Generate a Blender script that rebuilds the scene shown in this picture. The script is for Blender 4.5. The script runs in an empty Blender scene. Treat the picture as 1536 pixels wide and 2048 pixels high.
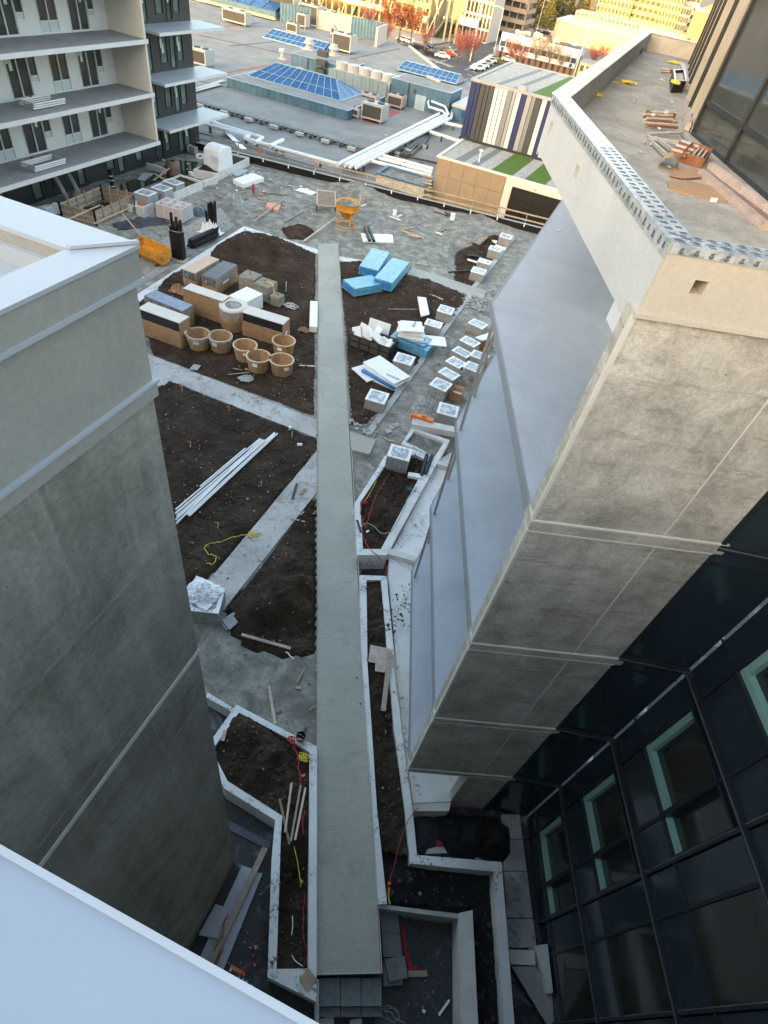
import bpy, bmesh, math, random
from mathutils import Vector, Matrix, noise as mnoise
R = math.radians
random.seed(7)
sc = bpy.context.scene
col = sc.collection
# ------------------------------------------------------------ camera, sky, sun
H = 17.0
FPX = 1131.0
CX, CY = 768.0, 1024.0
XC = Vector((0.91813092, -0.36332439, 0.15821191))
YC = Vector((0.36827693, 0.63489417, -0.67917707))
ZC = Vector((0.14631378, 0.68183927, 0.71671995))
cam = bpy.data.cameras.new('camera')
cam.sensor_fit = 'VERTICAL'; cam.sensor_height = 24.0; cam.lens = FPX / 2048 * 24.0
cam.clip_start = 0.1; cam.clip_end = 4000
camo = bpy.data.objects.new('camera', cam); col.objects.link(camo)
camo.matrix_world = Matrix(((XC.x, XC.y, XC.z, 0), (YC.x, YC.y, YC.z, 0), (ZC.x, ZC.y, ZC.z, H), (0, 0, 0, 1)))
sc.camera = camo
SUN_EL = 6.5
SUN_TRAVEL = 12.0        # heading of the light, degrees from +Y towards +X
world = bpy.data.worlds.new('World'); sc.world = world; world.use_nodes = True
wn = world.node_tree.nodes; wl = world.node_tree.links
bg = wn['Background']
sky = wn.new('ShaderNodeTexSky'); sky.sky_type = 'NISHITA'; sky.sun_disc = False
sky.sun_elevation = R(SUN_EL); sky.sun_rotation = R(180 + SUN_TRAVEL)
sky.altitude = 50; sky.air_density = 0.9; sky.dust_density = 3.5; sky.ozone_density = 0.3
wl.new(sky.outputs['Color'], bg.inputs['Color']); bg.inputs['Strength'].default_value = 0.15
sun = bpy.data.lights.new('sun', 'SUN'); sun.energy = 2.2; sun.angle = R(0.5); sun.color = (1.0, 0.47, 0.10)
suno = bpy.data.objects.new('sun', sun); col.objects.link(suno)
dv = Vector((math.sin(R(SUN_TRAVEL)) * math.cos(R(SUN_EL)), math.cos(R(SUN_TRAVEL)) * math.cos(R(SUN_EL)), -math.sin(R(SUN_EL))))
suno.rotation_euler = dv.to_track_quat('-Z', 'Y').to_euler()
suno.location = (0, -60, 60)
sc.view_settings.view_transform = 'Standard'; sc.view_settings.look = 'None'
sc.view_settings.exposure = 3.2; sc.view_settings.gamma = 1.0

# ------------------------------------------------------------ surveying: photo ray -> point on a known plane
def ray(px, py):
    d = Vector((px - CX, -(py - CY), -FPX))
    return Vector((d.dot(XC), d.dot(YC), d.dot(ZC)))
def P(px, py, z=0.0):
    r = ray(px, py); t = (z - H) / r.z
    return Vector((r.x * t, r.y * t, z))
def PV(px, py, p0, n):
    r = ray(px, py); o = Vector((0, 0, H)); n = Vector(n)
    return o + r * ((Vector(p0) - o).dot(n) / r.dot(n))
def PY(px, py, y): return PV(px, py, (0, y, 0), (0, 1, 0))
def PX(px, py, x): return PV(px, py, (x, 0, 0), (1, 0, 0))
def poly(pts, z=0.0): return [P(a, b, z).to_2d() for a, b in pts]
def pim(p):
    q = Vector(p) - Vector((0, 0, H)); d = XC * q.x + YC * q.y + ZC * q.z
    return (CX - FPX * d.x / d.z, CY + FPX * d.y / d.z)
def inside(pt, pl):
    x, y = pt[0], pt[1]; c = False; n = len(pl); j = n - 1
    for i in range(n):
        xi, yi = pl[i][0], pl[i][1]; xj, yj = pl[j][0], pl[j][1]
        if (yi > y) != (yj > y) and x < (xj - xi) * (y - yi) / (yj - yi) + xi: c = not c
        j = i
    return c
def edge_dist(pt, pl):
    m = 1e9; p = Vector((pt[0], pt[1])); n = len(pl)
    for i in range(n):
        a = Vector(pl[i][:2]); b = Vector(pl[(i + 1) % n][:2]); ab = b - a
        t = max(0, min(1, (p - a).dot(ab) / max(ab.length_squared, 1e-9)))
        m = min(m, (p - a - ab * t).length)
    return m

# ------------------------------------------------------------ materials
def lerp(a, b, t): return tuple(a[i] * (1 - t) + b[i] * t for i in range(3))
class NT:
    def __init__(s, name):
        s.m = bpy.data.materials.new(name); s.m.use_nodes = True
        s.t = s.m.node_tree; s.n = s.t.nodes; s.l = s.t.links
        s.b = s.n['Principled BSDF']
        g = s.n.new('ShaderNodeNewGeometry'); s.pos = g.outputs['Position']; s.geo = g
    def vec(s, src=None, scale=(1, 1, 1), rot=(0, 0, 0)):
        mp = s.n.new('ShaderNodeMapping'); mp.inputs['Scale'].default_value = scale; mp.inputs['Rotation'].default_value = rot
        s.l.new(src or s.pos, mp.inputs['Vector']); return mp.outputs[0]
    def obj(s):
        return s.n.new('ShaderNodeTexCoord').outputs['Object']
    def noise(s, v, scale, detail=6, rough=.55, dist=0):
        k = s.n.new('ShaderNodeTexNoise'); k.inputs['Scale'].default_value = scale; k.inputs['Detail'].default_value = detail
        k.inputs['Roughness'].default_value = rough; k.inputs['Distortion'].default_value = dist
        s.l.new(v, k.inputs['Vector']); return k.outputs['Fac']
    def vor(s, v, scale, feat='F1', out='Distance'):
        k = s.n.new('ShaderNodeTexVoronoi'); k.inputs['Scale'].default_value = scale; k.feature = feat
        s.l.new(v, k.inputs['Vector']); return k.outputs[out]
    def wave(s, v, scale, dist=2, detail=2, axis='X'):
        k = s.n.new('ShaderNodeTexWave'); k.inputs['Scale'].default_value = scale; k.inputs['Distortion'].default_value = dist
        k.inputs['Detail'].default_value = detail; k.bands_direction = axis
        s.l.new(v, k.inputs['Vector']); return k.outputs['Fac']
    def ramp(s, f, stops):
        k = s.n.new('ShaderNodeValToRGB'); s.l.new(f, k.inputs['Fac']); e = k.color_ramp.elements
        while len(e) < len(stops): e.new(.5)
        for i, (p, c) in enumerate(stops):
            e[i].position = p; e[i].color = (*c, 1) if not isinstance(c, (int, float)) else (c, c, c, 1)
        return k.outputs['Color']
    def mix(s, f, a, b, mode='MIX'):
        k = s.n.new('ShaderNodeMix'); k.data_type = 'RGBA'; k.blend_type = mode
        for sock, val in ((k.inputs[0], f), (k.inputs[6], a), (k.inputs[7], b)):
            if isinstance(val, (int, float)): sock.default_value = val
            elif isinstance(val, tuple): sock.default_value = (*val, 1)
            else: s.l.new(val, sock)
        return k.outputs[2]
    def math(s, op, a, b):
        k = s.n.new('ShaderNodeMath'); k.operation = op
        for i, v in enumerate((a, b)):
            if isinstance(v, (int, float)): k.inputs[i].default_value = v
            else: s.l.new(v, k.inputs[i])
        return k.outputs[0]
    def bump(s, h, strength=.3, dist=.02, prev=None):
        k = s.n.new('ShaderNodeBump'); k.inputs['Strength'].default_value = strength; k.inputs['Distance'].default_value = dist
        s.l.new(h, k.inputs['Height'])
        if prev is not None: s.l.new(prev, k.inputs['Normal'])
        return k.outputs[0]
    def fin(s, color, rough=.8, normal=None, metal=0, spec=.4, **kw):
        if isinstance(color, tuple): s.b.inputs['Base Color'].default_value = (*color, 1)
        else: s.l.new(color, s.b.inputs['Base Color'])
        if isinstance(rough, (int, float)): s.b.inputs['Roughness'].default_value = rough
        else: s.l.new(rough, s.b.inputs['Roughness'])
        s.b.inputs['Metallic'].default_value = metal; s.b.inputs['Specular IOR Level'].default_value = spec
        if normal is not None: s.l.new(normal, s.b.inputs['Normal'])
        for k, v in kw.items(): s.b.inputs[k].default_value = v
        return s.m
MC = {}
def simple(name, c, var=.18, scale=3.0, rough=.7, bump=.15, bscale=25, metal=0, spec=.4, rnd=0.0, stretch=(1, 1, 1), **kw):
    """mottled colour with fine relief"""
    if name in MC: return MC[name]
    s = NT(name); v = s.vec(scale=stretch)
    n = s.noise(v, scale, 7, .6)
    d = tuple(x * (1 - var) for x in c); h = tuple(min(1, x * (1 + var)) for x in c)
    cc = s.ramp(n, [(.28, d), (.72, h)])
    if rnd:
        oi = s.n.new('ShaderNodeObjectInfo')
        cc = s.mix(1.0, cc, s.ramp(oi.outputs['Random'], [(0, 1 - rnd), (1, 1 + rnd * .6)]), 'MULTIPLY')
    nb = s.noise(s.vec(), bscale, 4, .6)
    MC[name] = s.fin(cc, rough, s.bump(nb, bump, .01) if bump else None, metal, spec, **kw)
    return MC[name]
def grit(s, c, v, k=.16, pits=True):
    """fine grain, pin holes and scuffs over a colour"""
    g = s.noise(v, 85, 3, .7); c = s.mix(1.0, c, s.ramp(g, [(.3, 1 - k), (.7, 1 + k)]), 'MULTIPLY')
    g2 = s.noise(v, 17, 6, .8); c = s.mix(1.0, c, s.ramp(g2, [(.33, 1 - k * 1.3), (.67, 1 + k * 1.1)]), 'MULTIPLY')
    if pits:
        p = s.vor(v, 6.5); q = s.noise(v, 1.7, 3)
        c = s.mix(s.math('MULTIPLY', s.ramp(p, [(.05, .8), (.085, 0.0)]), s.ramp(q, [(.5, 0.0), (.58, 1.0)])), c, (.05, .045, .04))
    return c
def m_sand():
    s = NT('sand_fill'); v = s.vec()
    big = s.noise(v, .22, 8, .62); mid = s.noise(v, 1.3, 8, .65, .6); fine = s.noise(v, 9, 6, .7)
    c = s.ramp(big, [(.33, (.18, .176, .148)), (.5, (.295, .29, .252)), (.66, (.42, .412, .368))])
    c = s.mix(.55, c, s.ramp(mid, [(.38, (.11, .105, .088)), (.5, (.27, .263, .228)), (.62, (.52, .51, .465))]))
    c = s.mix(s.ramp(fine, [(.55, 0.0), (.75, .55)]), c, (.40, .39, .36))
    vf = s.noise(v, 38, 4, .7); c = s.mix(s.ramp(vf, [(.4, .5), (.6, 0.0)]), c, (.10, .095, .08)); scf = s.noise(s.vec(scale=(1, 2.2, 1), rot=(0, 0, .5)), 2.6, 8, .75, 1.5); c = s.mix(s.ramp(scf, [(.52, 0.0), (.62, .6)]), c, (.13, .125, .105))
    clod = s.vor(v, 3.0); h = s.mix(.5, mid, fine)
    nb = s.bump(h, .6, .08); nb = s.bump(clod, .25, .06, nb)
    return s.fin(c, .92, nb, spec=.2)
def m_soil(name='garden_soil', dry=.35, red=1.0):
    s = NT(name); v = s.vec()
    a = s.noise(v, .7, 8, .65, .4); b = s.noise(v, 7, 7, .7); cl = s.vor(v, 9)
    c = s.ramp(a, [(.35, (.03, .019, .013)), (.55, (.062 * red, .039, .027)), (.72, (.11, .077, .057))])
    d = s.noise(v, 22, 5, .75); c = s.mix(s.ramp(d, [(.36, .75), (.52, 0.0)]), c, (.008, .005, .0035)); c = s.mix(s.ramp(d, [(.56, 0.0), (.72, dry * 1.4)]), c, (.17, .125, .095))
    c = s.mix(s.ramp(b, [(.5, 0.0), (.72, dry)]), c, (.12, .085, .065))
    nb = s.bump(b, .8, .07); nb = s.bump(cl, .5, .05, nb)
    return s.fin(c, .95, nb, spec=.15)
def m_broom():
    s = NT('broom_finished_concrete'); v = s.vec(rot=(0, 0, R(-26.4)))
    w = s.wave(v, 9.0, 3.0, 3, 'Y'); w2 = s.noise(s.vec(v, (.35, 14, 1)), 3, 5, .7); st = s.noise(v, .45, 8, .6)
    c = s.ramp(st, [(.3, (.295, .30, .262)), (.7, (.41, .417, .368))])
    c = s.mix(.45, c, s.ramp(w2, [(.3, (.29, .287, .25)), (.7, (.44, .437, .385))]))
    bl = s.noise(v, .9, 10, .72, .5); c = s.mix(s.ramp(bl, [(.53, 0.0), (.66, .45)]), c, (.20, .197, .17)); c = s.mix(s.ramp(s.noise(v, .35, 6), [(.55, 0.0), (.7, .35)]), c, (.50, .495, .44)); c = grit(s, c, v, .09, False)
    nb = s.bump(w, .06, .01); nb = s.bump(w2, .2, .012, nb)
    return s.fin(c, .75, nb, spec=.3)
def m_slab():
    """older path slab, pale with trodden-in dirt"""
    s = NT('dirty_path_concrete'); v = s.vec()
    a = s.noise(v, 1.6, 9, .7, .5); b = s.noise(v, 9, 7, .72); g = s.noise(v, .5, 5)
    c = s.ramp(g, [(.3, (.36, .355, .34)), (.7, (.52, .515, .50))])
    f = s.math('MULTIPLY', s.ramp(a, [(.46, 0.0), (.66, 1.0)]), s.ramp(b, [(.44, 0.0), (.58, 1.0)]))
    c = s.mix(f, c, (.13, .11, .095))
    return s.fin(c, .85, s.bump(b, .2, .01), spec=.25)
def m_white_top():
    """white waterproof coating with soil crumbs trodden over it"""
    s = NT('white_coated_concrete'); v = s.vec()
    a = s.noise(v, 1.1, 8, .65, .4); b = s.noise(v, 12, 7, .72); g = s.noise(v, .7, 5)
    c = s.ramp(g, [(.3, (.56, .57, .57)), (.7, (.76, .77, .77))])
    f = s.math('MULTIPLY', s.ramp(a, [(.50, 0.0), (.64, 1.0)]), s.ramp(b, [(.50, 0.0), (.57, 1.0)]))
    c = s.mix(f, c, (.06, .045, .035))
    return s.fin(c, .6, s.bump(b, .12, .006), spec=.35)
def m_membrane():
    s = NT('torch_on_membrane'); v = s.vec()
    a = s.noise(v, .9, 9, .7, .8); b = s.noise(v, 14, 5, .7); k = s.noise(s.vec(scale=(.6, 2.2, 1)), 1.1, 7, .7)
    c = s.ramp(b, [(.3, (.016, .017, .019)), (.7, (.05, .051, .054))])
    c = s.mix(s.ramp(a, [(.54, 0.0), (.68, .75)]), c, (.20, .205, .21))
    c = s.mix(s.ramp(k, [(.60, 0.0), (.72, .7)]), c, (.36, .36, .37))
    return s.fin(c, .6, s.bump(b, .3, .01), spec=.4)
def m_pier():
    """poured wall, blotchy and streaked"""
    s = NT('blotchy_cast_concrete'); v = s.vec(rot=(0, 0, R(-20)))
    a = s.noise(v, 1.3, 12, .74, .6); b = s.noise(s.vec(v, (1, 1, .14)), 2.4, 10, .76); k = s.noise(s.vec(v, (.28, .28, 2.4)), 3.0, 10, .78, .4); f = s.noise(v, 30, 5, .6); big = s.noise(v, .45, 6, .6)
    c = s.ramp(a, [(.37, (.28, .262, .225)), (.5, (.455, .43, .375)), (.62, (.60, .575, .51))])
    c = s.mix(.26, c, s.ramp(b, [(.36, (.27, .252, .215)), (.64, (.62, .59, .525))]))
    c = s.mix(s.ramp(k, [(.52, 0.0), (.64, .6)]), c, (.21, .195, .165))
    c = s.mix(s.ramp(big, [(.54, 0.0), (.68, .35)]), c, (.24, .22, .18))
    c = grit(s, c, v)
    return s.fin(c, .85, s.bump(f, .2, .006), spec=.25)
def m_wall_left():
    s = NT('form_lined_concrete'); v = s.vec()
    a = s.noise(v, .75, 12, .72, .5); b = s.noise(s.vec(scale=(1, 1.4, .10)), 1.9, 10, .74, .3); f = s.noise(v, 34, 5, .6); h = s.noise(s.vec(scale=(.2, .2, 3.2)), 1.6, 9, .78)
    c = s.ramp(a, [(.36, (.17, .164, .142)), (.5, (.262, .254, .224)), (.63, (.36, .35, .312))])
    c = s.mix(.3, c, s.ramp(b, [(.36, (.135, .13, .112)), (.5, (.245, .237, .208)), (.66, (.41, .4, .358))]))
    c = s.mix(s.ramp(h, [(.54, 0.0), (.68, .45)]), c, (.09, .085, .07))
    dr = s.noise(s.vec(scale=(1, 1, .05)), 3.6, 5, .7, .5); sp = s.n.new('ShaderNodeSeparateXYZ'); s.l.new(s.pos, sp.inputs[0])
    hi = s.ramp(s.math('MULTIPLY', sp.outputs['Z'], 1 / 15.0), [(.72, 0.0), (.95, 1.0)])
    c = s.mix(s.math('MULTIPLY', s.math('MULTIPLY', s.ramp(dr, [(.54, 0.0), (.64, .6)]), hi), .6), c, (.46, .445, .39))
    c = grit(s, c, v)
    return s.fin(c, .85, s.bump(f, .2, .006), spec=.25)
def m_stucco(name, c):
    s = NT(name); v = s.vec()
    a = s.noise(v, .8, 7, .6); f = s.noise(v, 60, 4, .6); st = s.noise(s.vec(scale=(1, 1, .1)), 2.0, 6, .7)
    cc = s.ramp(a, [(.3, tuple(x * .9 for x in c)), (.7, tuple(min(1, x * 1.06) for x in c))])
    cc = s.mix(s.ramp(st, [(.56, 0.0), (.75, .3)]), cc, tuple(x * .72 for x in c)); cc = grit(s, cc, v, .07, False)
    return s.fin(cc, .85, s.bump(f, .25, .004), spec=.25)
def m_gravel(name='pea_gravel', c=(.33, .32, .29)):
    s = NT(name); v = s.vec()
    k = s.vor(v, 14, 'F1', 'Color'); d = s.vor(v, 14); a = s.noise(v, .5, 6)
    kk = s.n.new('ShaderNodeSeparateColor'); s.l.new(k, kk.inputs[0])
    cc = s.ramp(kk.outputs[0], [(0, tuple(x * .45 for x in c)), (1, tuple(min(1, x * 1.5) for x in c))])
    cc = s.mix(.3, cc, s.ramp(a, [(.3, tuple(x * .7 for x in c)), (.7, c)]))
    return s.fin(cc, .9, s.bump(d, .6, .03), spec=.2)
def m_glass(name, c=(.012, .016, .02), rough=.06, spec=.6):
    s = NT(name); v = s.vec(); n = s.noise(v, .7, 3)
    cc = s.ramp(n, [(.3, tuple(x * .75 for x in c)), (.7, tuple(x * 1.25 for x in c))])
    dust = s.noise(v, 2.4, 8, .7)
    return s.fin(cc, s.ramp(dust, [(.35, rough), (.8, rough + .12)]), s.bump(n, .02, .02), spec=spec)
def m_wood(name, c=(.42, .3, .18)):
    s = NT(name); v = s.obj(); n = s.noise(s.vec(v, (1, 1, 1)), 6, 6, .7, .6); w = s.noise(v, 1.3, 5)
    cc = s.ramp(n, [(.3, tuple(x * .62 for x in c)), (.7, tuple(min(1, x * 1.15) for x in c))])
    oi = s.n.new('ShaderNodeObjectInfo')
    cc = s.mix(1.0, cc, s.ramp(oi.outputs['Random'], [(0, .75), (1, 1.15)]), 'MULTIPLY')
    return s.fin(cc, .8, s.bump(n, .25, .006), spec=.25)
def m_film(name, c=(.62, .66, .68), clear=False):
    """shrink film: glossy, crumpled"""
    s = NT(name); v = s.vec(); n = s.noise(v, 4.5, 7, .7, 1.4); m = s.vor(v, 3.4, 'SMOOTH_F1')
    cc = s.ramp(n, [(.35, tuple(x * .55 for x in c)), (.65, c)])
    nb = s.bump(n, .8, .05); nb = s.bump(m, .5, .05, nb)
    if clear: s.l.new(s.ramp(n, [(.38, .12), (.66, .62)]), s.b.inputs['Alpha'])
    return s.fin(cc, .22, nb, spec=.6)
def m_slabtop():
    """bright foam-wrapped top sheet of a paver stack: shiny film with dark crease bands in its colour"""
    s = NT('film_over_pavers'); v = s.vec(); n = s.noise(v, 1.25, 4, .55, 1.6); f = s.noise(v, 11, 5, .6)
    cr = s.ramp(n, [(.36, (.56, .61, .64)), (.44, (.36, .39, .41)), (.485, (.19, .21, .22)), (.52, (.34, .37, .39)), (.64, (.58, .63, .66))])
    return s.fin(cr, .25, s.bump(n, .5, .03), spec=.6)
M = {}
M['slab_flash'] = simple('slab_edge_flashing', (.27, .29, .315), .06, 2, .5, .03)
M['sand'] = m_sand(); M['soil'] = m_soil(); M['soil_dark'] = m_soil('damp_soil', .12, .8); M['broom'] = m_broom(); M['slab'] = m_slab(); M['wtop'] = m_white_top()
M['membrane'] = m_membrane(); M['pier'] = m_pier(); M['lwall'] = m_wall_left()
M['stucco'] = m_stucco('beige_stucco', (.33, .326, .298)); M['cream'] = m_stucco('cream_stucco', (.50, .455, .385)); M['fascia'] = m_stucco('pale_grey_coating', (.50, .515, .53))
M['gravel'] = m_gravel(); M['glass'] = m_glass('dark_glass', (.022, .024, .02), .05, .8); M['navy'] = m_glass('dark_spandrel', (.024, .036, .046), .09, .6)
s = NT('blue_grey_deck_coating'); v = s.vec(); a = s.noise(v, .8, 9, .7, .6); b = s.noise(s.vec(rot=(0, 0, .4), scale=(1, .2, 1)), 2.2, 8, .75); q = s.vor(v, 4.2); k = s.noise(v, 1.3, 4)
c = s.ramp(a, [(.34, (.41, .445, .50)), (.66, (.485, .525, .585))]); c = s.mix(s.ramp(b, [(.56, 0.0), (.75, .2)]), c, (.54, .58, .63)); c = s.mix(s.math('MULTIPLY', s.ramp(q, [(.045, .7), (.075, 0.0)]), s.ramp(k, [(.5, 0.0), (.56, 1.0)])), c, (.16, .17, .18))
M['balc'] = s.fin(grit(s, c, v, .06, False), .75, s.bump(s.noise(v, 45, 4, .6), .12, .005), spec=.35)
M['white_metal'] = simple('white_coated_metal', (.70, .71, .72), .03, 1.5, .4, .03)
M['coping'] = simple('pale_coping_metal', (.40, .43, .465), .04, .8, .38, .06, 70)
M['grey_metal'] = simple('grey_metal', (.36, .35, .33), .1, 3, .45, .05, metal=.2)
M['dark_metal'] = simple('dark_frame_metal', (.022, .025, .03), .2, 3, .4, .05)
M['mint'] = simple('mint_window_reveal', (.27, .46, .395), .06, 2, .5, .03)
M['wood'] = m_wood('raw_lumber', (.50, .385, .26)); M['wood_old'] = m_wood('weathered_board', (.36, .30, .24)); M['wood_pale'] = m_wood('pale_batten', (.62, .52, .40)); M['wood_pink'] = m_wood('pinkish_plank', (.55, .44, .39))
M['card'] = simple('cardboard', (.36, .22, .12), .12, 2, .85, .1); M['paper'] = simple('kraft_paper', (.34, .205, .105), .24, 3.2, .7, .9, 5, stretch=(1, 1, 2.2))
M['white_foam'] = simple('white_foam', (.80, .81, .80), .05, 2, .7, .1); M['blue_film'] = m_film('blue_film', (.15, .47, .68)); M['bright_blue'] = m_film('bright_blue_film', (.05, .27, .66))
M['film'] = m_film('clear_film', clear=True); M['slabtop'] = m_slabtop()
M['paver'] = simple('pale_paver', (.33, .335, .32), .15, 6, .8, .2, 40); M['paver_grey'] = simple('grey_paver', (.17, .18, .18), .25, 5, .8, .2, 40)
M['rebar'] = simple('rusty_steel', (.20, .085, .045), .35, 9, .8, .3); M['orange'] = simple('orange_paint', (.72, .20, .045), .15, 4, .5, .1)
M['yellow'] = simple('worn_yellow_paint', (.62, .27, .03), .35, 5, .55, .2); M['ylw'] = simple('yellow_rope', (.75, .58, .06), .1, 6, .6, .1)
M['red'] = simple('red_cord', (.42, .03, .035), .15, 6, .55, .1); M['pvc'] = simple('white_plastic_pipe', (.78, .79, .80), .03, 3, .35, .02)
M['black'] = simple('black_plastic', (.012, .012, .013), .3, 6, .45, .2, 12); M['felt'] = simple('black_fabric', (.009, .009, .010), .4, 4, .9, .4, 9)
M['teal'] = simple('blue_green_cord', (.06, .18, .22), .15, 6, .5, .1); M['conc'] = simple('grey_concrete', (.36, .355, .34), .18, 2.2, .85, .2, 30)
M['oldblock'] = simple('mossy_concrete_block', (.24, .22, .18), .4, 3.5, .95, .5, 12); M['wplanter'] = simple('white_planter_concrete', (.60, .59, .56), .14, 2.4, .8, .15, 25)

# ------------------------------------------------------------ mesh building
class MB:
    def __init__(s): s.v = []; s.f = []
    def add(s, vs, fs):
        o = len(s.v); s.v += [tuple(p) for p in vs]; s.f += [tuple(i + o for i in f) for f in fs]; return s
    def hexa(s, p):     # 4 bottom (ccw) + 4 top
        return s.add(p, [(3, 2, 1, 0), (4, 5, 6, 7), (0, 1, 5, 4), (1, 2, 6, 5), (2, 3, 7, 6), (3, 0, 4, 7)])
    def b(s, x0, x1, y0, y1, z0, z1):
        return s.hexa([(x0, y0, z0), (x1, y0, z0), (x1, y1, z0), (x0, y1, z0), (x0, y0, z1), (x1, y0, z1), (x1, y1, z1), (x0, y1, z1)])
    def box(s, c, d, rz=0, rx=0, ry=0):
        """centre, full size, euler"""
        m = Matrix.Rotation(rz, 3, 'Z') @ Matrix.Rotation(ry, 3, 'Y') @ Matrix.Rotation(rx, 3, 'X'); c = Vector(c)
        q = [(-1, -1, -1), (1, -1, -1), (1, 1, -1), (-1, 1, -1), (-1, -1, 1), (1, -1, 1), (1, 1, 1), (-1, 1, 1)]
        return s.hexa([c + m @ Vector((a * d[0] / 2, b * d[1] / 2, e * d[2] / 2)) for a, b, e in q])
    def prism(s, pl, z0, z1):
        pl = [tuple(p[:2]) for p in pl]
        ar = sum(pl[i][0] * pl[(i + 1) % len(pl)][1] - pl[(i + 1) % len(pl)][0] * pl[i][1] for i in range(len(pl)))
        if ar < 0: pl = pl[::-1]
        n = len(pl); vs = [(x, y, z0) for x, y in pl] + [(x, y, z1) for x, y in pl]
        return s.add(vs, [tuple(range(n))[::-1], tuple(range(n, 2 * n))] + [(i, (i + 1) % n, n + (i + 1) % n, n + i) for i in range(n)])
    def ring(s, outer, inner, z0, z1):
        """wall between two outlines of equal point count"""
        n = len(outer)
        for i in range(n):
            j = (i + 1) % n
            s.seg(outer[i], outer[j], inner[j], inner[i], z0, z1)
        return s
    def seg(s, a, b, c, d, z0, z1):
        pl = [tuple(p[:2]) for p in (a, b, c, d)]
        return s.prism(pl, z0, z1)
    def beam(s, a, b, w, h, up=(0, 0, 1)):
        a = Vector(a); b = Vector(b); d = (b - a).normalized(); u = Vector(up)
        if abs(d.dot(u)) > .98: u = Vector((1, 0, 0))
        r = d.cross(u).normalized() * (w / 2); t = r.cross(d).normalized() * (h / 2)
        return s.hexa([a - r - t, a + r - t, b + r - t, b - r - t, a - r + t, a + r + t, b + r + t, b - r + t])
    def tube(s, pts, r, n=6, cap=True):
        pts = [Vector(p) for p in pts]; rs = r if isinstance(r, (list, tuple)) else [r] * len(pts); base = len(s.v); prev = None
        for i, p in enumerate(pts):
            d = (pts[min(i + 1, len(pts) - 1)] - pts[max(i - 1, 0)])
            if d.length < 1e-7: d = Vector((0, 0, 1))
            d.normalize()
            if prev is None: u = d.orthogonal().normalized()
            else:
                u = prev - d * prev.dot(d)
                u = u.normalized() if u.length > 1e-6 else d.orthogonal().normalized()
            prev = u; w = d.cross(u)
            for k in range(n):
                a = 2 * math.pi * k / n; s.v.append(tuple(p + (u * math.cos(a) + w * math.sin(a)) * rs[i]))
        for i in range(len(pts) - 1):
            for k in range(n):
                q = base + i * n + k; q2 = base + i * n + (k + 1) % n; s.f.append((q, q2, q2 + n, q + n))
        if cap:
            s.f.append(tuple(base + k for k in range(n))[::-1]); s.f.append(tuple(base + (len(pts) - 1) * n + k for k in range(n)))
        return s
    def lathe(s, prof, c=(0, 0, 0), n=20, cap=False, a0=0, wob=0):
        base = len(s.v)
        for r, z in prof:
            for k in range(n):
                a = a0 + 2 * math.pi * k / n; rr = r * (1 + wob * math.sin(3 * a + z * 5))
                s.v.append((c[0] + rr * math.cos(a), c[1] + rr * math.sin(a), c[2] + z))
        for i in range(len(prof) - 1):
            for k in range(n):
                q = base + i * n + k; q2 = base + i * n + (k + 1) % n; s.f.append((q, q2, q2 + n, q + n))
        if cap:
            s.f.append(tuple(base + k for k in range(n))[::-1]); s.f.append(tuple(base + (len(prof) - 1) * n + k for k in range(n)))
        return s
    def sheet(s, pts, t=.01):
        """thin solid quad/poly from 3-D corners, thickness downward"""
        n = len(pts); vs = [tuple(p) for p in pts] + [(p[0], p[1], p[2] - t) for p in pts]
        return s.add(vs, [tuple(range(n)), tuple(range(n, 2 * n))[::-1]] + [(i, n + i, n + (i + 1) % n, (i + 1) % n) for i in range(n)])
    def build(s, name, mat, parent=None, smooth=False, local=False, bevel=0, normals=True):
        vs = s.v
        if local: o = Vector((0, 0, 0))
        else:
            xs = [v[0] for v in vs]; ys = [v[1] for v in vs]; zs = [v[2] for v in vs]
            o = Vector(((min(xs) + max(xs)) / 2, (min(ys) + max(ys)) / 2, min(zs)))
        me = bpy.data.meshes.new(name); me.from_pydata([(v[0] - o.x, v[1] - o.y, v[2] - o.z) for v in vs], [], s.f)
        bm = bmesh.new(); bm.from_mesh(me)
        if normals: bmesh.ops.recalc_face_normals(bm, faces=bm.faces)
        if bevel: bmesh.ops.bevel(bm, geom=list(bm.edges), offset=bevel, segments=1, affect='EDGES', clamp_overlap=True)
        if smooth:
            for f in bm.faces: f.smooth = True
        bm.to_mesh(me); bm.free()
        me.materials.append(M[mat] if isinstance(mat, str) else mat)
        ob = bpy.data.objects.new(name, me); col.objects.link(ob)
        if parent is not None:
            ob.parent = parent
            ob.location = o if local else o - abs_loc(parent)
        else: ob.location = o
        return ob
def abs_loc(o):
    l = Vector(o.location)
    while o.parent: o = o.parent; l += o.location
    return l
def tag(o, label=None, cat=None, group=None, kind=None):
    if label: o['label'] = label
    if cat: o['category'] = cat
    if group: o['group'] = group
    if kind: o['kind'] = kind
    return o
def thing(name, loc, label, cat, group=None, rz=0):
    o = bpy.data.objects.new(name, None); col.objects.link(o); o.location = loc; o.rotation_euler = (0, 0, rz); o.empty_display_size = .3
    return tag(o, label, cat, group)
def kids(o): return [c for c in bpy.data.objects if c.parent == o]
CH = {}
def remember(root):
    """child table so that copying does not search every object"""
    def walk(o): return [(c, walk(c)) for c in kids(o)]
    CH[root.name] = walk(root); return root
def dup(root, loc, rz=0, label=None, group=None, scale=None):
    r = root.copy(); col.objects.link(r); r.location = loc; r.rotation_euler = (0, 0, rz)
    if scale: r.scale = (scale,) * 3
    if label: r['label'] = label
    if group: r['group'] = group
    def cp(lst, par):
        for c, sub in lst:
            d = c.copy(); col.objects.link(d); d.parent = par; cp(sub, d)
    cp(CH[root.name], r); return r
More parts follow.
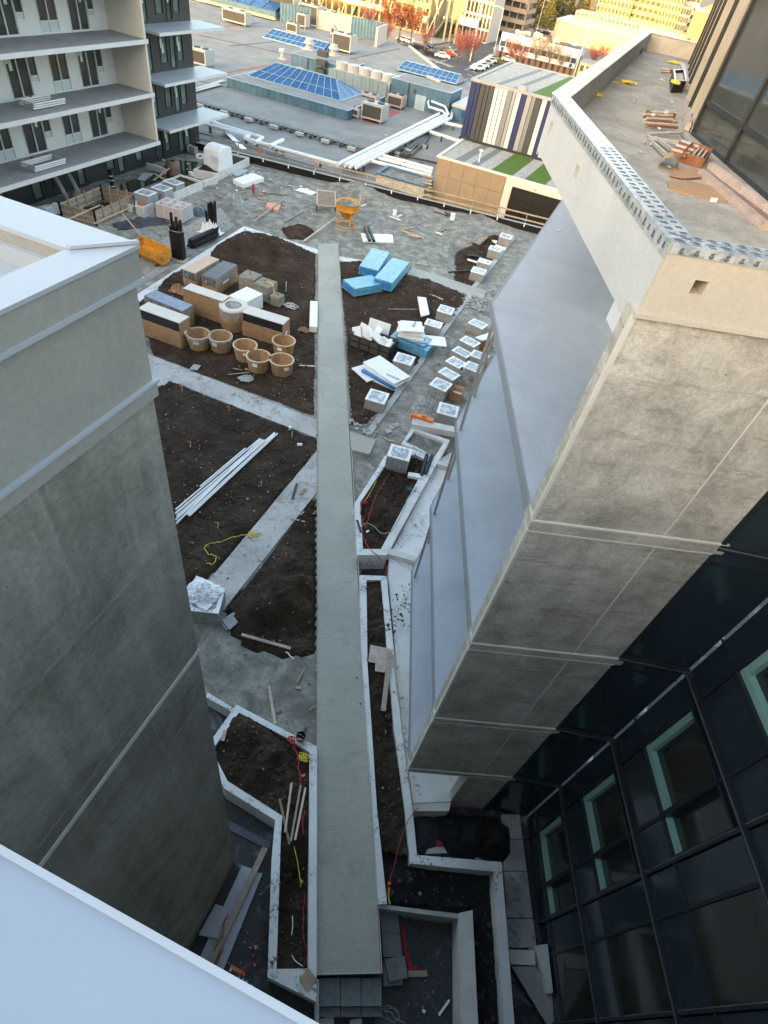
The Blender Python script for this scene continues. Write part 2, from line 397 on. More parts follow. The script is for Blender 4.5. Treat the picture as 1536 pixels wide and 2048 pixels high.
def struct(o): o['kind'] = 'structure'; return o
def one(name, mb, mat, label, cat, group=None, **kw): return tag(mb.build(name, mat, **kw), label, cat, group)
class Fr:
    """facade frame: s along the wall, z up, d outwards"""
    def __init__(s, p0, e, n): s.p = Vector((p0[0], p0[1], 0)); s.e = Vector((e[0], e[1], 0)).normalized(); s.n = Vector((n[0], n[1], 0)).normalized()
    def at(s, a, z, d=0): q = s.p + s.e * a + s.n * d; return Vector((q.x, q.y, z))
    def box(s, mb, s0, s1, z0, z1, d0, d1):
        return mb.hexa([s.at(s0, z0, d0), s.at(s1, z0, d0), s.at(s1, z0, d1), s.at(s0, z0, d1), s.at(s0, z1, d0), s.at(s1, z1, d0), s.at(s1, z1, d1), s.at(s0, z1, d1)])
    def bx(s, *a): return s.box(MB(), *a)
    def pic(s, px, py, d=0):
        q = PV(px, py, s.p + s.n * d, s.n); return ((q - s.p).dot(s.e), q.z)
# ------------------------------------------------------------ the ground
def fbm(x, y, s, o=4): return mnoise.fractal(Vector((x * s, y * s, 3.7)), 1.0, 2.1, o)
def terrain(name, pl, res, hf, mat, smooth=True):
    xs = [p[0] for p in pl]; ys = [p[1] for p in pl]; x0, y0 = min(xs), min(ys)
    nx = int((max(xs) - x0) / res) + 2; ny = int((max(ys) - y0) / res) + 2
    idx = {}; vs = []; fs = []
    def vi(i, j):
        k = (i, j)
        if k not in idx:
            x = x0 + i * res; y = y0 + j * res; idx[k] = len(vs); vs.append((x, y, hf(x, y)))
        return idx[k]
    for j in range(ny):
        for i in range(nx):
            if inside((x0 + (i + .5) * res, y0 + (j + .5) * res), pl): fs.append((vi(i, j), vi(i + 1, j), vi(i + 1, j + 1), vi(i, j + 1)))
    mb = MB(); mb.v = vs; mb.f = fs
    return mb.build(name, mat, smooth=smooth, normals=False)
M['city'] = simple('city_ground', (.12, .115, .105), .3, .05, .9, .1, 3)
M['asphalt'] = simple('asphalt', (.075, .075, .08), .2, .4, .85, .15, 12)
M['roadwhite'] = simple('road_paint', (.7, .7, .68), .08, 2, .7, .05)
struct(MB().b(-1600, 1600, -300, 2600, -8.6, -8.0).build('ground', 'city'))
# podium under the courtyard
struct(MB().b(-46, 16, -6, 56.5, -7.99, -.52).build('podium_deck', 'membrane'))
sand_pl = [(-37.2, 14), (-37.2, 51.2), (-30.9, 51.0), (-5.0, 54.35), (2.5, 55.4), (2.5, 22), (-1.0, 13)] + poly([(880, 925), (790, 1100), (740, 1125), (716, 1112), (722, 1200), (700, 1480), (634, 1490), (473, 1416), (400, 1380)]) + [(-9, 8.2), (-9, 14)]
HUMPS = [(P(875, 395), 2.6, .7), (P(960, 430), 2.4, .55), (P(720, 380), 2.2, .6), (P(800, 385), 1.2, .5), (P(930, 470), 2.0, .35)]
DIPS = [(P(790, 432), 1.1, -.42), (P(880, 462), 1.2, -.4), (P(720, 410), .9, -.3), (P(597, 462), 1.1, -.35), (P(940, 510), 2.0, -.4)]
def sand_h(x, y):
    z = .035 * fbm(x, y, .9, 5) + .03 * fbm(x, y, .22, 3)
    for c, r, h in HUMPS + DIPS:
        d = ((x - c.x) ** 2 + (y - c.y) ** 2) / (r * r)
        if d < 6: z += h * math.exp(-d * 1.3) * (1 + .35 * fbm(x, y, 1.1, 3))
    for pl, dp in BEDS:
        if inside((x, y), pl) and edge_dist((x, y), pl) > .12: z -= dp; break
    return z - .02
BEDS = []; SC = []

def soil(pts, res=.12, top=.05, edge=.3, amp=.05, mounds=(), mat='soil', z=0.0, base=-.12, name='soil_bed', fall=1.0):
    pl = poly(pts, z); ms = [(P(a, b, z), r, h) for a, b, r, h in mounds]
    def hf(x, y):
        e = min(1, edge_dist((x, y), pl) / edge) if inside((x, y), pl) else 0
        e = e * e * (3 - 2 * e)
        t = z + base + (top - base) * (e if fall else 1) + e * amp * (fbm(x, y, 1.6, 5) + .75 * fbm(x, y, 4.3, 4) + .45 * fbm(x, y, 11, 2))
        for c, r, h in ms:
            d = ((x - c.x) ** 2 + (y - c.y) ** 2) / (r * r)
            if d < 5: t += e * h * math.exp(-d * 1.2) * (1 + .30 * fbm(x, y, .9, 4))
        return t
    BEDS.append((pl, .06 if len(BEDS) in (2, 3) else .3)); SC.append((pl, hf, mat))
    return struct(terrain(name, pl, res, hf, mat))
# --- beds
soil([(340, 760), (634, 876), (634, 902), (414, 1166), (300, 1300), (150, 1000), (280, 790)], .075, .03, .12, .075, [(470, 870, 1.6, .10)], 'soil_dark')
soil([(634, 982), (449, 1216), (458, 1268), (500, 1302), (575, 1320), (634, 1308)], .055, .05, .22, .08, [(555, 1195, .6, .75), (515, 1235, .5, .8), (600, 1185, .55, .8), (575, 1225, .6, .6), (600, 1125, .7, .25), (545, 1250, .5, .5)], 'soil_dark')
soil([(488, 458), (634, 508), (634, 838), (300, 711), (270, 600)], .11, .03, .3, .08, [(520, 500, 2.2, .62), (565, 512, 1.8, .5), (475, 505, 1.4, .5), (590, 555, 1.6, .3), (350, 560, 1.5, .35)])
soil([(676, 522), (735, 520), (818, 548), (945, 592), (880, 690), (790, 800), (735, 850), (698, 852), (690, 700)], .11, .02, .3, .07, [(720, 545, 1.5, .35), (860, 580, 2.0, .28), (800, 590, 1.5, .2)])
soil([(915, 500), (960, 478), (1015, 470), (985, 530), (950, 578), (905, 560)], .13, -.05, .35, .14, [(985, 480, .9, .5)])
soil([(560, 455), (600, 446), (632, 462), (615, 480), (575, 478)], .13, .04, .3, .1, [(600, 462, .9, .25)])
struct(terrain('courtyard_ground', sand_pl, .17, sand_h, 'sand'))
# --- paths
walk_pts = [(637, 487), (676, 487), (697, 842), (702, 900), (762, 1946), (635, 1949)]
def path(pts, z1, mat, name='path', z0=-.5): return struct(MB().prism(poly(pts, z1), z0, z1).build(name, mat))
wk = path([(637, 487), (676, 487), (762, 1945), (635, 1948)], .10, 'broom', 'walkway')
path([(699, 862), (751, 880), (738, 909), (702, 900)], .08, 'broom', 'walkway_stub')
path([(299, 709), (634, 840), (634, 876), (340, 762), (300, 790), (250, 800), (200, 680)], .04, 'slab', 'cross_path')
path([(634, 902), (634, 984), (450, 1216), (413, 1166)], .04, 'slab', 'diagonal_path')
path([(824, 534), (972, 581), (967, 598), (814, 552)], .05, 'broom', 'side_path')
path([(418, 1240), (396, 1218), (432, 1192), (452, 1216)], .035, 'slab', 'path_end')
# wooden forms still standing along the walkway
def strip(a, b, w, h, z, mat, par=None, name='form_board', off=0):
    return MB().beam(P(*a, z), P(*b, z), w, h).build(name, mat, par)
for (a, b) in (((636.2, 487), (634.6, 1215)), ((634.5, 1222), (634, 1948)), ((676.8, 487), (698.3, 848)), ((703, 905), (722, 1235)), ((722.6, 1245), (763.2, 1945)), ((634, 1949), (763.5, 1946)), ((751.6, 880), (738.6, 909)), ((738.5, 909.5), (702, 901))):
    strip(a, b, .022, .16, .045, 'wood_pale', wk)
for t in (.07, .16, .27, .36, .47, .6, .72, .85):       # stakes holding the forms
    a = P(636 - 2 * t - 3, 487 + 1460 * t * .98); MB().box((a.x, a.y, .05), (.04, .06, .24), R(26)).build('stake', 'wood_pale', wk)
for k, py in enumerate((648, 1005, 1330)):             # sawn joints
    xr = 676 + (py - 487) * 86 / 1460
    MB().beam(P(636, py + 8, .1015), P(xr - .5, py, .1015), .012, .004).build('joint', 'conc', wk)
for (a, b) in (((1030, 477), (952, 576)), ((945, 590), (741, 872)),):
    d = P(*a) - P(*b); nrm = Vector((-d.y, d.x, 0)).normalized() * .32
    A, B = P(*a), P(*b)
    MB().seg(A, B, B + nrm, A + nrm, -.3, .06).build('kerb', 'slab')['kind'] = 'structure'
for pts in ([(488, 452), (493, 463), (278, 603), (272, 590)], [(488, 452), (636, 499), (636, 507), (490, 463)], [(678, 512), (735, 522), (733, 529), (678, 520)]):
    struct(MB().prism(poly(pts, .07), -.3, .07).build('kerb', 'wtop'))
# white waterproofed pad under the balconies
pad = MB().prism(poly([(912, 900), (880, 918), (779, 1110), (777, 1150), (804, 1455), (826, 1606), (901, 1603), (936, 1553), (1030, 1300), (1010, 1000)], .12), -.3, .12).build('waterproofed_pad', 'wtop'); struct(pad)

# ------------------------------------------------------------ concrete planters
def planter(label, outer, inner, zt, z0=-.5, skip=(), mat='wtop', soilz=None, soil_pts=None, smat='soil_dark', mounds=(), amp=.05):
    o = poly(outer, zt); i = poly(inner, zt); n = len(o)
    c = sum(o, Vector((0, 0))) / n
    t = thing('concrete_planter', (c.x, c.y, z0), label, 'planter', 'concrete planters in the courtyard')
    for k in range(n):
        if k in skip: continue
        j = (k + 1) % n
        MB().seg(o[k], o[j], i[j], i[k], z0, zt).build('wall', mat, t)
    if soil_pts:
        pl = poly(soil_pts, zt); ms = [(P(a, b, soilz), r, h) for a, b, r, h in mounds]
        def hf(x, y):
            z = soilz + amp * (fbm(x, y, 1.8, 5) + .8 * fbm(x, y, 5, 4) + .5 * fbm(x, y, 12, 2))
            for cc, r, h in ms:
                d = ((x - cc.x) ** 2 + (y - cc.y) ** 2) / (r * r)
                if d < 5: z += h * math.exp(-d * 1.2) * (1 + .3 * fbm(x, y, 1.2, 4))
            return z
        SC.append((pl, hf, smat)); s = terrain('soil', pl, .045, hf, smat); s.parent = t; s.location = s.location - t.location
    return t
PL3 = planter('white-rimmed planter left of the walkway, heaped with dark soil and narrowing towards the near end',
    [(473, 1409), (588, 1470), (634, 1493), (633, 2004), (535, 1954), (543, 1720), (550, 1640), (449, 1577), (408, 1500)],
    [(478, 1425), (586, 1482), (619, 1505), (616, 1937), (553, 1938), (562, 1665), (565, 1632), (455, 1562), (424, 1500)], .36,
    soilz=.2, soil_pts=[(478, 1420), (624, 1500), (622, 1945), (548, 1945), (557, 1665), (558, 1628), (452, 1566), (415, 1500)], mounds=[(505, 1475, .42, .4), (480, 1455, .35, .3), (545, 1510, .4, .38), (520, 1550, .4, .28), (585, 1850, 1.1, -.35), (590, 1750, .9, -.3)], amp=.075)
PL1 = planter('pointed white planter with hoses on its soil, between walkway and balcony tower',
    [(709, 1007), (714, 1110), (773, 1110), (877, 921), (826, 895), (770, 912)],
    [(720, 1005), (726, 1098), (762, 1098), (856, 922), (830, 909), (776, 922)], .38,
    soilz=.2, amp=.08, soil_pts=[(714, 1006), (720, 1104), (767, 1104), (868, 922), (830, 902), (772, 917)], mounds=[(760, 1010, .6, .14), (735, 1075, .4, .1)])
PL1b = planter('sand-filled planter with a tall back wall beside the orange clamp',
    [(803, 887), (824, 855), (900, 880), (878, 921), (826, 897)], [(812, 884), (829, 862), (889, 883), (869, 914), (832, 893)], .38,
    soilz=.24, soil_pts=[(806, 886), (826, 858), (896, 882), (874, 918), (828, 896)], smat='sand')
MB().seg(P(821, 856, .38), P(908, 872, .38), P(912, 862, .38), P(824, 843, .38), .3, .62).build('back_wall', 'wplanter', PL1b)
PL2 = planter('long white planter strip right of the walkway that steps sideways round a dark pit',
    [(719, 1150), (722, 1280), (746, 1617), (757, 1806), (776, 1806), (748, 1445), (733, 1329), (732, 1162)],
    [(720, 1151), (723, 1281), (747, 1618), (758, 1805), (775, 1805), (747, 1444), (732, 1328), (731, 1163)], .36, skip=range(8))
def wallrun(parent, left, right, zt, z0=-.5, mat='wtop'):
    a = poly(left, zt); b = poly(right, zt)
    for k in range(len(a) - 1): MB().seg(a[k], a[k + 1], b[k + 1], b[k], z0, zt).build('wall', mat, parent)
wallrun(PL2, [(719, 1150), (722, 1280), (746, 1617), (757, 1808)], [(733, 1160), (735, 1329), (754, 1617), (774, 1808)], .36)
wallrun(PL2, [(719, 1150), (773, 1152)], [(733, 1160), (765, 1160)], .36)
wallrun(PL2, [(773, 1152), (803, 1455), (825, 1617), (834, 1710), (1003, 1724), (1030, 2060), (1040, 2200)], [(762, 1160), (788, 1455), (810, 1617), (821, 1727), (988, 1743), (1011, 2060), (1018, 2200)], .36)
wallrun(PL2, [(945, 1820), (957, 2060), (965, 2200)], [(919, 1826), (922, 2060), (925, 2200)], .30, mat='wplanter')
wallrun(PL2, [(757, 1808), (920, 1828)], [(756, 1816), (920, 1838)], .20, mat='conc')
def soil_in(parent, pts, z, amp, mat, mounds=(), res=.07):
    pl = poly(pts, z)
    ms = [(P(a, b, z), r, h) for a, b, r, h in mounds]
    def hf(x, y):
        t = z + amp * (fbm(x, y, 2.2, 5) + .8 * fbm(x, y, 6, 4) + .5 * fbm(x, y, 13, 2))
        for c, r, h in ms:
            d = ((x - c.x) ** 2 + (y - c.y) ** 2) / (r * r)
            if d < 5: t += h * math.exp(-d * 1.2)
        return t
    SC.append((pl, hf, mat)); s = terrain('soil', pl, res, hf, mat); s.parent = parent; s.location = s.location - parent.location
soil_in(PL2, [(726, 1157), (768, 1157), (782, 1300), (730, 1320)], .28, .07, 'soil_dark', [(750, 1190, .3, .12), (757, 1260, .35, .12)], .05)
soil_in(PL2, [(729, 1320), (782, 1300), (796, 1455), (817, 1617), (825, 1716), (765, 1700), (750, 1600)], .2, .06, 'soil_dark', (), .06)
soil_in(PL2, [(763, 1690), (828, 1705), (995, 1733), (1022, 2100), (950, 2100), (942, 1815), (765, 1806)], -.12, .07, 'felt', [(800, 1760, .6, .25)], .08)
# low wall closing the pad beside the pointed planter
struct(MB().seg(P(776, 1095, .36), P(832, 1113, .36), P(829, 1122, .36), P(772, 1107, .36), .0, .36).build('low_wall', 'wplanter'))
struct(MB().seg(P(868, 918, .36), P(905, 929, .36), P(903, 936, .36), P(864, 925, .36), .0, .36).build('low_wall', 'wplanter'))
struct(MB().seg(P(414, 1384, .2), P(474, 1420, .2), P(468, 1426, .2), P(412, 1394, .2), -.4, .2).build('low_wall', 'wtop'))
struct(MB().seg(P(826, 1607, .1), P(902, 1604, .1), P(898, 1622, .1), P(826, 1622, .1), -.5, .1).build('pad_edge', 'wplanter'))

# clods and stones lying loose on the soil and the sand
def scatter(name, regions, n, mat, label, lo, hi, seed, avoid=()):
    random.seed(seed); mb = MB()
    for pl, hf, cnt in regions:
        xs = [p[0] for p in pl]; ys = [p[1] for p in pl]; k = 0; tries = 0
        while k < cnt and tries < cnt * 8:
            tries += 1; x, y = random.uniform(min(xs), max(xs)), random.uniform(min(ys), max(ys))
            if not inside((x, y), pl) or any(inside((x, y), a) for a in avoid): continue
            k += 1; r = lo + (hi - lo) * random.random() ** 3; z = hf(x, y) + r * .3
            pts = [(r * random.uniform(.6, 1.3), 0, 0), (-r * random.uniform(.6, 1.3), 0, 0), (0, r * random.uniform(.6, 1.2), 0), (0, -r * random.uniform(.6, 1.2), 0), (0, 0, r * random.uniform(.4, .9)), (0, 0, -r * .5)]
            a = random.uniform(0, 6.3); ca, sa = math.cos(a), math.sin(a)
            mb.add([(x + p[0] * ca - p[1] * sa, y + p[0] * sa + p[1] * ca, z + p[2]) for p in pts], [(0, 2, 4), (2, 1, 4), (1, 3, 4), (3, 0, 4), (2, 0, 5), (1, 2, 5), (3, 1, 5), (0, 3, 5)])
    tag(mb.build(name, mat, normals=False), label, 'clods' if 'clod' in name else 'stones', None, 'stuff')
def area(pl): return abs(sum(pl[i][0] * pl[(i + 1) % len(pl)][1] - pl[(i + 1) % len(pl)][0] * pl[i][1] for i in range(len(pl)))) / 2
scatter('soil_clods', [(pl, hf, int(min(1600, area(pl) * (11 if i < 6 else 30)))) for i, (pl, hf, m_) in enumerate(SC) if m_ != 'sand'], 0, simple('clod_soil', (.075, .05, .036), .5, 9, .95, .4, 30), 'loose clods of soil on the beds and planters', .02, .085, 1)
scatter('soil_clods', [(pl, hf, int(min(700, area(pl) * 5))) for i, (pl, hf, m_) in enumerate(SC) if m_ != 'sand'], 0, 'sand', 'pale sandy crumbs on the soil beds', .015, .06, 2)
scatter('loose_stones', [(sand_pl, sand_h, 2600)], 0, simple('loose_stone', (.20, .195, .17), .6, 7, .95, .3, 30), 'loose stones and lumps on the sandy ground', .02, .11, 3, [b[0] for b in BEDS])
# ------------------------------------------------------------ balcony tower on the right
K = Vector((.69, 5.89)); O = Vector((-1.44, 12.0)); N = Vector((-1.02, 32.0))
IC = Vector((4.47, 7.14)); PE = Vector((3.22, 6.84))
FF = Fr(K, (.939, .343), (.343, -.939))
FL = Fr(K, (O - K), (-(O - K).y, (O - K).x))          # edge K-O, outward to the left
FO = Fr(O, (N - O), (-(N - O).y, (N - O).x))
LO = (O - K).length; LN = (N - O).length
G1 = Fr(PE, IC - PE, (.343, -.939))
G2 = Fr(IC, (.3305, -.9438), (-.9438, -.3305))
T = thing('balcony_tower', (K.x, K.y, -.5), 'grey concrete and dark glass tower with angled blue-grey balconies at the right', 'building')
LEV = [2.32, 5.38, 8.5, 11.72]
M['sealant'] = simple('pale_sealant', (.62, .59, .53), .08, 6, .7, .1)
JT = 1.86; EN = 2.70
# cast wall facing the viewer, storey by storey
tops = [5.18, 8.3, 11.52, 14.70]
for z0, z1 in zip(LEV, tops):
    w = FF.bx(0.0, JT - .012, z0, z1, -.3, 0).build('wall_panel', 'pier', T)
    FF.bx(JT + .012, EN, z0, z1, -.3, 0).build('wall_panel', 'pier', T)
    FF.bx(JT - .012, JT + .012, z0, z1, -.29, .006).build('joint_strip', 'sealant', T)
    FF.bx(-.03, .008, z0 + .02, z1, -.06, .012).build('corner_trim', 'sealant', T)
for z in LEV:
    FF.bx(-.02, EN + .14, z - .2, z, -.32, .02).build('slab_edge', 'pier', T)
    FF.bx(-.03, EN + .0, z - .012, z + .018, -.2, .032).build('joint_strip', 'sealant', T)
    FF.bx(-.03, EN + .0, z - .218, z - .19, -.2, .026).build('joint_strip', 'sealant', T)
FF.bx(1.62, EN, -.5, 2.12, -.3, -.02).build('wall_panel', 'pier', T)
FF.bx(1.60, 1.9, -.48, 2.12, -.29, -.005).build('corner_trim', 'stucco', T)
# balcony slabs
inner = [(5.2, 31.8), (5.2, 8.2)]
for k, z in enumerate(LEV):
    pl = [K + (O - K) * .004, O, N] + [Vector(p) for p in inner] + [PE + Vector((0, .35)), K + Vector((.12, .3))]
    s = MB().prism(pl, z - .2, z - .03).build('balcony_slab', 'balc', T)
    for fr, L in ((FL, LO), (FO, LN)):
        fr.bx(.05 if fr is FL else 0, L, z - .21, z - .022, -.02, .012).build('edge_flashing', 'slab_flash', s)
    # facade behind the balcony
    zz = z - .03; zt = (LEV + [14.75])[k + 1] - .2
    fa = Fr((2.9, 7.6), (1.25 - 2.9, 13.2 - 7.6), (-(13.2 - 7.6), 1.25 - 2.9)); La = math.hypot(1.65, 5.6)
    fb = Fr((1.25, 13.2), (0.3, 18), (-18, .3))
    fa.bx(0, La, zz, zt, -.25, 0).build('facade_wall', 'fascia', T); fb.bx(0, 18, zz, zt, -.25, 0).build('facade_wall', 'fascia', T)
    for q in range(3):
        f = fb.bx(1.5 + q * 5, 4.2 + q * 5, zz + .08, zt - .3, -.1, .03).build('window', 'dark_metal', T)
        fb.bx(1.56 + q * 5, 4.14 + q * 5, zz + .14, zt - .36, .02, .036).build('pane', 'glass', f)
    f = fa.bx(1.2, 3.4, zz + .08, zt - .3, -.1, .03).build('window', 'dark_metal', T); fa.bx(1.26, 3.34, zz + .14, zt - .36, .02, .036).build('pane', 'glass', f)
    if k < 3:
        for fr, a in ((FL, LO - .35), (FO, 1.35)):
            q = fr.at(a, 0, -.09); MB().b(q.x - .035, q.x + .035, q.y - .035, q.y + .035, zz, zt).build('post', 'grey_metal', T)
a = P(1214, 633, 11.74); b = P(1236, 681, 11.74); d = (b - a).normalized()
MB().seg(a, b + d * 1.6, b + d * 1.6 + Vector((.06, .02, 0)), a + Vector((.06, .02, 0)), 11.69, 14.4).build('privacy_screen', 'white_metal', T)
# roof terrace
ZF = 14.85; ZP = 15.39; WP = .26
s = NT('terrace_screed'); v = s.vec(); a = s.noise(v, 1.1, 10, .74, .5); b = s.noise(v, 5, 8, .75); c = s.ramp(a, [(.36, (.27, .25, .215)), (.64, (.44, .41, .36))]); c = s.mix(s.ramp(b, [(.54, 0.0), (.66, .5)]), c, (.22, .20, .17))
M['screed'] = s.fin(grit(s, c, v, .14), .9, s.bump(b, .4, .02), spec=.2)
MB().prism([FF.at(.15, 0, -.15).to_2d(), O + Vector((.15, 0)), N, Vector((5, 32)), Vector((9, 10)), FF.at(8.5, 0, -.15).to_2d()], 14.6, ZF).build('terrace_floor', 'screed', T)
def wall_hole(fr, L0, L1, z0, z1, d0, d1, holes, mat, name='parapet'):
    s = L0
    mb = MB()
    for (h0, h1, y0, y1) in holes:
        fr.box(mb, s, h0, z0, z1, d0, d1); fr.box(mb, h0, h1, z0, y0, d0, d1); fr.box(mb, h0, h1, y1, z1, d0, d1); s = h1
    fr.box(mb, s, L1, z0, z1, d0, d1)
    o = mb.build(name, mat, T)
    for (h0, h1, y0, y1) in holes: fr.bx(h0 - .01, h1 + .01, y0 - .01, y1 + .01, d0 + .02, d0 + .06).build('scupper_back', 'rebar', o)
    return o
wall_hole(FL, .03, LO, 14.56, ZP, -WP, 0, [(3.55, 3.75, 14.92, 15.06), (5.9, 6.08, 14.92, 15.1)], 'fascia')
wall_hole(FF, 0.004, 9, 14.74, ZP, -WP, .02, [(.37, .50, 15.0, 15.13)], 'cream')
FF.bx(-.03, 9, 14.70, 14.745, -.2, .045).build('joint_strip', 'cream', T)
FO.bx(.0, LN, 14.5, ZP, -WP, 0).build('parapet', 'conc', T)
MB().b(N.x - .05, 6, 31.9, 32.2, 14.5, ZP).build('parapet', 'conc', T)
FO.bx(-.02, LN, ZP + .002, ZP + .02, -WP - .03, .03).build('coping', 'wplanter', T)
MB().b(N.x, 6, 31.85, 32.25, ZP + .003, ZP + .022).build('coping', 'coping', T)
s = NT('printed_flashing'); v = s.vec(); n1 = s.noise(v, 6, 7, .7, 1); cc = s.ramp(n1, [(.35, (.17, .20, .23)), (.6, (.46, .49, .51))]); M['tape'] = s.fin(cc, .3, s.bump(n1, .5, .015), metal=0, spec=.5)
M['print'] = simple('dark_print', (.075, .085, .10), .2, 8, .5, 0)
t1 = FL.bx(.0, LO, ZP + .002, ZP + .012, -WP - .02, .012).build('flashing_tape', 'tape', T)
FL.bx(.0, LO, ZP - .13, ZP + .002, -.003, .010).build('tape_apron', 'tape', t1)
t2 = FF.bx(.0, 9, ZP + .003, ZP + .013, -WP - .02, .032).build('flashing_tape', 'tape', T)
FF.bx(.0, 9, ZP - .07, ZP + .002, .018, .030).build('tape_apron', 'tape', t2)
def glyph(mb, fr, s0, z0, d, top=False, sc_=1.0):
    """the printed roundel with an upright double stroke in it"""
    pts = [(math.cos(a), math.sin(a)) for a in [R(200 + k * 27) for k in range(6)]]
    segs = [((pts[i][0] * .055, pts[i][1] * .055 + .01), (pts[i + 1][0] * .055, pts[i + 1][1] * .055 + .01)) for i in range(5)]
    segs += [((-.022, .05), (-.022, -.012)), ((-.022, -.012), (.0, -.028)), ((.0, -.028), (.022, -.012)), ((.022, -.012), (.022, .05)), ((.002, .05), (.002, .0)), ((.04, .045), (.022, .05))]
    for (x0, y0), (x1, y1) in segs:
        if top: a = fr.at(s0 + x0 * sc_, d, z0 + y0 * sc_); b = fr.at(s0 + x1 * sc_, d, z0 + y1 * sc_); mb.beam(a, b, .007, .003, (0, 0, 1))
        else: a = fr.at(s0 + x0 * sc_, z0 + y0 * sc_, d); b = fr.at(s0 + x1 * sc_, z0 + y1 * sc_, d); mb.beam(a, b, .003, .007, (0, 0, 1))
mb = MB()
random.seed(2)
for k in range(40): glyph(mb, FL, .1 + k * .16 + random.uniform(-.02, .02), ZP - .065 + random.uniform(-.012, .012), .0115, sc_=random.uniform(.55, .75))
for k in range(22): glyph(mb, FL, .1 + k * .145, -.09, ZP + .0135, True, .75); glyph(mb, FL, .17 + k * .145, -.21, ZP + .0135, True, .65)
mb.build('printed_marks', 'print', t1)
mb = MB()
for k in range(14): glyph(mb, FF, .1 + k * .145, -.06, ZP + .0145, True, 1.0); glyph(mb, FF, .17 + k * .145, -.2, ZP + .0145, True, .9)
for k in range(14): glyph(mb, FF, .1 + k * .145, ZP - .035, .0315, sc_=.5)
mb.build('printed_marks', 'print', t2)
# glass storeys rising from the terrace
C2 = Vector((1.15, 15.38)); DR = Vector((.285, -.959))
GA = Fr(C2, DR, (-.959, -.285)); GB = Fr(C2, (.003, 1), (-1, .003))
M['tglass'] = m_glass('grey_green_glass', (.06, .066, .062), .05, .8)
for s0, s1 in ((.06, 2.06), (2.16, 4.2), (4.3, 6.3), (6.4, 8.4)):
    for z0, z1 in ((14.9, 15.38), (15.47, 17.6), (17.7, 20.6), (20.7, 24)):
        GA.bx(s0, s1, z0, z1, -.06, -.03).build('pane', 'tglass', T)
for s0 in (0, 2.11, 4.25, 6.35): GA.bx(s0 - .05, s0 + .05, 14.86, 24, -.1, .02).build('mullion', 'dark_metal', T)
for z in (14.87, 15.425, 17.65, 20.65): GA.bx(.05, 8.4, z - .045, z + .045, -.1, .008).build('transom', 'dark_metal', T)
for k in range(20):
    s0 = .08 + k * .82
    GB.bx(s0, s0 + .74, 14.95, 24, -.12, -.08).build('pane', 'tglass', T)
    m = GB.bx(s0 + .74, s0 + .82, 14.86, 24, -.1, .06 + .05 * (k % 3)).build('mullion', ('dark_metal', 'grey_metal', 'dark_metal')[k % 3] if k % 5 else 'grey_metal', T)
GB.bx(0, 16.6, 14.86, 15.0, -.13, .03).build('sill', 'grey_metal', T)
MB().prism([C2 + Vector((.15, 0)), C2 + DR * 8.4 + Vector((.15, 0)), Vector((9, 7.5)), Vector((9, 31.8)), Vector((1.4, 31.8))], 14.84, 23.95).build('core', 'navy', T)
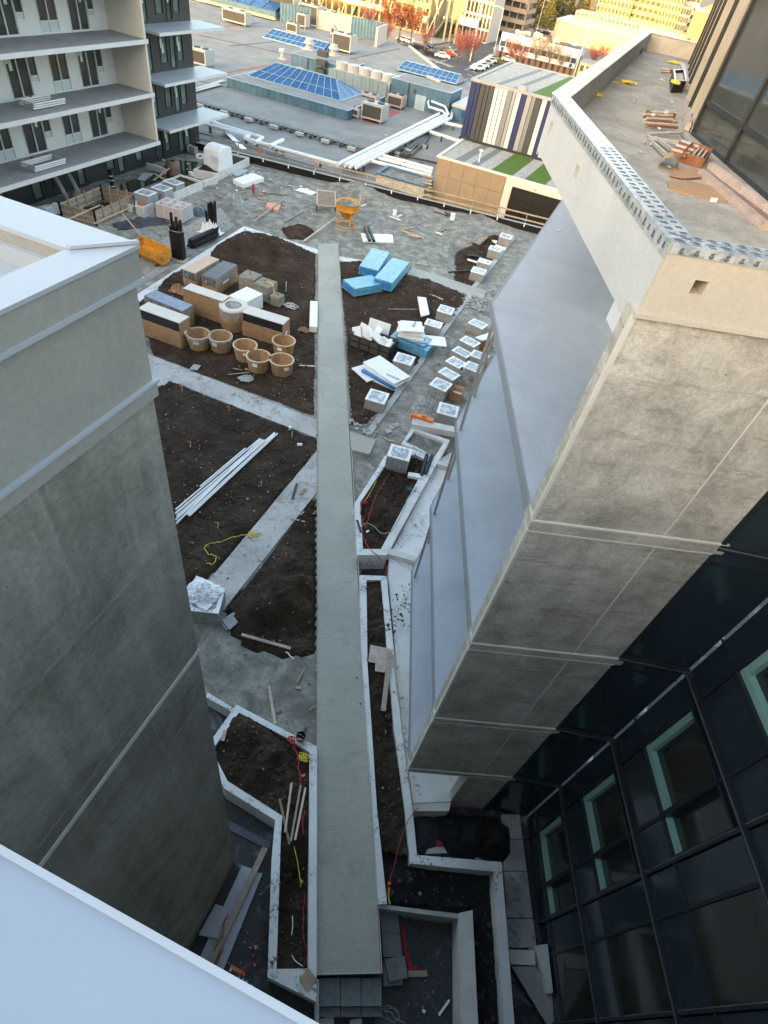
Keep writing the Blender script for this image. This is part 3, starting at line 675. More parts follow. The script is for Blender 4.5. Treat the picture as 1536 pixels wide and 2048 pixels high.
# dark curtain wall below
M['dim_metal'] = simple('dull_frame_line', (.11, .12, .13), .3, 6, .6, .1)
def cpane(fr, s0, s1, z0, z1, mat='navy', d=-.02): return fr.bx(s0, s1, z0, z1, d - .04, d).build('panel', mat, T)
L1 = (IC - PE).length
lev2 = [-.5, 2.32, 5.40, 8.53, 11.66, 14.6]
for z0, z1 in zip(lev2[:-1], lev2[1:]):
    cpane(G1, .0, L1, z0 + .05, z1 - .42); cpane(G1, 0, L1, z1 - .36, z1 - .06)
    G1.bx(.0, L1, z1 - .06, z1 + .05, -.06, .05).build('transom', 'dark_metal', T); G1.bx(0, L1, z1 - .42, z1 - .37, -.05, .0).build('transom', 'dark_metal', T)
    G1.bx(.0, .08, z0, z1, -.05, .03).build('mullion', 'dark_metal', T)
    G1.bx(.0, L1, z1 - .012, z1 + .012, .05, .058).build('trim_line', 'dim_metal', T)
    # long return wall with the windows
    h = z1 - z0
    wz0 = z1 - 2.02 if z0 > 0 else .35
    wz1 = z1 - .25
    for m in range(3):
        q = m * 4.55
        cpane(G2, q + .03, q + .53, z0 + .06, z1 - .06)
        cpane(G2, q + .6, q + 2.52, z0 + .06, wz0 - .06)
        for (a, b) in ((.59, 1.80), (1.88, 2.5)):
            win = MB()
            for (u0, u1, y0, y1) in ((a - .05, a, wz0 - .05, wz1 + .05), (b, b + .05, wz0 - .05, wz1 + .05), (a, b, wz0 - .05, wz0), (a, b, wz1, wz1 + .05)): G2.box(win, q + u0, q + u1, y0, y1, -.2, .03)
            w = win.build('window', 'dark_metal', T)
            G2.bx(q + a, q + b, wz0, wz1, -.18, -.16).build('pane', 'glass', w)
            rv = .13 if a < 1 else .05
            G2.bx(q + a, q + b, wz0, wz0 + rv, -.16, -.04).build('reveal', 'mint', w); a < 1 and G2.bx(q + a, q + a + rv, wz0 + rv, wz1, -.16, -.05).build('reveal', 'mint', w)
            if a > 1: G2.bx(q + b - .03, q + b, wz0 + .05, wz1, -.16, -.05).build('reveal', 'mint', w)
        cpane(G2, q + 2.62, q + 3.22, wz0, z1 - .1); cpane(G2, q + 3.3, q + 4.5, wz0, z1 - .1, 'glass', -.015); cpane(G2, q + 2.62, q + 4.5, z0 + .06, wz0 - .06)
        for a in (.56, 1.84, 2.57, 3.26, 4.53): G2.bx(q + a - .03, q + a + .03, z0 + .05, z1 - .05, -.06, .035 if a in (2.57, 4.53) else .012).build('mullion', 'dark_metal', T)
        for a in (2.57, 4.53): G2.bx(q + a - .035, q + a - .02, z0 + .1, z1 - .1, .035, .043).build('trim_line', 'dim_metal', T)
    G2.bx(0, 13.5, z1 - .05, z1 + .05, -.06, .06).build('transom', 'dark_metal', T); G2.bx(0, 13.5, z1 - .01, z1 + .014, .06, .07).build('trim_line', 'dim_metal', T)
    G2.bx(0, 13.5, wz0 - .055, wz0 - .005, -.055, .02).build('transom', 'dark_metal', T)
G2.bx(0, 13.5, -.5, 14.7, -.35, -.24).build('back_wall', 'dark_metal', T)
G1.bx(0, L1, -.5, 14.6, -.3, -.1).build('back_wall', 'dark_metal', T)

# ------------------------------------------------------------ concrete stair tower on the near left
L = thing('stair_tower', (-6, 1.4, -.5), 'stained concrete tower with beige stucco top and pale metal coping at near left', 'building')
X0 = -2.6; YC1 = 2.82
MB().b(-9, X0, .09, YC1, -.5, 10.42).build('lower_wall', 'lwall', L)
MB().b(-9, X0, .09, YC1, 10.50, 14.28).build('upper_wall', 'lwall', L)
MB().b(-9, X0 + .012, .09, YC1 + .012, 10.42, 10.50).build('band', 'sealant', L)
M['formline'] = simple('form_line', (.26, .247, .208), .35, 4, .9, .2, 30)
for z in (12.7, 10.75, 9.3, 7.1, 4.6, 1.5): MB().b(X0 - .02, X0 + .004, .09, YC1 + .004, z, z + .012 + .008 * (z % 1)).build('form_line', 'formline', L)
for y_, z0, z1 in ((1.9, 5.4, 10.42),): MB().b(X0 - .02, X0 + .003, y_, y_ + .01, z0, z1).build('form_line', 'formline', L)
MB().b(-9, X0 + .03, .09, YC1 + .03, 14.28, 14.40).build('ledge', 'stucco', L)
MB().b(-9, X0 + .045, .09, YC1 + .045, 14.40, 14.42).build('ledge_flashing', 'coping', L)
MB().b(-9, X0 + .01, .09, YC1 + .01, 14.42, 15.16).build('stucco_band', 'stucco', L)
MB().b(-9, X0 + .055, .09, YC1 + .055, 15.16, 15.19).build('drip_ledge', 'coping', L)
fas = MB(); fas.b(X0 - .18, X0 + .045, .09, YC1 + .04, 15.19, 15.375); fas.b(-9, X0 - .18, YC1 - .26, YC1 + .04, 15.19, 15.375); fas.build('parapet', 'stucco', L)
MB().prism([(X0 - .2, .09), (X0 + .055, .09), (X0 + .055, YC1 + .05), (X0 - .2, YC1 - .26)], 15.375, 15.40).build('coping', 'coping', L)
MB().prism([(-9, YC1 - .27), (X0 - .2, YC1 - .27), (X0 + .055, YC1 + .055), (-9, YC1 + .055)], 15.376, 15.406).build('coping', 'coping', L)
MB().prism([(X0 - .19, YC1 - .27), (X0 - .17, YC1 - .27), (X0 + .06, YC1 + .05), (X0 + .035, YC1 + .05)], 15.406, 15.425).build('coping_seam', 'coping', L)
MB().b(-9, X0 - .18, .09, YC1 - .26, 14.9, 15.10).build('roof', simple('grey_roof_sheet', (.30, .305, .31), .06, 1, .6), L)
for k in range(4): MB().b(-9, X0 - .181, YC1 - .75 - k * .55, YC1 - .735 - k * .55, 15.101, 15.106).build('roof_seam', 'grey_metal', L)
MB().b(-9, X0 - .19, YC1 - .30, YC1 - .262, 15.12, 15.30).build('upstand', 'coping', L)
# ------------------------------------------------------------ building the viewer stands on, plus unseen masses added for shade
V = thing('viewpoint_building', (0, -4, -.5), 'pale building with a broad white parapet cap in the near corner', 'building')
MB().b(-80, 70, -1.2, .055, -.5, 15.33).build('wall', 'stucco', V)
MB().b(-80, 70, -1.25, .058, 15.33, 15.392).build('parapet_cap', simple('pale_blue_cap', (.285, .335, .40), .05, .9, .5, .08, 70), V)
MB().b(-80, 70, .058, .074, 15.30, 15.402).build('cap_edge', 'coping', V)
MB().b(-80, 70, -9, -1.2, 13.5, 14.2).build('deck', 'conc', V)
MB().b(-85, 75, -14, -9, -.5, 19.8).build('unseen_storeys', 'stucco', V)  # out of view; height set to hold low sky glow off near walls
MB().b(-136, 75, -75, -60, -.5, 33.5).build('sun_blocker', 'stucco', V)  # unseen mass added to keep the low sun off the courtyard
# ------------------------------------------------------------ loose things near the walkway
def T3(x, y): return (380 + x / 2.737, 1300 + y / 2.737)
def T4(x, y): return (660 + x / 2.666, 1280 + y / 2.666)
def plank(a, b, w, t, za, label, mat='wood_pale', zb=None, name='plank', cat='plank', group=None):
    zb = za if zb is None else zb
    return one(name, MB().beam(P(*a, za), P(*b, zb), w, t), mat, label, cat, group)
def flat(name, pts, z, t, mat, label, cat, group=None):
    return one(name, MB().prism(poly(pts, z), z - t, z), mat, label, cat, group)
def cord(pts, z, r, label, mat, name='cord', cat='cord', n=6, sub=6, wig=.03, group=None):
    zs = z if isinstance(z, (list, tuple)) else [z] * len(pts)
    q = [P(*p, zz) for p, zz in zip(pts, zs)]; out = []
    for i in range(len(q) - 1):
        p0 = q[max(i - 1, 0)]; p1 = q[i]; p2 = q[i + 1]; p3 = q[min(i + 2, len(q) - 1)]
        for k in range(sub):
            t = k / sub
            v = .5 * ((2 * p1) + (p2 - p0) * t + (2 * p0 - 5 * p1 + 4 * p2 - p3) * t * t + (3 * p1 - p0 - 3 * p2 + p3) * t ** 3)
            out.append(v + Vector((random.uniform(-wig, wig), random.uniform(-wig, wig), 0)))
    out.append(q[-1])
    return one(name, MB().tube(out, r, n), mat, label, cat, group, smooth=True)
def tangle(px, z, rad, r, turns, label, mat, name='rope_coil', cat='rope'):
    c = P(*px, z); pts = []
    for k in range(int(turns * 14)):
        a = k / 14 * 2 * math.pi; rr = rad * (.55 + .45 * math.sin(k * .37 + 1.3)) * random.uniform(.8, 1.15)
        pts.append(c + Vector((math.cos(a) * rr, math.sin(a) * rr * .7, .02 + .05 * random.random())))
    return one(name, MB().tube(pts, r, 5), mat, label, cat, smooth=True)
# left pit
M['grey_sheet'] = simple('grey_board', (.40, .41, .43), .08, 2, .7, .1)
flat('insulation_board', [T3(285, 1180), T3(338, 1196), T3(105, 1720), T3(50, 1690)], -.44, .05, 'grey_sheet', 'long grey insulation board under the weathered plank in the left pit', 'board')
flat('insulation_board', [T3(355, 1215), T3(397, 1222), T3(180, 1760), T3(130, 1735)], -.42, .05, 'grey_sheet', 'narrow grey insulation board on the right side of the weathered plank', 'board')
flat('insulation_board', [T3(140, 1390), T3(207, 1412), T3(152, 1578), T3(46, 1560)], -.36, .05, 'grey_sheet', 'short square-cut grey board lying against the stained tower', 'board')
plank(T3(412, 1082), T3(108, 1725), .15, .05, -.30, 'long weathered plank lying across the grey boards in the left pit', 'wood_old')
flat('membrane_offcut', [T3(215, 935), T3(440, 1050), T3(438, 1082), T3(395, 1075), T3(215, 985)], -.46, .03, simple('blue_grey_panel', (.10, .115, .15), .1, 3, .6), 'dark blue-grey panel below the left planter wall', 'panel')
cord([T3(208, 1455), T3(190, 1480), T3(180, 1560), T3(150, 1610), T3(130, 1650)], -.28, .016, 'red strap lying over the weathered plank', 'red', wig=.02)
cord([T3(185, 1640), T3(160, 1680), T3(145, 1720), T3(160, 1740)], -.28, .016, 'short red strap at the near end of the weathered plank', 'red', wig=.02)
cord([T3(425, 1480), T3(418, 1560), T3(345, 1610), T3(372, 1710), T3(320, 1720), T3(270, 1800)], -.46, .012, 'thin red cord zigzagging on the membrane left of the near planter', 'red')
cord([T3(490, 1275), T3(440, 1290), T3(400, 1325), T3(380, 1345)], [.38, .1, -.3, -.44], .018, 'grey hose hanging over the rim of the left planter', 'grey_metal', 'hose', 'hose')
flat('orange_mark', [T3(225, 1720), T3(305, 1765), T3(300, 1785), T3(220, 1745)], -.512, .004, 'orange', 'orange paint mark sprayed on the membrane', 'paint mark')
# left planter contents
plank(T3(556, 728), T3(520, 998), .055, .04, .50, 'pale batten standing out leftmost across the left planter', 'wood_pale')
plank(T3(606, 740), T3(552, 1046), .055, .04, .52, 'muddy batten in the middle of three across the left planter', 'wood_old')
plank(T3(632, 754), T3(575, 1040), .055, .04, .55, 'pale batten rightmost of three across the left planter', 'wood_pale')
plank(T3(490, 815), T3(545, 1062), .06, .03, .42, 'muddy plank lying crosswise under the three battens', 'wood_old')
c = P(*T3(605, 490), .3)
bk = thing('bucket', c, 'black bucket on the rim of the left planter, beside the walkway', 'bucket')
MB().lathe([(.10, 0), (.13, .26), (.14, .27), (.125, .26), (.095, .03), (0, .03)], n=18).build('shell', 'black', bk, smooth=True, local=True)
MB().tube([(.13 * math.cos(a), .13 * math.sin(a) * .3 - .05, .27 + .1 * math.sin(a)) for a in [math.pi * k / 10 for k in range(11)]], .006, 5).build('handle', 'grey_metal', bk, local=True)
tangle(T3(560, 495), .55, .16, .014, 5, 'tangle of red rope left of the black bucket', 'red')
tangle(T3(625, 590), .42, .17, .013, 5, 'tangle of yellow rope below the black bucket', 'ylw')
cord([T3(570, 520), T3(590, 600), T3(600, 690), T3(605, 740)], .5, .016, 'red hose running from the rope tangle down the left planter', 'red', 'hose', 'hose')
cord([T3(628, 1330), T3(620, 1450), T3(622, 1560), T3(640, 1680), T3(605, 1790)], .02, .014, 'red cord along the right wall inside the left planter', 'red')
cord([T3(630, 880), T3(615, 950), T3(622, 1010)], .3, .02, 'short red hose under the battens', 'red', 'hose', 'hose', wig=.01)
cord([T3(570, 1075), T3(590, 1170), T3(608, 1290)], .2, .010, 'straight yellow rope lying in the left planter', 'ylw', 'rope', 'rope', wig=.004)
tangle(T3(610, 1270), .18, .04, .008, 2, 'small knot at the end of the straight yellow rope', 'ylw')
cord([T3(560, 1455), T3(562, 1510), T3(556, 1560)], .04, .012, 'short white pipe upright in the left planter', 'pvc', 'pipe', 'pipe', wig=.0)
cord([T3(558, 1670), T3(575, 1700), T3(615, 1730)], .04, .012, 'short curved white pipe near the end of the left planter', 'pvc', 'pipe', 'pipe', wig=.0)
flat('plywood_square', [T3(645, 1737), T3(695, 1800), T3(640, 1865), T3(597, 1800)], .40, .02, 'wood', 'square plywood cover set diagonally on the near corner of the left planter', 'board')
flat('marker_flag', [T3(610, 683), T3(632, 675), T3(628, 692), T3(612, 696)], .46, .01, simple('fluorescent_orange', (.9, .12, .05), .05, 3, .5), 'fluorescent orange scrap on the left planter soil', 'scrap')
plank(T3(192, 440), T3(178, 497), .10, .02, .62, 'short pale board stuck in the soil heap of the left planter', 'wood_pink')
plank(T3(432, 197), T3(466, 405), .085, .04, .03, 'straight pale board lying on the sand above the left planter', 'wood_pale')
plank(T3(628, 98), T3(585, 182), .05, .03, .03, 'short weathered stick beside the left edge of the walkway', 'wood_old')
plank(T3(578, 205), T3(606, 208), .09, .04, .03, 'small wood block beside the left edge of the walkway', 'wood')
plank(T3(650, 330), T3(684, 308), .03, .03, .03, 'thin stick touching the left edge of the walkway', 'wood_pale')
# walkway end: paver landing
Lp = thing('paver_landing', P(700, 1990, -.2), 'three grey pavers forming a step at the near end of the walkway', 'pavers')
for x0, x1 in ((640, 680), (681.5, 721.5), (723, 763)):
    MB().prism(poly([(x0, 1957), (x1, 1956), (x1, 2012), (x0, 2013)], -.1), -.2, -.1).build('paver', 'paver_grey', Lp)
    MB().prism(poly([(x0, 2015), (x1, 2014), (x1, 2034), (x0, 2034)], -.22), -.3, -.22).build('paver', 'paver_grey', Lp)
one('timber_block', MB().beam(P(633, 1960, -.1), P(633, 2048, -.1), .10, .4), 'conc', 'grey block under the corner of the left planter', 'block')
flat('white_cover', [(640, 2038), (668, 2030), (668, 2060), (640, 2060)], -.42, .03, 'wplanter', 'small pale cover at the bottom edge below the paver step', 'cover')
flat('white_cover', [(700, 2040), (724, 2036), (724, 2062), (700, 2062)], -.42, .03, 'wplanter', 'pale square cover right of the small cover at the bottom edge', 'cover')
# right of the walkway
Sp = thing('stacked_pavers', P(785, 1880, -.5), 'dark grey pavers laid in a strip beside the near right edge of the walkway', 'pavers')
for pts, z in (([T4(265, 1430), T4(360, 1440), T4(372, 1560), T4(275, 1560)], -.28), ([T4(276, 1562), T4(373, 1562), T4(384, 1688), T4(284, 1690)], -.28)): MB().prism(poly(pts, z), -.5, z).build('paver', 'paver_grey', Sp)
Sq = thing('loose_pavers', P(792, 1945, -.5), 'two dark square pavers stacked askew beside the wood block', 'pavers')
MB().prism(poly([T4(286, 1698), T4(390, 1690), T4(388, 1838), T4(284, 1848)], -.36), -.48, -.36).build('paver', 'paver_grey', Sq)
MB().prism(poly([T4(290, 1700), T4(398, 1684), T4(416, 1800), T4(315, 1822)], -.27), -.355, -.27).build('paver', 'paver_grey', Sq)
plank(T4(415, 1780), T4(515, 1778), .12, .07, -.44, 'short wood block on the membrane beside the red netting', 'wood', name='wood_block', cat='block')
M['rednet'] = simple('red_netting', (.30, .02, .03), .3, 20, .7, .5, 60)
flat('red_netting', [T4(372, 1495), T4(398, 1540), T4(410, 1640), T4(440, 1740), T4(500, 1752), T4(420, 1762), T4(400, 1680), T4(385, 1600)], -.46, .04, 'rednet', 'strip of red netting on the dark membrane near the walkway end', 'netting')
cord([T4(385, 1475), T4(470, 1490), T4(560, 1505), T4(610, 1500), T4(635, 1455)], -.48, .008, 'thin grey cable looping across the dark membrane', 'grey_metal', 'cable', 'cable')
cord([T4(275, 1970), T4(320, 1990), T4(400, 2048), T4(450, 2100)], -.48, .012, 'pale cable at the bottom edge of the dark membrane', 'grey_metal', 'cable', 'cable')
tangle(T4(310, 2010), -.49, .3, .006, 2, 'loose loop of thin wire below the loose pavers', 'grey_metal', 'wire_loop', 'wire')
plank(T4(580, 2000), T4(636, 1920), .05, .03, -.46, 'short white stick on the dark membrane near the bottom edge', 'white_foam', name='white_stick', cat='stick')
flat('rubble_chip', [T4(492, 1965), T4(512, 1975), T4(505, 1992), T4(493, 1985)], -.48, .03, 'white_foam', 'white chip on the dark membrane left of the white stick', 'chip')
# planter strip
flat('plywood_sheet', [T4(215, 25), T4(330, 48), T4(322, 178), T4(240, 165), T4(242, 122), T4(204, 115)], .40, .02, 'wood_pink', 'pinkish plywood offcut lying over the long planter strip', 'board')
plank(T4(320, 60), T4(284, 378), .15, .03, .44, 'broad pinkish plank on the plywood offcut', 'wood_pink')
plank(T4(340, 80), T4(368, 320), .07, .03, .44, 'narrow pinkish plank splayed right of the broad one', 'wood_pink')
cord([T4(470, 895), T4(440, 925), T4(400, 1000), T4(370, 1090), T4(335, 1230), T4(308, 1310), T4(300, 1390)], [.2, .4, .4, .3, .25, .35, .3], .010, 'red cord crossing the rim of the long planter strip', 'red', wig=.008)
tangle(T4(315, 1302), .32, .04, .012, 2, 'bright orange knot at the end of the long planter strip', simple('lit_orange', (.9, .22, .03), .1, 4, .5), 'rope_knot', 'rope')
cord([T4(318, 1320), T4(312, 1360), T4(320, 1410)], .3, .016, 'short yellow strap at the end of the long planter strip', 'ylw', 'strap', 'strap', wig=.003)
# tarpaulin heap
def heap(name, pts, z, hgt, mat, label, cat, res=.06, fr=1.6, edge=.3, kind=None, amp=.5):
    pl = poly(pts, z)
    def hf(x, y):
        e = min(1, edge_dist((x, y), pl) / edge) if inside((x, y), pl) else 0
        return z + hgt * (e * (1 - amp) + e * amp * (1.2 * abs(fbm(x, y, fr, 4)) * 2))
    return tag(terrain(name, pl, res, hf, mat), label, cat, None, kind)
heap('tarpaulin', [T4(555, 925), T4(700, 935), T4(880, 945), T4(960, 1000), T4(972, 1150), T4(930, 1190), T4(840, 1180), T4(760, 1165), T4(640, 1150), T4(590, 1050)], -.45, .4, 'felt', 'black tarpaulin heaped in the pit beside the dark curtain wall', 'tarpaulin')
heap('drainage_mat', [T4(450, 890), T4(545, 930), T4(600, 1010), T4(520, 1090), T4(470, 1130)], -.46, .12, 'membrane', 'dark grey drainage mat beside the long planter strip in the pit', 'mat', amp=.3)
flat('paver_offcut', [T4(520, 1115), T4(600, 1095), T4(625, 1135), T4(510, 1140)], -.4, .08, 'wplanter', 'pale slab under the red net bag in the pit', 'slab')
tangle(T4(583, 1090), -.38, .09, .016, 4, 'small red net bag on the pale slab in the pit', 'red', 'net_bag', 'bag')
flat('pale_slab', [T4(770, 1155), T4(830, 1135), T4(870, 1170), T4(780, 1172)], -.42, .07, 'conc', 'broken pale slab beside the black tarpaulin', 'slab')
cord([T4(640, 865), T4(655, 860), T4(660, 875), T4(700, 883), T4(780, 880)], [1.0, 1.2, .95, .9, .95], .012, 'red strap tied round the foot of the cast wall', 'red', wig=.01)
# strip along the curtain wall
for k, (a, b) in enumerate(((930, 1060), (1065, 1230), (1235, 1480), (1486, 1640))):
    def ex(y): return 915 + (y - 930) * .045, 1010 + (y - 930) * .13
    x0, x1 = ex(a); x2, x3 = ex(b)
    struct(MB().prism(poly([T4(x0, a), T4(x1, a), T4(x3, b), T4(x2, b)], -.4), -.55, -.4).build('paved_strip', M['slab'] if k != 1 else M['conc']))
blk = MB().prism(poly([T4(955, 1650), T4(1090, 1655), T4(1097, 1735), T4(962, 1728)], .0), -.5, .0)
one('concrete_curb', blk, 'wplanter', 'short pale concrete curb between the long planter strip and the curtain wall', 'curb')
one('concrete_block', MB().prism(poly([T4(1095, 1630), T4(1160, 1620), T4(1190, 1880), T4(1165, 1885)], .1), -.5, .1), 'wplanter', 'narrow wedge-shaped concrete block against the curtain wall', 'block')
one('ramp_slab', MB().hexa([P(*T4(968, 1742), -.3), P(*T4(1092, 1740), -.3), P(*T4(1340, 2090), -.5), P(*T4(1180, 2090), -.5), P(*T4(968, 1742), -.05), P(*T4(1092, 1740), -.05), P(*T4(1340, 2090), -.3), P(*T4(1180, 2090), -.3)]), 'conc', 'long grey concrete ramp slab running to the bottom edge', 'ramp')
# pointed planter contents
def T2(x, y): return (660 + x / 3.791, 780 + y / 3.791)
cord([T2(455, 625), T2(370, 760), T2(330, 850), T2(300, 950), T2(265, 1050)], .40, .014, 'red hose lying straight through the pointed planter', 'red', 'hose', 'hose', wig=.01)
cord([T2(235, 860), T2(230, 940), T2(250, 970), T2(245, 1090), T2(290, 1190), T2(350, 1250), T2(415, 1330), T2(420, 1400)], [.4, .4, .36, .36, .36, .4, .3, .1], .018, 'red hose spilling over the point of the planter towards the long strip', 'red', 'hose', 'hose')
tangle(T2(262, 855), .4, .14, .013, 4, 'coil of red rope on the left rim of the pointed planter', 'red')
cord([T2(265, 840), T2(310, 770), T2(350, 690)], .42, .012, 'orange-yellow cord beside the coil of red rope', 'ylw', wig=.01)
cord([T2(240, 1040), T2(270, 1010), T2(330, 1030), T2(380, 1080), T2(430, 1085), T2(480, 1050), T2(560, 900), T2(590, 820), T2(660, 740)], .40, .014, 'pale grey hose curving across the pointed planter', 'grey_metal', 'hose', 'hose', wig=.005)
cord([T2(640, 480), T2(690, 530), T2(780, 580), T2(805, 620), T2(765, 705)], .42, .012, 'blue-green cable trailing over the planter wall onto the white pad', 'teal', 'cable', 'cable', wig=.005)
tangle(T2(605, 755), .36, .15, .010, 4, 'coil of blue-green cable at the right of the pointed planter', 'teal', 'cable_coil', 'cable')
one('drain_pipe', MB().tube([P(*T2(735, 490), .42), P(*T2(690, 650), .38)], .09, 10), 'black', 'black drain pipe left of two in the pointed planter', 'pipe', smooth=False)
one('drain_pipe', MB().tube([P(*T2(772, 500), .42), P(*T2(722, 640), .38)], .09, 10), 'black', 'black drain pipe right of two in the pointed planter', 'pipe', smooth=False)
one('foam_block', MB().prism(poly([T2(595, 622), T2(690, 635), T2(690, 668), T2(590, 650)], .42), .28, .42), 'white_foam', 'small white foam block below the black drain pipes', 'foam')
plank(T2(205, 985), T2(235, 1080), .09, .02, .41, 'short dark board on the left rim of the pointed planter', 'dark_metal', name='dark_offcut', cat='board')
flat('paper_scrap', [T2(270, 1075), T2(290, 1058), T2(298, 1070), T2(280, 1082)], .34, .01, 'white_foam', 'white scrap in the point of the pointed planter', 'scrap')
plank(T2(425, 378), T2(485, 388), .08, .03, .03, 'small pale wood block on the sand by the walkway stub', 'wood_pale', name='wood_block', cat='block')
for k, q in enumerate(((440, 288), (470, 270), (415, 315))):
    flat('broken_slab', [T2(q[0], q[1] - 15), T2(q[0] + 45, q[1] - 25), T2(q[0] + 60, q[1]), T2(q[0] + 20, q[1] + 12)], .05, .05, 'conc', ('grey broken slab chip in the middle of the sandy lane', 'upper grey broken slab chip on the sandy lane', 'small pale broken slab chip on the sandy lane')[k], 'rubble', 'broken slab chips on the lane')
# left middle beds
def T1(x, y): return (280 + x / 3.15, 700 + y / 3.15)
pb = thing('pipe_bundle', P(450, 960, .05), 'bundle of long white plastic pipes lying diagonally on the dark soil bed', 'pipes')
ends = [((755, 560), (225, 1005)), ((775, 566), (222, 1030)), ((788, 568), (230, 1045)), ((848, 522), (232, 1060)), ((866, 526), (310, 1046)), ((780, 575), (225, 1070)), ((770, 570), (235, 1085)), ((664, 620), (380, 860)), ((762, 562), (228, 1095)), ((850, 528), (300, 1040))]
for k, (a, b) in enumerate(ends):
    MB().tube([P(*T1(*a), .12 + .05 * (k % 3)), P(*T1(*b), .10 + .045 * ((k + 1) % 3))], .038, 8).build('pipe', 'pvc', pb)
for k, (q, fl, lab) in enumerate((((264, 265), 1, 'survey stake with orange ribbon near the far left corner of the dark bed'), ((560, 395), 1, 'survey stake with orange ribbon near the cross path, middle of the dark bed'), ((955, 550), 0, 'plain survey stake near the walkway corner of the dark bed'), ((318, 618), 1, 'survey stake with orange ribbon left of the pipe bundle'), ((762, 865), 0, 'short plain stake right of the pipe bundle'), ((490, 1128), 1, 'short stake with red cap near the yellow rope'), ((915, 1320), 0, 'plain stake behind the soil heap beside the walkway'))):
    c = P(*T1(*q), .0); t = thing('survey_stake', (c.x, c.y, -.05), lab, 'stake', 'survey stakes in the dark beds')
    MB().beam((0, 0, 0), (.03, .02, .42), .03, .03).build('stake', 'wood_pale', t, local=True)
    if fl: MB().box((-.05, .0, .38), (.12, .02, .10), .5, .3).build('ribbon', simple('fluorescent_orange', (.9, .12, .05)), t, local=True)
cord([T1(765, 1155), T1(700, 1160), T1(600, 1175), T1(500, 1210), T1(430, 1225), T1(412, 1250), T1(430, 1285), T1(478, 1300), T1(465, 1345), T1(415, 1345)], [.06, .06] + [.07] * 8, .014, 'yellow rope trailing from the diagonal path onto the dark bed', 'ylw', 'rope', 'rope')
tangle(T1(715, 1165), .06, .22, .012, 4, 'coil of yellow rope on the diagonal path', 'ylw')
cord([T1(530, 945), T1(590, 930), T1(650, 930), T1(690, 938)], .07, .02, 'short bent black pipe on the dark bed', 'black', 'pipe', 'pipe', wig=0)
plank(T1(988, 842), T1(960, 940), .10, .03, .07, 'dark board lying on the diagonal path', 'dark_metal', name='board', cat='board')
plank(T1(1005, 910), T1(1050, 875), .07, .03, .07, 'brown scrap of wood beside the dark board on the diagonal path', 'wood')
plank(T1(945, 1060), T1(1040, 1082), .05, .03, .08, 'thin stick across the edge of the diagonal path', 'wood_pale')
plank(T1(1010, 1040), T1(1035, 1018), .07, .03, .08, 'stub of wood beside the thin stick on the diagonal path', 'wood')
one('plaster_pot', MB().lathe([(.07, 0), (.07, .16), (0, .16)], P(*T1(945, 500), .05), 10), 'pvc', 'small white tin near the corner of the dark bed and cross path', 'tin')
one('plaster_pot', MB().tube([P(*T1(990, 596), .1), P(*T1(1022, 598), .1)], .075, 10), 'pvc', 'white tin lying on its side near the walkway', 'tin')
plank(T1(640, 1793), T1(950, 1880), .10, .05, .12, 'pale board lying at the foot of the dark soil heap', 'wood_pink')
flat('paver', [T1(590, 1650), T1(634, 1700), T1(565, 1762), T1(512, 1700)], .14, .05, simple('slate_paver', (.30, .31, .32), .1, 4, .7), 'grey square paver leaning askew beside the wrapped pallet, upper one', 'paver')
flat('paver', [T1(520, 1690), T1(575, 1745), T1(545, 1765), T1(505, 1720)], .07, .05, simple('slate_paver', (.30, .31, .32)), 'grey square paver half hidden under another beside the wrapped pallet', 'paver')
cord([T1(925, 1900), T1(940, 1925), T1(970, 1945)], .1, .02, 'white plastic bag twisted at the foot of the soil heap', 'white_foam', 'plastic_bag', 'bag')
flat('small_slab', [T1(340, 88), T1(385, 97), T1(362, 126), T1(310, 120)], .08, .04, 'paver', 'small square pale slab beside the cross path below the wrapped boxes', 'slab')
plank(T1(1005, 98), T1(1100, 103), .05, .05, .06, 'white batten pointing at the left edge of the walkway', 'white_foam', name='white_batten', cat='batten')
sh = thing('shovel', P(*T1(640, 155), .05), 'dirty shovel lying on the soil below the round tubs', 'shovel')
MB().tube([P(*T1(555, 155), .1), P(*T1(690, 140), .12)], .02, 6).build('handle', 'wood_pale', sh)
MB().tube([P(*T1(585, 115), .1), P(*T1(640, 125), .1)], .02, 6).build('grip', 'wood_pale', sh)
heap2 = terrain('blade', poly([T1(610, 175), T1(690, 150), T1(722, 185), T1(690, 205), T1(640, 200)], .05), .06, lambda x, y: .06 + .05 * fbm(x, y, 2, 2), 'grey_metal'); heap2.parent = sh; heap2.location = heap2.location - sh.location
tangle(T1(670, 128), .1, .13, .02, 2, 'curl of pale strapping beside the shovel', 'wood_pale', 'strapping_curl', 'strapping')
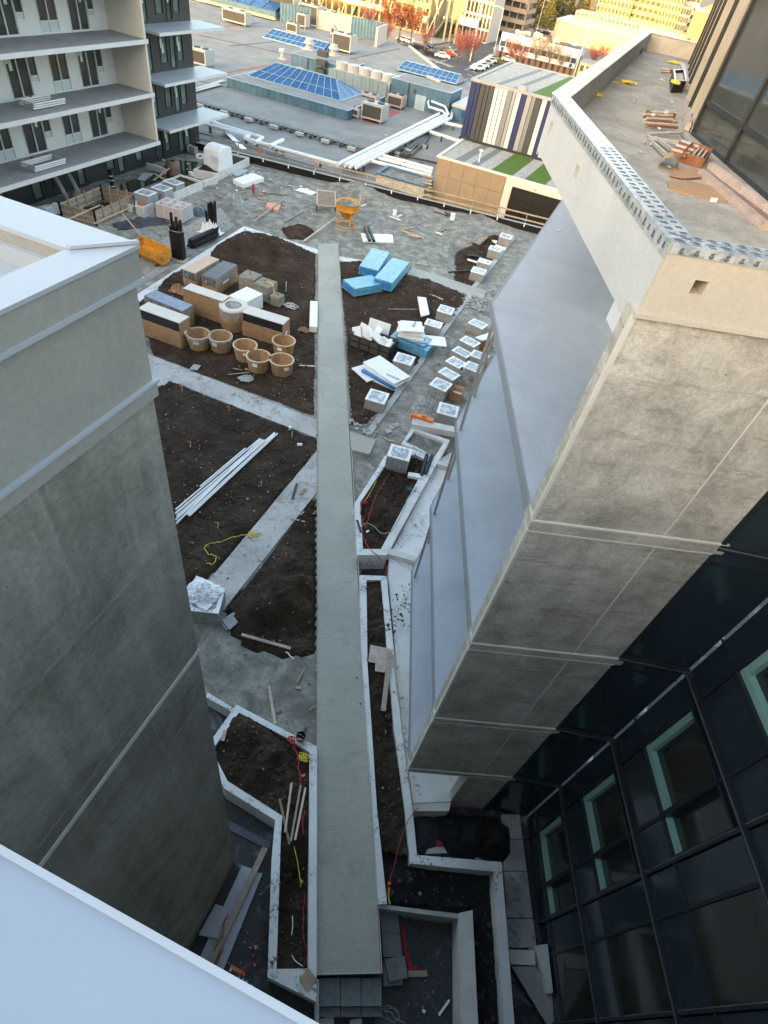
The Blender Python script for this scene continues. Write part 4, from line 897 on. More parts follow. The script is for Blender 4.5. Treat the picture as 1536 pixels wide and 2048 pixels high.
# ------------------------------------------------------------ pallets of pavers
def make_pallet(w, l, h, nl, seed, side='paver', wrap=False):
    random.seed(seed)
    t = thing('paver_pallet', (0, 0, 0), 'pallet of pavers', 'pallet', 'pallets of wrapped pavers')
    mb = MB()
    for y in (-.45, 0, .45): mb.b(-w / 2, w / 2, y * l - .045, y * l + .045, 0, .09)
    for k in range(6): x = -w / 2 + .045 + k * (w - .09) / 5; mb.b(x - .04, x + .04, -l / 2, l / 2, .092, .115)
    mb.build('pallet_base', 'wood_old', t, local=True)
    z = .118; lh = (h - .15) / nl
    for k in range(nl):
        jx, jy = random.uniform(-.012, .012), random.uniform(-.012, .012)
        m = MB(); g = .006
        for (x0, x1) in ((-w / 2, -g), (g, w / 2)):
            for (y0, y1) in ((-l / 2, -g), (g, l / 2)): m.b(x0 + jx, x1 + jx, y0 + jy, y1 + jy, z, z + lh - .018)
        m.build('paver_layer', side, t, local=True); z += lh
    MB().b(-w / 2 - .015, w / 2 + .015, -l / 2 - .015, l / 2 + .015, z, z + .03).build('top_sheet', 'white_foam', t, local=True)
    MB().lathe([(.5, 0), (.49, .006), (0, .008)], n=4, a0=math.pi / 4)
    i = MB(); a = .11
    pts = [(-w / 2 + a, -l / 2 + a * 1.6), (-w / 2 + a * 1.6, -l / 2 + a), (w / 2 - a * 1.6, -l / 2 + a), (w / 2 - a, -l / 2 + a * 1.6), (w / 2 - a, l / 2 - a * 1.6), (w / 2 - a * 1.6, l / 2 - a), (-w / 2 + a * 1.6, l / 2 - a), (-w / 2 + a, l / 2 - a * 1.6)]
    i.prism(pts, z + .03, z + .036).build('film_top', 'slabtop', t, local=True)
    for s in (-.28, .28):
        m = MB(); m.b(s * w - .012, s * w + .012, -l / 2 - .02, l / 2 + .02, z + .037, z + .042); m.b(s * w - .012, s * w + .012, -l / 2 - .02, -l / 2 - .016, .1, z + .037)
        m.build('strap', 'grey_sheet', t, local=True)
    if wrap:
        MB().b(-w / 2 - .02, w / 2 + .02, -l / 2 - .02, l / 2 + .02, .2, z - .05).build('film_wrap', 'film', t, local=True)
    return remember(t)
PLA = make_pallet(.98, .98, .66, 5, 1); PLB = make_pallet(1.0, .78, .62, 4, 2); PLC = make_pallet(.95, .9, .78, 6, 3, wrap=True)
_used = set(); _pn = []
def put_pallet(proto, px, label, rz=0, z=.0, ht=.66):
    c = P(*px, z + ht); loc = (c.x, c.y, z - .01)
    if proto.name not in _used:
        _used.add(proto.name); proto.location = loc; proto.rotation_euler = (0, 0, rz); proto['label'] = label; return proto
    d = dup(proto, loc, rz + (0, math.pi)[len(_pn) % 2], label); _pn.append(1); d.scale = (random.uniform(.94, 1.06), random.uniform(.92, 1.06), random.uniform(.78, 1.06)); return d
put_pallet(PLA, (755, 792), 'paver pallet nearest the walkway, below the white foam sheets with blue film', R(6))
put_pallet(PLA, (809, 716), 'paver pallet between the black crate and the kerb', R(5))
put_pallet(PLB, (868, 645), 'paver pallet tucked behind the tall pile of white foam sheets', R(4))
put_pallet(PLA, (892, 619), 'paver pallet on the kerb beyond the white foam pile', R(3))
put_pallet(PLA, (958, 539), 'paver pallet nearest the pale side path, first of four along the far kerb', R(3), ht=.7)
put_pallet(PLB, (970, 521), 'paver pallet second of four along the far kerb', R(2), ht=.62)
put_pallet(PLA, (991, 497), 'paver pallet third of four along the far kerb', R(2))
put_pallet(PLA, (1013, 471), 'paver pallet farthest of four along the far kerb, with a brown stack', R(0), ht=.7)
put_pallet(PLB, (957, 645), 'small paver pallet farthest in the row beside the balcony tower', R(-14), ht=.62)
put_pallet(PLB, (940, 683), 'paver pallet second farthest of the lane row beside the balcony tower', R(-16), ht=.62)
put_pallet(PLB, (926, 700), 'paver pallet third farthest of the lane row beside the balcony tower', R(-16), ht=.62)
put_pallet(PLB, (913, 722), 'paver pallet in the middle of the lane row beside the balcony tower', R(-17), ht=.62)
put_pallet(PLB, (899, 745), 'paver pallet second nearest of the lane row beside the balcony tower', R(-17), ht=.62)
put_pallet(PLC, (882, 768), 'film-wrapped paver pallet nearest of the lane row, before the cardboard box', R(-8), ht=.78)
put_pallet(PLB, (960, 709), 'paver pallet upper of two in the second row under the balcony', R(-6), ht=.62)
put_pallet(PLB, (948, 733), 'paver pallet lower of two in the second row under the balcony', R(-6), ht=.62)
put_pallet(PLC, (896, 820), 'tall wrapped paver pallet standing behind the planter back wall beside the orange clamp', R(8), ht=.78)
put_pallet(PLC, (800, 905), 'wrapped paver pallet standing on the far end of the pointed planter', R(8), .2, .78)
p = put_pallet(PLC, (412, 1198), 'paver pallet under crumpled white plastic beside the stained tower', R(20), ht=.75)
def crumple(name, px, z, rx, ry, h, mat, label=None, cat=None, parent=None, seed=0, res=18, rz=0):
    mb = MB(); n = res
    c = P(*px, z); cr, sr = math.cos(rz), math.sin(rz)
    for j in range(n + 1):
        for i in range(n + 1):
            u = i / n * 2 - 1; v = j / n * 2 - 1; rr = min(1, math.hypot(u, v))
            a = fbm(u * 2 + seed, v * 2, 1.3, 4)
            x = u * rx * (1 + .12 * a); y = v * ry * (1 + .12 * fbm(v * 2 + 7, u * 2 + seed, 1.3, 3))
            hh = h * (1 - rr ** 3 * .9) * (.55 + .75 * abs(fbm(u * 3.1 + seed, v * 3.1, 1.2, 4)) * 1.6)
            mb.v.append((c.x + x * cr - y * sr, c.y + x * sr + y * cr, z + hh))
    for j in range(n):
        for i in range(n): q = j * (n + 1) + i; mb.f.append((q, q + 1, q + n + 2, q + n + 1))
    o = mb.build(name, mat, parent, normals=False)
    return tag(o, label, cat) if label else o
crumple('plastic_sheet', (404, 1186), .78, .55, .5, .22, simple('white_plastic', (.72, .75, .78), .1, 4, .35, .5, 7), 'crumpled white plastic sheet on the pallet beside the stained tower', 'plastic sheet', seed=3)
crumple('plastic_sheet', (927, 757), .05, .45, .5, .5, 'film', 'crumpled clear film bundle between the pallets under the balcony', 'plastic sheet', seed=5)
crumple('plastic_sheet', (858, 815), .05, .8, .7, .38, 'film', 'loose clear film heaped behind the orange clamp', 'plastic sheet', seed=9)
crumple('plastic_sheet', (470, 404), .0, .8, .6, .5, 'film', 'crumpled clear film heap on the sand beyond the wrapped boxes', 'plastic sheet', seed=11)
crumple('tarpaulin', (402, 425), .0, .9, .7, .12, simple('slate_tarp', (.09, .10, .12), .2, 3, .5, .4, 6), 'flat slate-blue tarpaulin beside the white formwork stack', 'tarpaulin', seed=13)
crumple('tarpaulin', (282, 448), .0, 1.8, .6, .3, simple('dark_tarp', (.05, .055, .065), .2, 3, .5, .4, 6), 'dark tarpaulin heap along the timber formwork', 'tarpaulin', seed=15, rz=R(60))
crumple('plastic_sheet', (612, 383), .0, .8, .5, .15, 'white_foam', 'small white plastic patch on the sand below the guard rail', 'plastic sheet', seed=21)
# orange clamp
oc = thing('lifting_clamp', P(847, 836, .5), 'orange steel lifting clamp lying on the planter back wall', 'clamp')
a, b = P(828, 831, .66), P(866, 843, .66)
MB().beam(a, b, .26, .2).build('body', 'orange', oc)
MB().beam(a - Vector((.12, .02, 0)), a + Vector((.06, .0, 0)), .34, .28).build('jaw', 'orange', oc)
MB().beam((a + b) / 2 + Vector((-.1, .0, .14)), (a + b) / 2 + Vector((.12, 0, .14)), .12, .12).build('lug', 'orange', oc)
MB().tube([a + Vector((-.05, -.16, .1)), a + Vector((-.05, .16, .1))], .05, 8).build('pin', 'dark_metal', oc)
# cardboard box and foam offcuts in the lane
cb = thing('cardboard_box', P(911, 800, 0), 'open cardboard box with papers in it under the balcony', 'box')
c = P(911, 797, 0)
for d in (((-.28, 0), (.02, .5)), ((.28, 0), (.02, .5)), ((0, -.25), (.56, .02)), ((0, .25), (.56, .02))): MB().box((c.x + d[0][0], c.y + d[0][1], .25), (d[1][0], d[1][1], .5)).build('side', 'card', cb)
MB().box((c.x, c.y - .36, .46), (.56, .24, .01), 0, R(-35)).build('flap', 'card', cb); MB().box((c.x, c.y + .36, .46), (.56, .24, .01), 0, R(35)).build('flap', 'card', cb)
MB().b(c.x - .26, c.x + .26, c.y - .23, c.y + .23, .01, .3).build('papers', 'white_foam', cb)
flat('foam_sheet', [(951, 674), (982, 664), (985, 652), (990, 655), (984, 676), (965, 680)], .75, .06, 'white_foam', 'white foam sheet leaning over clutter under the balcony corner', 'foam')
heap('rubble_heap', [(950, 690), (975, 672), (985, 690), (978, 705), (960, 700)], .0, .4, 'rebar', 'brown heap of scrap under the balcony corner', 'rubble', .1)
# debris near kerb end
def debris(name, px, n, spread, z, mats, label, seed, sz=(.05, .25)):
    random.seed(seed); c = P(*px, z); mb = MB()
    for k in range(n):
        a = random.uniform(sz[0], sz[1])
        mb.box((c.x + random.gauss(0, spread[0]), c.y + random.gauss(0, spread[1]), z + random.uniform(.01, .05)), (a, a * random.uniform(.2, .8), random.uniform(.01, .04)), random.uniform(0, 3), random.uniform(-.3, .3))
    return tag(mb.build(name, mats), label, 'debris', None, 'stuff')
debris('rubble', (725, 855), 40, (.5, .35), .05, 'paver', 'scattered pale rubble at the kerb end beside the walkway', 1)
debris('rubble', (880, 600), 40, (1.2, .8), .04, 'oldblock', 'crumbs of soil and wood in the bed behind the foam', 2, (.03, .12))
debris('rubble', (950, 608), 60, (.6, .7), .04, 'paver', 'broken crust of concrete below the side path end', 3, (.1, .3))
debris('rubble', (475, 350), 70, (2.2, 1.4), .03, 'wplanter', 'white scraps strewn near the wrapped machine planter', 4, (.08, .35))
debris('rubble', (480, 380), 60, (2.6, 1.4), .03, 'wood_old', 'wood scraps strewn over the far sand', 5, (.1, .6))
debris('rubble', (560, 760), 60, (2.2, 1.2), .06, 'paver', 'pale crumbs on the soil round the tubs', 6, (.02, .08))
debris('rubble', (480, 950), 90, (2.2, 2.2), .05, 'wood_pale', 'pale crumbs scattered on the dark bed', 7, (.02, .07))
debris('rubble', (600, 1000), 25, (.5, .9), .06, 'wood_pale', 'wood chips on the diagonal path', 8, (.03, .1))
debris('rubble', (780, 1250), 60, (.25, 1.2), .13, 'soil_dark', 'soil crumbs on the white pad', 9, (.02, .1))
debris('rubble', (460, 1930), 30, (.5, .5), -.5, 'wplanter', 'grey crumbs on the membrane in the left pit', 10, (.02, .08))
debris('rubble', (850, 1960), 40, (.4, .6), -.5, 'conc', 'grey crumbs on the dark membrane right of the walkway', 11, (.01, .04))
debris('rubble', (1330, 260), 50, (.7, 3.5), 14.86, 'conc', 'crumbs of mortar on the roof terrace', 12, (.02, .08))
# ------------------------------------------------------------ blue-wrapped insulation blocks
def blue_block(cx, cy, w, l, h, rz, label, n=4, z=.15, tilt=0):
    t = thing('insulation_bale', (cx, cy, z), label, 'insulation', 'blue-wrapped insulation bales', rz)
    for k in range(n):
        MB().box((0, 0, h * (k + .5) / n), (w - .03 * (k % 2), l - .05 * (k % 2), h / n - .016), 0, 0, 0).build('layer', 'blue_film', t, local=True, bevel=.012)
    MB().box((0, -l / 2 - .004, h * .5), (w * .9, .012, h * .7)).build('film_fold', 'bright_blue', t, local=True)
    t.rotation_euler = (tilt, 0, rz); return t
blue_block(-11.45, 36.5, 1.3, 3.9, .62, R(3), 'blue-wrapped insulation bale, rightmost of three, beside the pale side path', 4, .28)
blue_block(-13.1, 37.4, 1.35, 3.4, .55, R(8), 'blue-wrapped insulation bale, farthest of three, leaning on the middle one', 4, .3)
blue_block(-12.5, 34.0, 1.4, 2.3, .55, R(-32), 'short blue-wrapped insulation bale, nearest of three, turned askew', 4, .12)
# foam piles
def sheets(name, label, cx, cy, items, cat='foam'):
    t = thing(name, (cx, cy, 0), label, cat)
    for (dx, dy, z, w, l, th, rz, mat) in items: MB().box((dx, dy, z), (w, l, th), R(rz), R(random.uniform(-1.5, 1.5)), R(random.uniform(-1.5, 1.5))).build('sheet', mat, t, local=True)
    return t
random.seed(5)
sheets('foam_pile', 'tall pile of white and blue foam sheets, topped by a grey strip, beside the kerb', -7.3, 29.2,
    [(0, 0, .12 + .1 * k, 2.4, 1.2, .095, -5 + random.uniform(-2, 2), 'blue_film') for k in range(5)] + [(1.1, .55, .62, 1.5, 1.0, .05, 25, 'white_foam'), (.0, .1, .68, 1.9, 1.1, .04, -6, 'blue_film')] +
    [(-.3 + random.uniform(-.1, .1), .35 + random.uniform(-.1, .1), .75 + .085 * k, 1.5 - .05 * k, 1.15, .08, 18 + random.uniform(-14, 14), 'white_foam') for k in range(6)] + [(.5, -.3, .74, 1.0, .12, .03, 22, 'grey_sheet'), (-.2, .5, 1.27, .12, .6, .03, 5, 'grey_sheet')])
sheets('foam_pile', 'low fan of white foam sheets over bright blue film near the walkway', -7.5, 25.4,
    [(0, -.1, .10, 2.3, 1.3, .10, -8, 'white_foam'), (-.9, -.3, .14, 1.4, 1.0, .06, -30, 'white_foam'), (0.05, -.12, .22, 2.2, 1.25, .12, -14, 'bright_blue'), (.1, 0, .32, 2.3, 1.2, .07, -16, 'white_foam'), (.05, .05, .40, 2.35, 1.2, .07, -20, 'white_foam'), (.05, .1, .48, 2.4, 1.25, .07, -24, 'white_foam'), (.6, -.4, .53, .8, .1, .03, -8, 'grey_sheet')])
flat('foam_slab', [(835, 593), (852, 595), (859, 628), (842, 632)], .5, .06, 'white_foam', 'single white foam panel propped behind the tall foam pile', 'foam')
# black crate of foam scraps
ck = thing('mesh_crate', (-9.15, 27.7, .05), 'black mesh crate filled with broken white foam beside the walkway', 'crate', None, R(-2))
W, Lc, Hc = 2.45, 1.12, .78
M['crate'] = simple('black_crate_plastic', (.022, .023, .02), .3, 5, .55, .3, 30)
for (x0, x1, y0, y1) in ((-W / 2, W / 2, -Lc / 2, -Lc / 2 + .04), (-W / 2, W / 2, Lc / 2 - .04, Lc / 2), (-W / 2, -W / 2 + .04, -Lc / 2 + .04, Lc / 2 - .04), (W / 2 - .04, W / 2, -Lc / 2 + .04, Lc / 2 - .04)): MB().b(x0, x1, y0, y1, .03, Hc - .03).build('side', simple('crate_mesh', (.075, .07, .055), .35, 14, .8, .6, 60), ck, local=True)
for x in (-W / 2, -W / 4, 0, W / 4, W / 2):
    MB().b(x - .03, x + .03, -Lc / 2 - .03, -Lc / 2 - .002, 0, Hc).build('rib', 'crate', ck, local=True); MB().b(x - .03, x + .03, Lc / 2 + .002, Lc / 2 + .03, 0, Hc).build('rib', 'crate', ck, local=True)
for y in (-.4, -.13, .13, .4): MB().b(W / 2 + .002, W / 2 + .03, y * Lc - .03, y * Lc + .03, 0, Hc).build('rib', 'crate', ck, local=True)
for z in (.02, .4, Hc - .04):
    for sy in (-1, 1): MB().b(-W / 2 - .035, W / 2 + .035, sy * (Lc / 2 + .015) - .02, sy * (Lc / 2 + .015) + .02, z, z + .05).build('rail', 'crate', ck, local=True)
    MB().b(W / 2 + .001, W / 2 + .036, -Lc / 2, Lc / 2, z, z + .05).build('rail', 'crate', ck, local=True)
random.seed(11)
for k, (x, y, w, l, ax, ay, z) in enumerate(((-.7, .1, .7, .9, 60, 10, .75), (-.3, -.1, .6, .5, 35, 20, .8), (.1, .1, 1.2, .8, 20, 40, .75), (.5, -.2, 1.3, .5, 10, 25, .78), (.8, .2, .7, .6, -25, 15, .72), (-1.0, -.1, .5, .7, 50, -25, .7), (.0, .3, .5, .8, 55, 5, .85), (.9, -.1, .5, .5, 30, -30, .7))):
    s = MB().box((-9.15 + x, 27.7 + y, .05 + z), (w, l, .08), random.uniform(-1, 1), R(ax), R(ay)).build('foam_scrap', 'white_foam')
    tag(s, ('white foam slab standing at the left end of the crate', 'small white foam piece left of the middle in the crate', 'long white foam plate slanting in the crate middle', 'long white foam plate reaching over the front of the crate', 'white foam piece at the right end of the crate', 'white foam offcut in the front left corner of the crate', 'pointed white foam shard sticking up from the crate', 'small white foam chunk in the right front corner of the crate')[k], 'foam', 'foam scraps in the crate')
one('foam_slab', MB().box((-9.3, 28.75, .55), (1.3, .07, 1.3), 0, R(-18)), 'white_foam', 'square white foam panel leaning behind the black crate', 'foam')
one('foam_plank', MB().box((P(627, 634, .15).x, P(627, 634, .15).y, .2), (.45, 3.1, .35), R(26)), 'white_foam', 'white foam-topped beam lying along the left edge of the walkway', 'foam')
plank((829, 576), (886, 599), .07, .05, .22, 'thin pale batten on the brown soil beside the side path', 'wood_pale', name='batten', cat='batten')
plank((818, 524), (857, 531), .07, .05, .05, 'pale batten on the sand beyond the blue bales', 'wood_pale', name='batten', cat='batten')
plank((777, 618), (850, 619), .04, .03, .08, 'thin dark rod on the soil behind the crate', 'grey_metal', name='rod', cat='rod')

# ------------------------------------------------------------ paper-wrapped planters
def wrapped(cx, cy, w, l, h, label, rz=0, lid='white_foam', core='dark_metal', hp=.68, z=.06, film=False):
    t = thing('wrapped_planter', (cx, cy, z), label, 'wrapped planter', 'wrapped planters stored on the soil', R(rz))
    MB().b(-w / 2 + .02, w / 2 - .02, -l / 2 + .02, l / 2 - .02, .02, h - .02).build('trough', core, t, local=True)
    # paper skirt, slightly bulging and creased
    mb = MB(); n = 26; per = []
    for k in range(n + 1): per.append((-w / 2 + w * k / n, -l / 2))
    for k in range(1, 9): per.append((w / 2, -l / 2 + l * k / 8))
    for k in range(1, n + 1): per.append((w / 2 - w * k / n, l / 2))
    for k in range(1, 8): per.append((-w / 2, l / 2 - l * k / 8))
    m = len(per); rows = 6
    for r in range(rows + 1):
        zz = h * hp * r / rows
        for k, (x, y) in enumerate(per):
            b = .012 + .022 * fbm(x * 1.5 + cx, y + cy + zz * 3, 2.2, 3) + .02 * math.sin(math.pi * r / rows)
            nx = (1 if abs(x) > w / 2 - .001 else 0) * (1 if x > 0 else -1); ny = (1 if abs(y) > l / 2 - .001 else 0) * (1 if y > 0 else -1)
            mb.v.append((x + nx * b, y + ny * b, zz + (.03 * fbm(x * 3, y * 3 + cx, 2, 3) if r == rows else 0)))
    for r in range(rows):
        for k in range(m): mb.f.append((r * m + k, r * m + (k + 1) % m, (r + 1) * m + (k + 1) % m, (r + 1) * m + k))
    mb.build('paper_wrap', 'paper', t, local=True, smooth=True, normals=False)
    MB().b(-w / 2 - .01, w / 2 + .01, -l / 2 - .01, l / 2 + .01, h - .02, h + .03).build('lid', lid, t, local=True, bevel=.01)
    for x in (-w / 2 - .008, w / 2 - .03): MB().b(x, x + .038, -l / 2 - .012, l / 2 + .012, h * hp - .05, h - .021).build('end_card', 'card', t, local=True)
    MB().b(-w / 2 + .012, w / 2 - .012, l / 2 - .03, l / 2 + .012, h * hp - .05, h - .021).build('back_card', 'card', t, local=True)
    if film: MB().b(-w / 2 - .014, w / 2 + .014, -l / 2 - .013, l / 2 + .013, h * .55, h - .03).build('film_band', 'film', t, local=True)
    MB().box((w / 2 + .045, -l * .1, h * .55), (.006, l * .28, h * .14)).build('paper_label', 'white_foam', t, local=True)
    return t
M['lidpale'] = simple('pale_lid_board', (.62, .58, .52), .06, 2, .7, .1); M['lidwood'] = simple('plywood_lid', (.55, .43, .31), .12, 3, .8, .15); M['lidblue'] = m_film('blue_grey_lid_film', (.33, .40, .50)); M['liddark'] = simple('dark_lid', (.13, .14, .15), .1, 3, .5, .1)
wrapped(-18.7, 22.05, 2.45, .82, 1.45, 'wrapped planter with pale lid, nearest and leftmost, half behind the stained tower', 0, 'lidpale', hp=.66)
wrapped(-14.55, 25.15, 2.4, .8, 1.35, 'wrapped planter with pale lid and dark opening, right of the round wrapped tub', 4, 'lidpale', hp=.66)
wrapped(-18.4, 25.35, 2.45, .72, 1.35, 'fully papered planter with pale lid behind the round wrapped tub', 1, 'lidpale', hp=.97)
wrapped(-19.7, 23.75, 2.5, .85, 1.1, 'wrapped planter under a blue-grey film lid, second from the left', -4, 'lidblue', hp=.6, film=True)
wrapped(-21.1, 28.8, .85, 2.5, .95, 'wrapped planter with plywood lid, farthest back at the left', 0, 'lidwood', hp=.5, film=True)
wrapped(-19.8, 28.8, .95, 2.45, .98, 'wrapped planter with dark grey lid, right of the plywood-lidded one', 3, 'liddark', hp=.5, film=True)
one('foam_box', MB().box((-17.1, 27.3, .5), (1.2, 1.6, .9), R(-8)), 'white_foam', 'large white foam-lidded box before the old concrete blocks', 'box', bevel=.02)
# round wrapped tub
rt = thing('wrapped_tub', (-16.6, 25.2, .05), 'big round tub wrapped in paper and clear film among the wrapped planters', 'wrapped tub')
MB().lathe([(.70, 0), (.76, .5), (.78, .9), (.72, .92), (0, .92)], n=30, wob=.012).build('paper_wrap', 'paper', rt, local=True, smooth=True)
MB().lathe([(.775, .72), (.79, .85), (.785, 1.22), (.74, 1.25), (0, 1.26)], n=30, wob=.015).build('film_wrap', 'film', rt, local=True, smooth=True)
MB().lathe([(.8, 1.20), (.79, 1.27), (.62, 1.29), (.45, 1.28)], n=22, wob=.03).build('torn_lid', 'lidpale', rt, local=True, smooth=True)
# barrel tubs
def tub(px, label, film=False, fill='soil_dark', rz=0):
    c = P(*px, .72); t = thing('barrel_tub', (c.x, c.y, .06), label, 'tub', 'barrel-shaped tubs on the soil', rz)
    r0, r1, h = .50, .62, .76; n = 14
    for k in range(n):           # staves
        a0 = 2 * math.pi * (k + .015) / n; a1 = 2 * math.pi * (k + .985) / n
        def pt(r, a, z): return (r * math.cos(a), r * math.sin(a), z)
        MB().hexa([pt(r0 - .05, a0, 0), pt(r0, a0, 0), pt(r0, a1, 0), pt(r0 - .05, a1, 0), pt(r1 - .05, a0, h), pt(r1, a0, h), pt(r1, a1, h), pt(r1 - .05, a1, h)]).build('stave', 'tubwood', t, local=True)
    MB().lathe([(r1 - .06, h - .05), (r1 - .06, h + .012), (r1 + .016, h + .012), (r1 + .016, h - .05)], n=28).build('rim', 'tubrim', t, local=True)
    MB().lathe([(r0 + .004, 0.02), (0, .02)], n=14); m = MB(); m.lathe([(r0 - .02, .12), (.3, .14), (0, .15)], n=16); m.build('filling', fill, t, local=True)
    if film: MB().lathe([(r1 - .02, h * .55), (r1 + .01, h * .75), (r1 + .02, h + .016), (r1 - .05, h + .018)], n=24, wob=.012).build('film_wrap', 'film', t, local=True, smooth=True)
    MB().box((.02, -r1 + .03, h * .72), (.26, .012, .17), 0, R(-9)).build('paper_label', 'white_foam', t, local=True)
    return t
M['tubwood'] = simple('kraft_lined_wood', (.46, .285, .15), .14, 3, .7, .15, 20, rnd=.2); M['tubrim'] = simple('pale_tub_rim', (.58, .42, .26), .1, 3, .7, .1)
tub((396.5, 670), 'barrel tub with clear film on its rim, leftmost', True, rz=R(20))
tub((441, 675), 'barrel tub with clear film on its rim, second from left, with a paper label', True, rz=R(0))
tub((490.5, 693), 'barrel tub in the middle, behind the front pair', False, rz=R(30))
tub((517, 715), 'barrel tub in front, left of the one holding white plastic', False, rz=R(10))
tub((563.5, 722), 'barrel tub in front at the right, with white plastic inside', False, 'white_foam', rz=R(50))
tub((567.5, 684), 'barrel tub at the back right with a white label facing out', False, 'paper', rz=R(5))
# old lifting blocks
def oldblock(cx, cy, w, h, label):
    t = thing('concrete_block', (cx, cy, .04), label, 'concrete block', 'old concrete ballast blocks')
    MB().b(-w / 2, w / 2, -w / 2, w / 2, 0, h).build('block', 'oldblock', t, local=True, bevel=.03)
    MB().tube([(.08 * math.cos(a) + .0, 0, h + .12 * math.sin(a)) for a in [math.pi * k / 8 for k in range(9)]], .02, 6).build('lifting_loop', 'rebar', t, local=True)
oldblock(-18.1, 29.45, 1.05, 1.0, 'old mossy concrete block, farthest left of three, with a lifting loop')
oldblock(-16.9, 29.2, 1.05, 1.0, 'old mossy concrete block in the middle of three, yellow strap over it')
oldblock(-15.98, 28.95, .66, .6, 'small old concrete block, rightmost of three')
c = Vector((-16.9, 29.2, 1.1))
one('strap', MB().tube([c + Vector((-.1, .1, 0)), c + Vector((.1, -.1, .02)), c + Vector((.4, 0, 0)), c + Vector((.56, -.1, -.1)), c + Vector((.62, -.15, -.45)), c + Vector((.9, -.2, -.42))], .03, 5), 'ylw', 'yellow lifting strap slung over the old concrete blocks', 'strap')
one('steel_stake', MB().tube([P(372, 592, 0), P(372, 592, 0) + Vector((.02, 0, 1.2))], .025, 6), simple('blue_paint_steel', (.22, .34, .45), .1, 3, .5), 'thin blue-grey rod standing behind the wrapped planters', 'rod')
crumple('paper_scrap', (358, 583), .1, .5, .35, .4, 'paper', 'crumpled brown paper behind the leftmost wrapped planters', 'paper', seed=31)
crumple('paper_scrap', (608, 660), .05, .3, .25, .15, 'paper', 'torn brown paper beside the foam-topped beam', 'paper', seed=33)
tangle((583, 613), .08, .5, .012, 5, 'tangle of white cable on the soil right of the foam box', 'pvc', 'cable_coil', 'cable')
one('steel_stake', MB().tube([P(572, 585, 0), P(572, 585, 0) + Vector((.0, .0, .7))], .02, 6), 'pvc', 'white rod standing right of the old concrete blocks', 'rod')
# ------------------------------------------------------------ far side of the courtyard
def T5(x, y): return (240 + x / 5.486, 260 + y / 5.486)
struct(MB().prism(poly([T5(250, 500), T5(640, 330), T5(860, 350), T5(800, 470), T5(640, 520), T5(420, 560), T5(120, 690), T5(0, 680), T5(0, 600)], .015), -.05, .015).build('puddle', NT('green_puddle').fin((.018, .024, .008), .04, spec=.9)))
struct(MB().prism(poly([(340, 470), (440, 415), (470, 450), (300, 560), (255, 520)], .012), -.05, .012).build('gravel_patch', 'gravel'))
def boxplanter(label, pts, zt, mat='wplanter', fill='soil', fz=None, wall=.16, mounds=()):
    pl = poly(pts, zt); c = sum(pl, Vector((0, 0))) / len(pl); n = len(pl)
    t = thing('planter_box', (c.x, c.y, -.05), label, 'planter', 'raised planter boxes at the far side')
    inn = [p + (c - p).normalized() * wall * 1.41 for p in pl]
    for k in range(n): MB().seg(pl[k], pl[(k + 1) % n], inn[(k + 1) % n], inn[k], -.05, zt).build('wall', mat, t)
    fz = zt - .12 if fz is None else fz
    ms = [(P(*q, fz), r, h) for q, r, h in mounds]
    def hf(x, y): return fz + .05 * fbm(x, y, 1.5, 4) + sum(h * math.exp(-1.2 * ((x - c_.x) ** 2 + (y - c_.y) ** 2) / (r * r)) for c_, r, h in ms)
    s = terrain('soil', inn, .15, hf, fill); s.parent = t; s.location = s.location - t.location
    return t
boxplanter('raised white planter holding the white wrapped machine and a brown soil heap', [T5(800, 430), T5(1050, 480), T5(1420, 300), T5(1240, 255)], .62, mounds=[(T5(985, 400), .8, .6)])
boxplanter('long low white planter behind the three wrapped pallets', [T5(560, 700), T5(905, 560), T5(660, 485), T5(350, 620)], .6, fill='soil_dark')
boxplanter('small white planter with orange netting beside the white formwork stack', [T5(165, 830), T5(250, 855), T5(365, 800), T5(180, 730)], .62, fill='orange')
boxplanter('narrow white planter end beside the timber formwork', [T5(5, 800), T5(130, 830), T5(190, 720), T5(170, 700)], .45, fill='soil_dark')
struct(MB().beam(P(*T5(905, 600), .2), P(*T5(1060, 550), .2), .2, .5).build('low_wall', 'wplanter'))
struct(MB().beam(P(*T5(300, 395), .2), P(*T5(500, 455), .2), .2, .45).build('low_wall', 'wplanter'))
# wrapped machine
wm = thing('wrapped_machine', P(*T5(1080, 400), .6), 'large machine shrouded in white sheeting on the raised planter', 'machine')
c = Vector((-31.1, 45.9, .55)); M['shroud'] = simple('white_shroud', (.72, .72, .72), .05, 2, .55, .4, 5)
prof = [(-1.0, 0), (-.95, 1.0), (-.9, 1.4), (-.4, 1.62), (.35, 1.62), (.85, 1.45), (1.0, .9), (1.15, 0)]
mb = MB(); n = len(prof)
for i, x in enumerate((-.75, -.7, .7, .75)):
    for (y, z) in prof: f = .97 if i in (0, 3) else 1.0; mb.v.append((c.x + x, c.y + y * f + .08 * z, c.z + z * f))
for i in range(3):
    for k in range(n - 1): q = i * n + k; mb.f.append((q, q + 1, q + n + 1, q + n))
mb.f.append(tuple(range(n))); mb.f.append(tuple(range(3 * n, 4 * n))[::-1])
mb.build('shroud', 'shroud', wm)
MB().box((c.x + .45, c.y - 1.08, c.z + .85), (.6, .02, .5), 0, R(8)).build('printed_panel', simple('pale_blue_print', (.62, .66, .74), .06, 5, .5), wm)
mb = MB()
for k in range(7): mb.box((c.x + .25 + k * .065, c.y - 1.1, c.z + 1.0 - .012 * k), (.04, .006, .09 if k % 3 else .13), 0, R(8))
mb.build('lettering', simple('blue_print', (.18, .22, .5), .1, 4), wm)
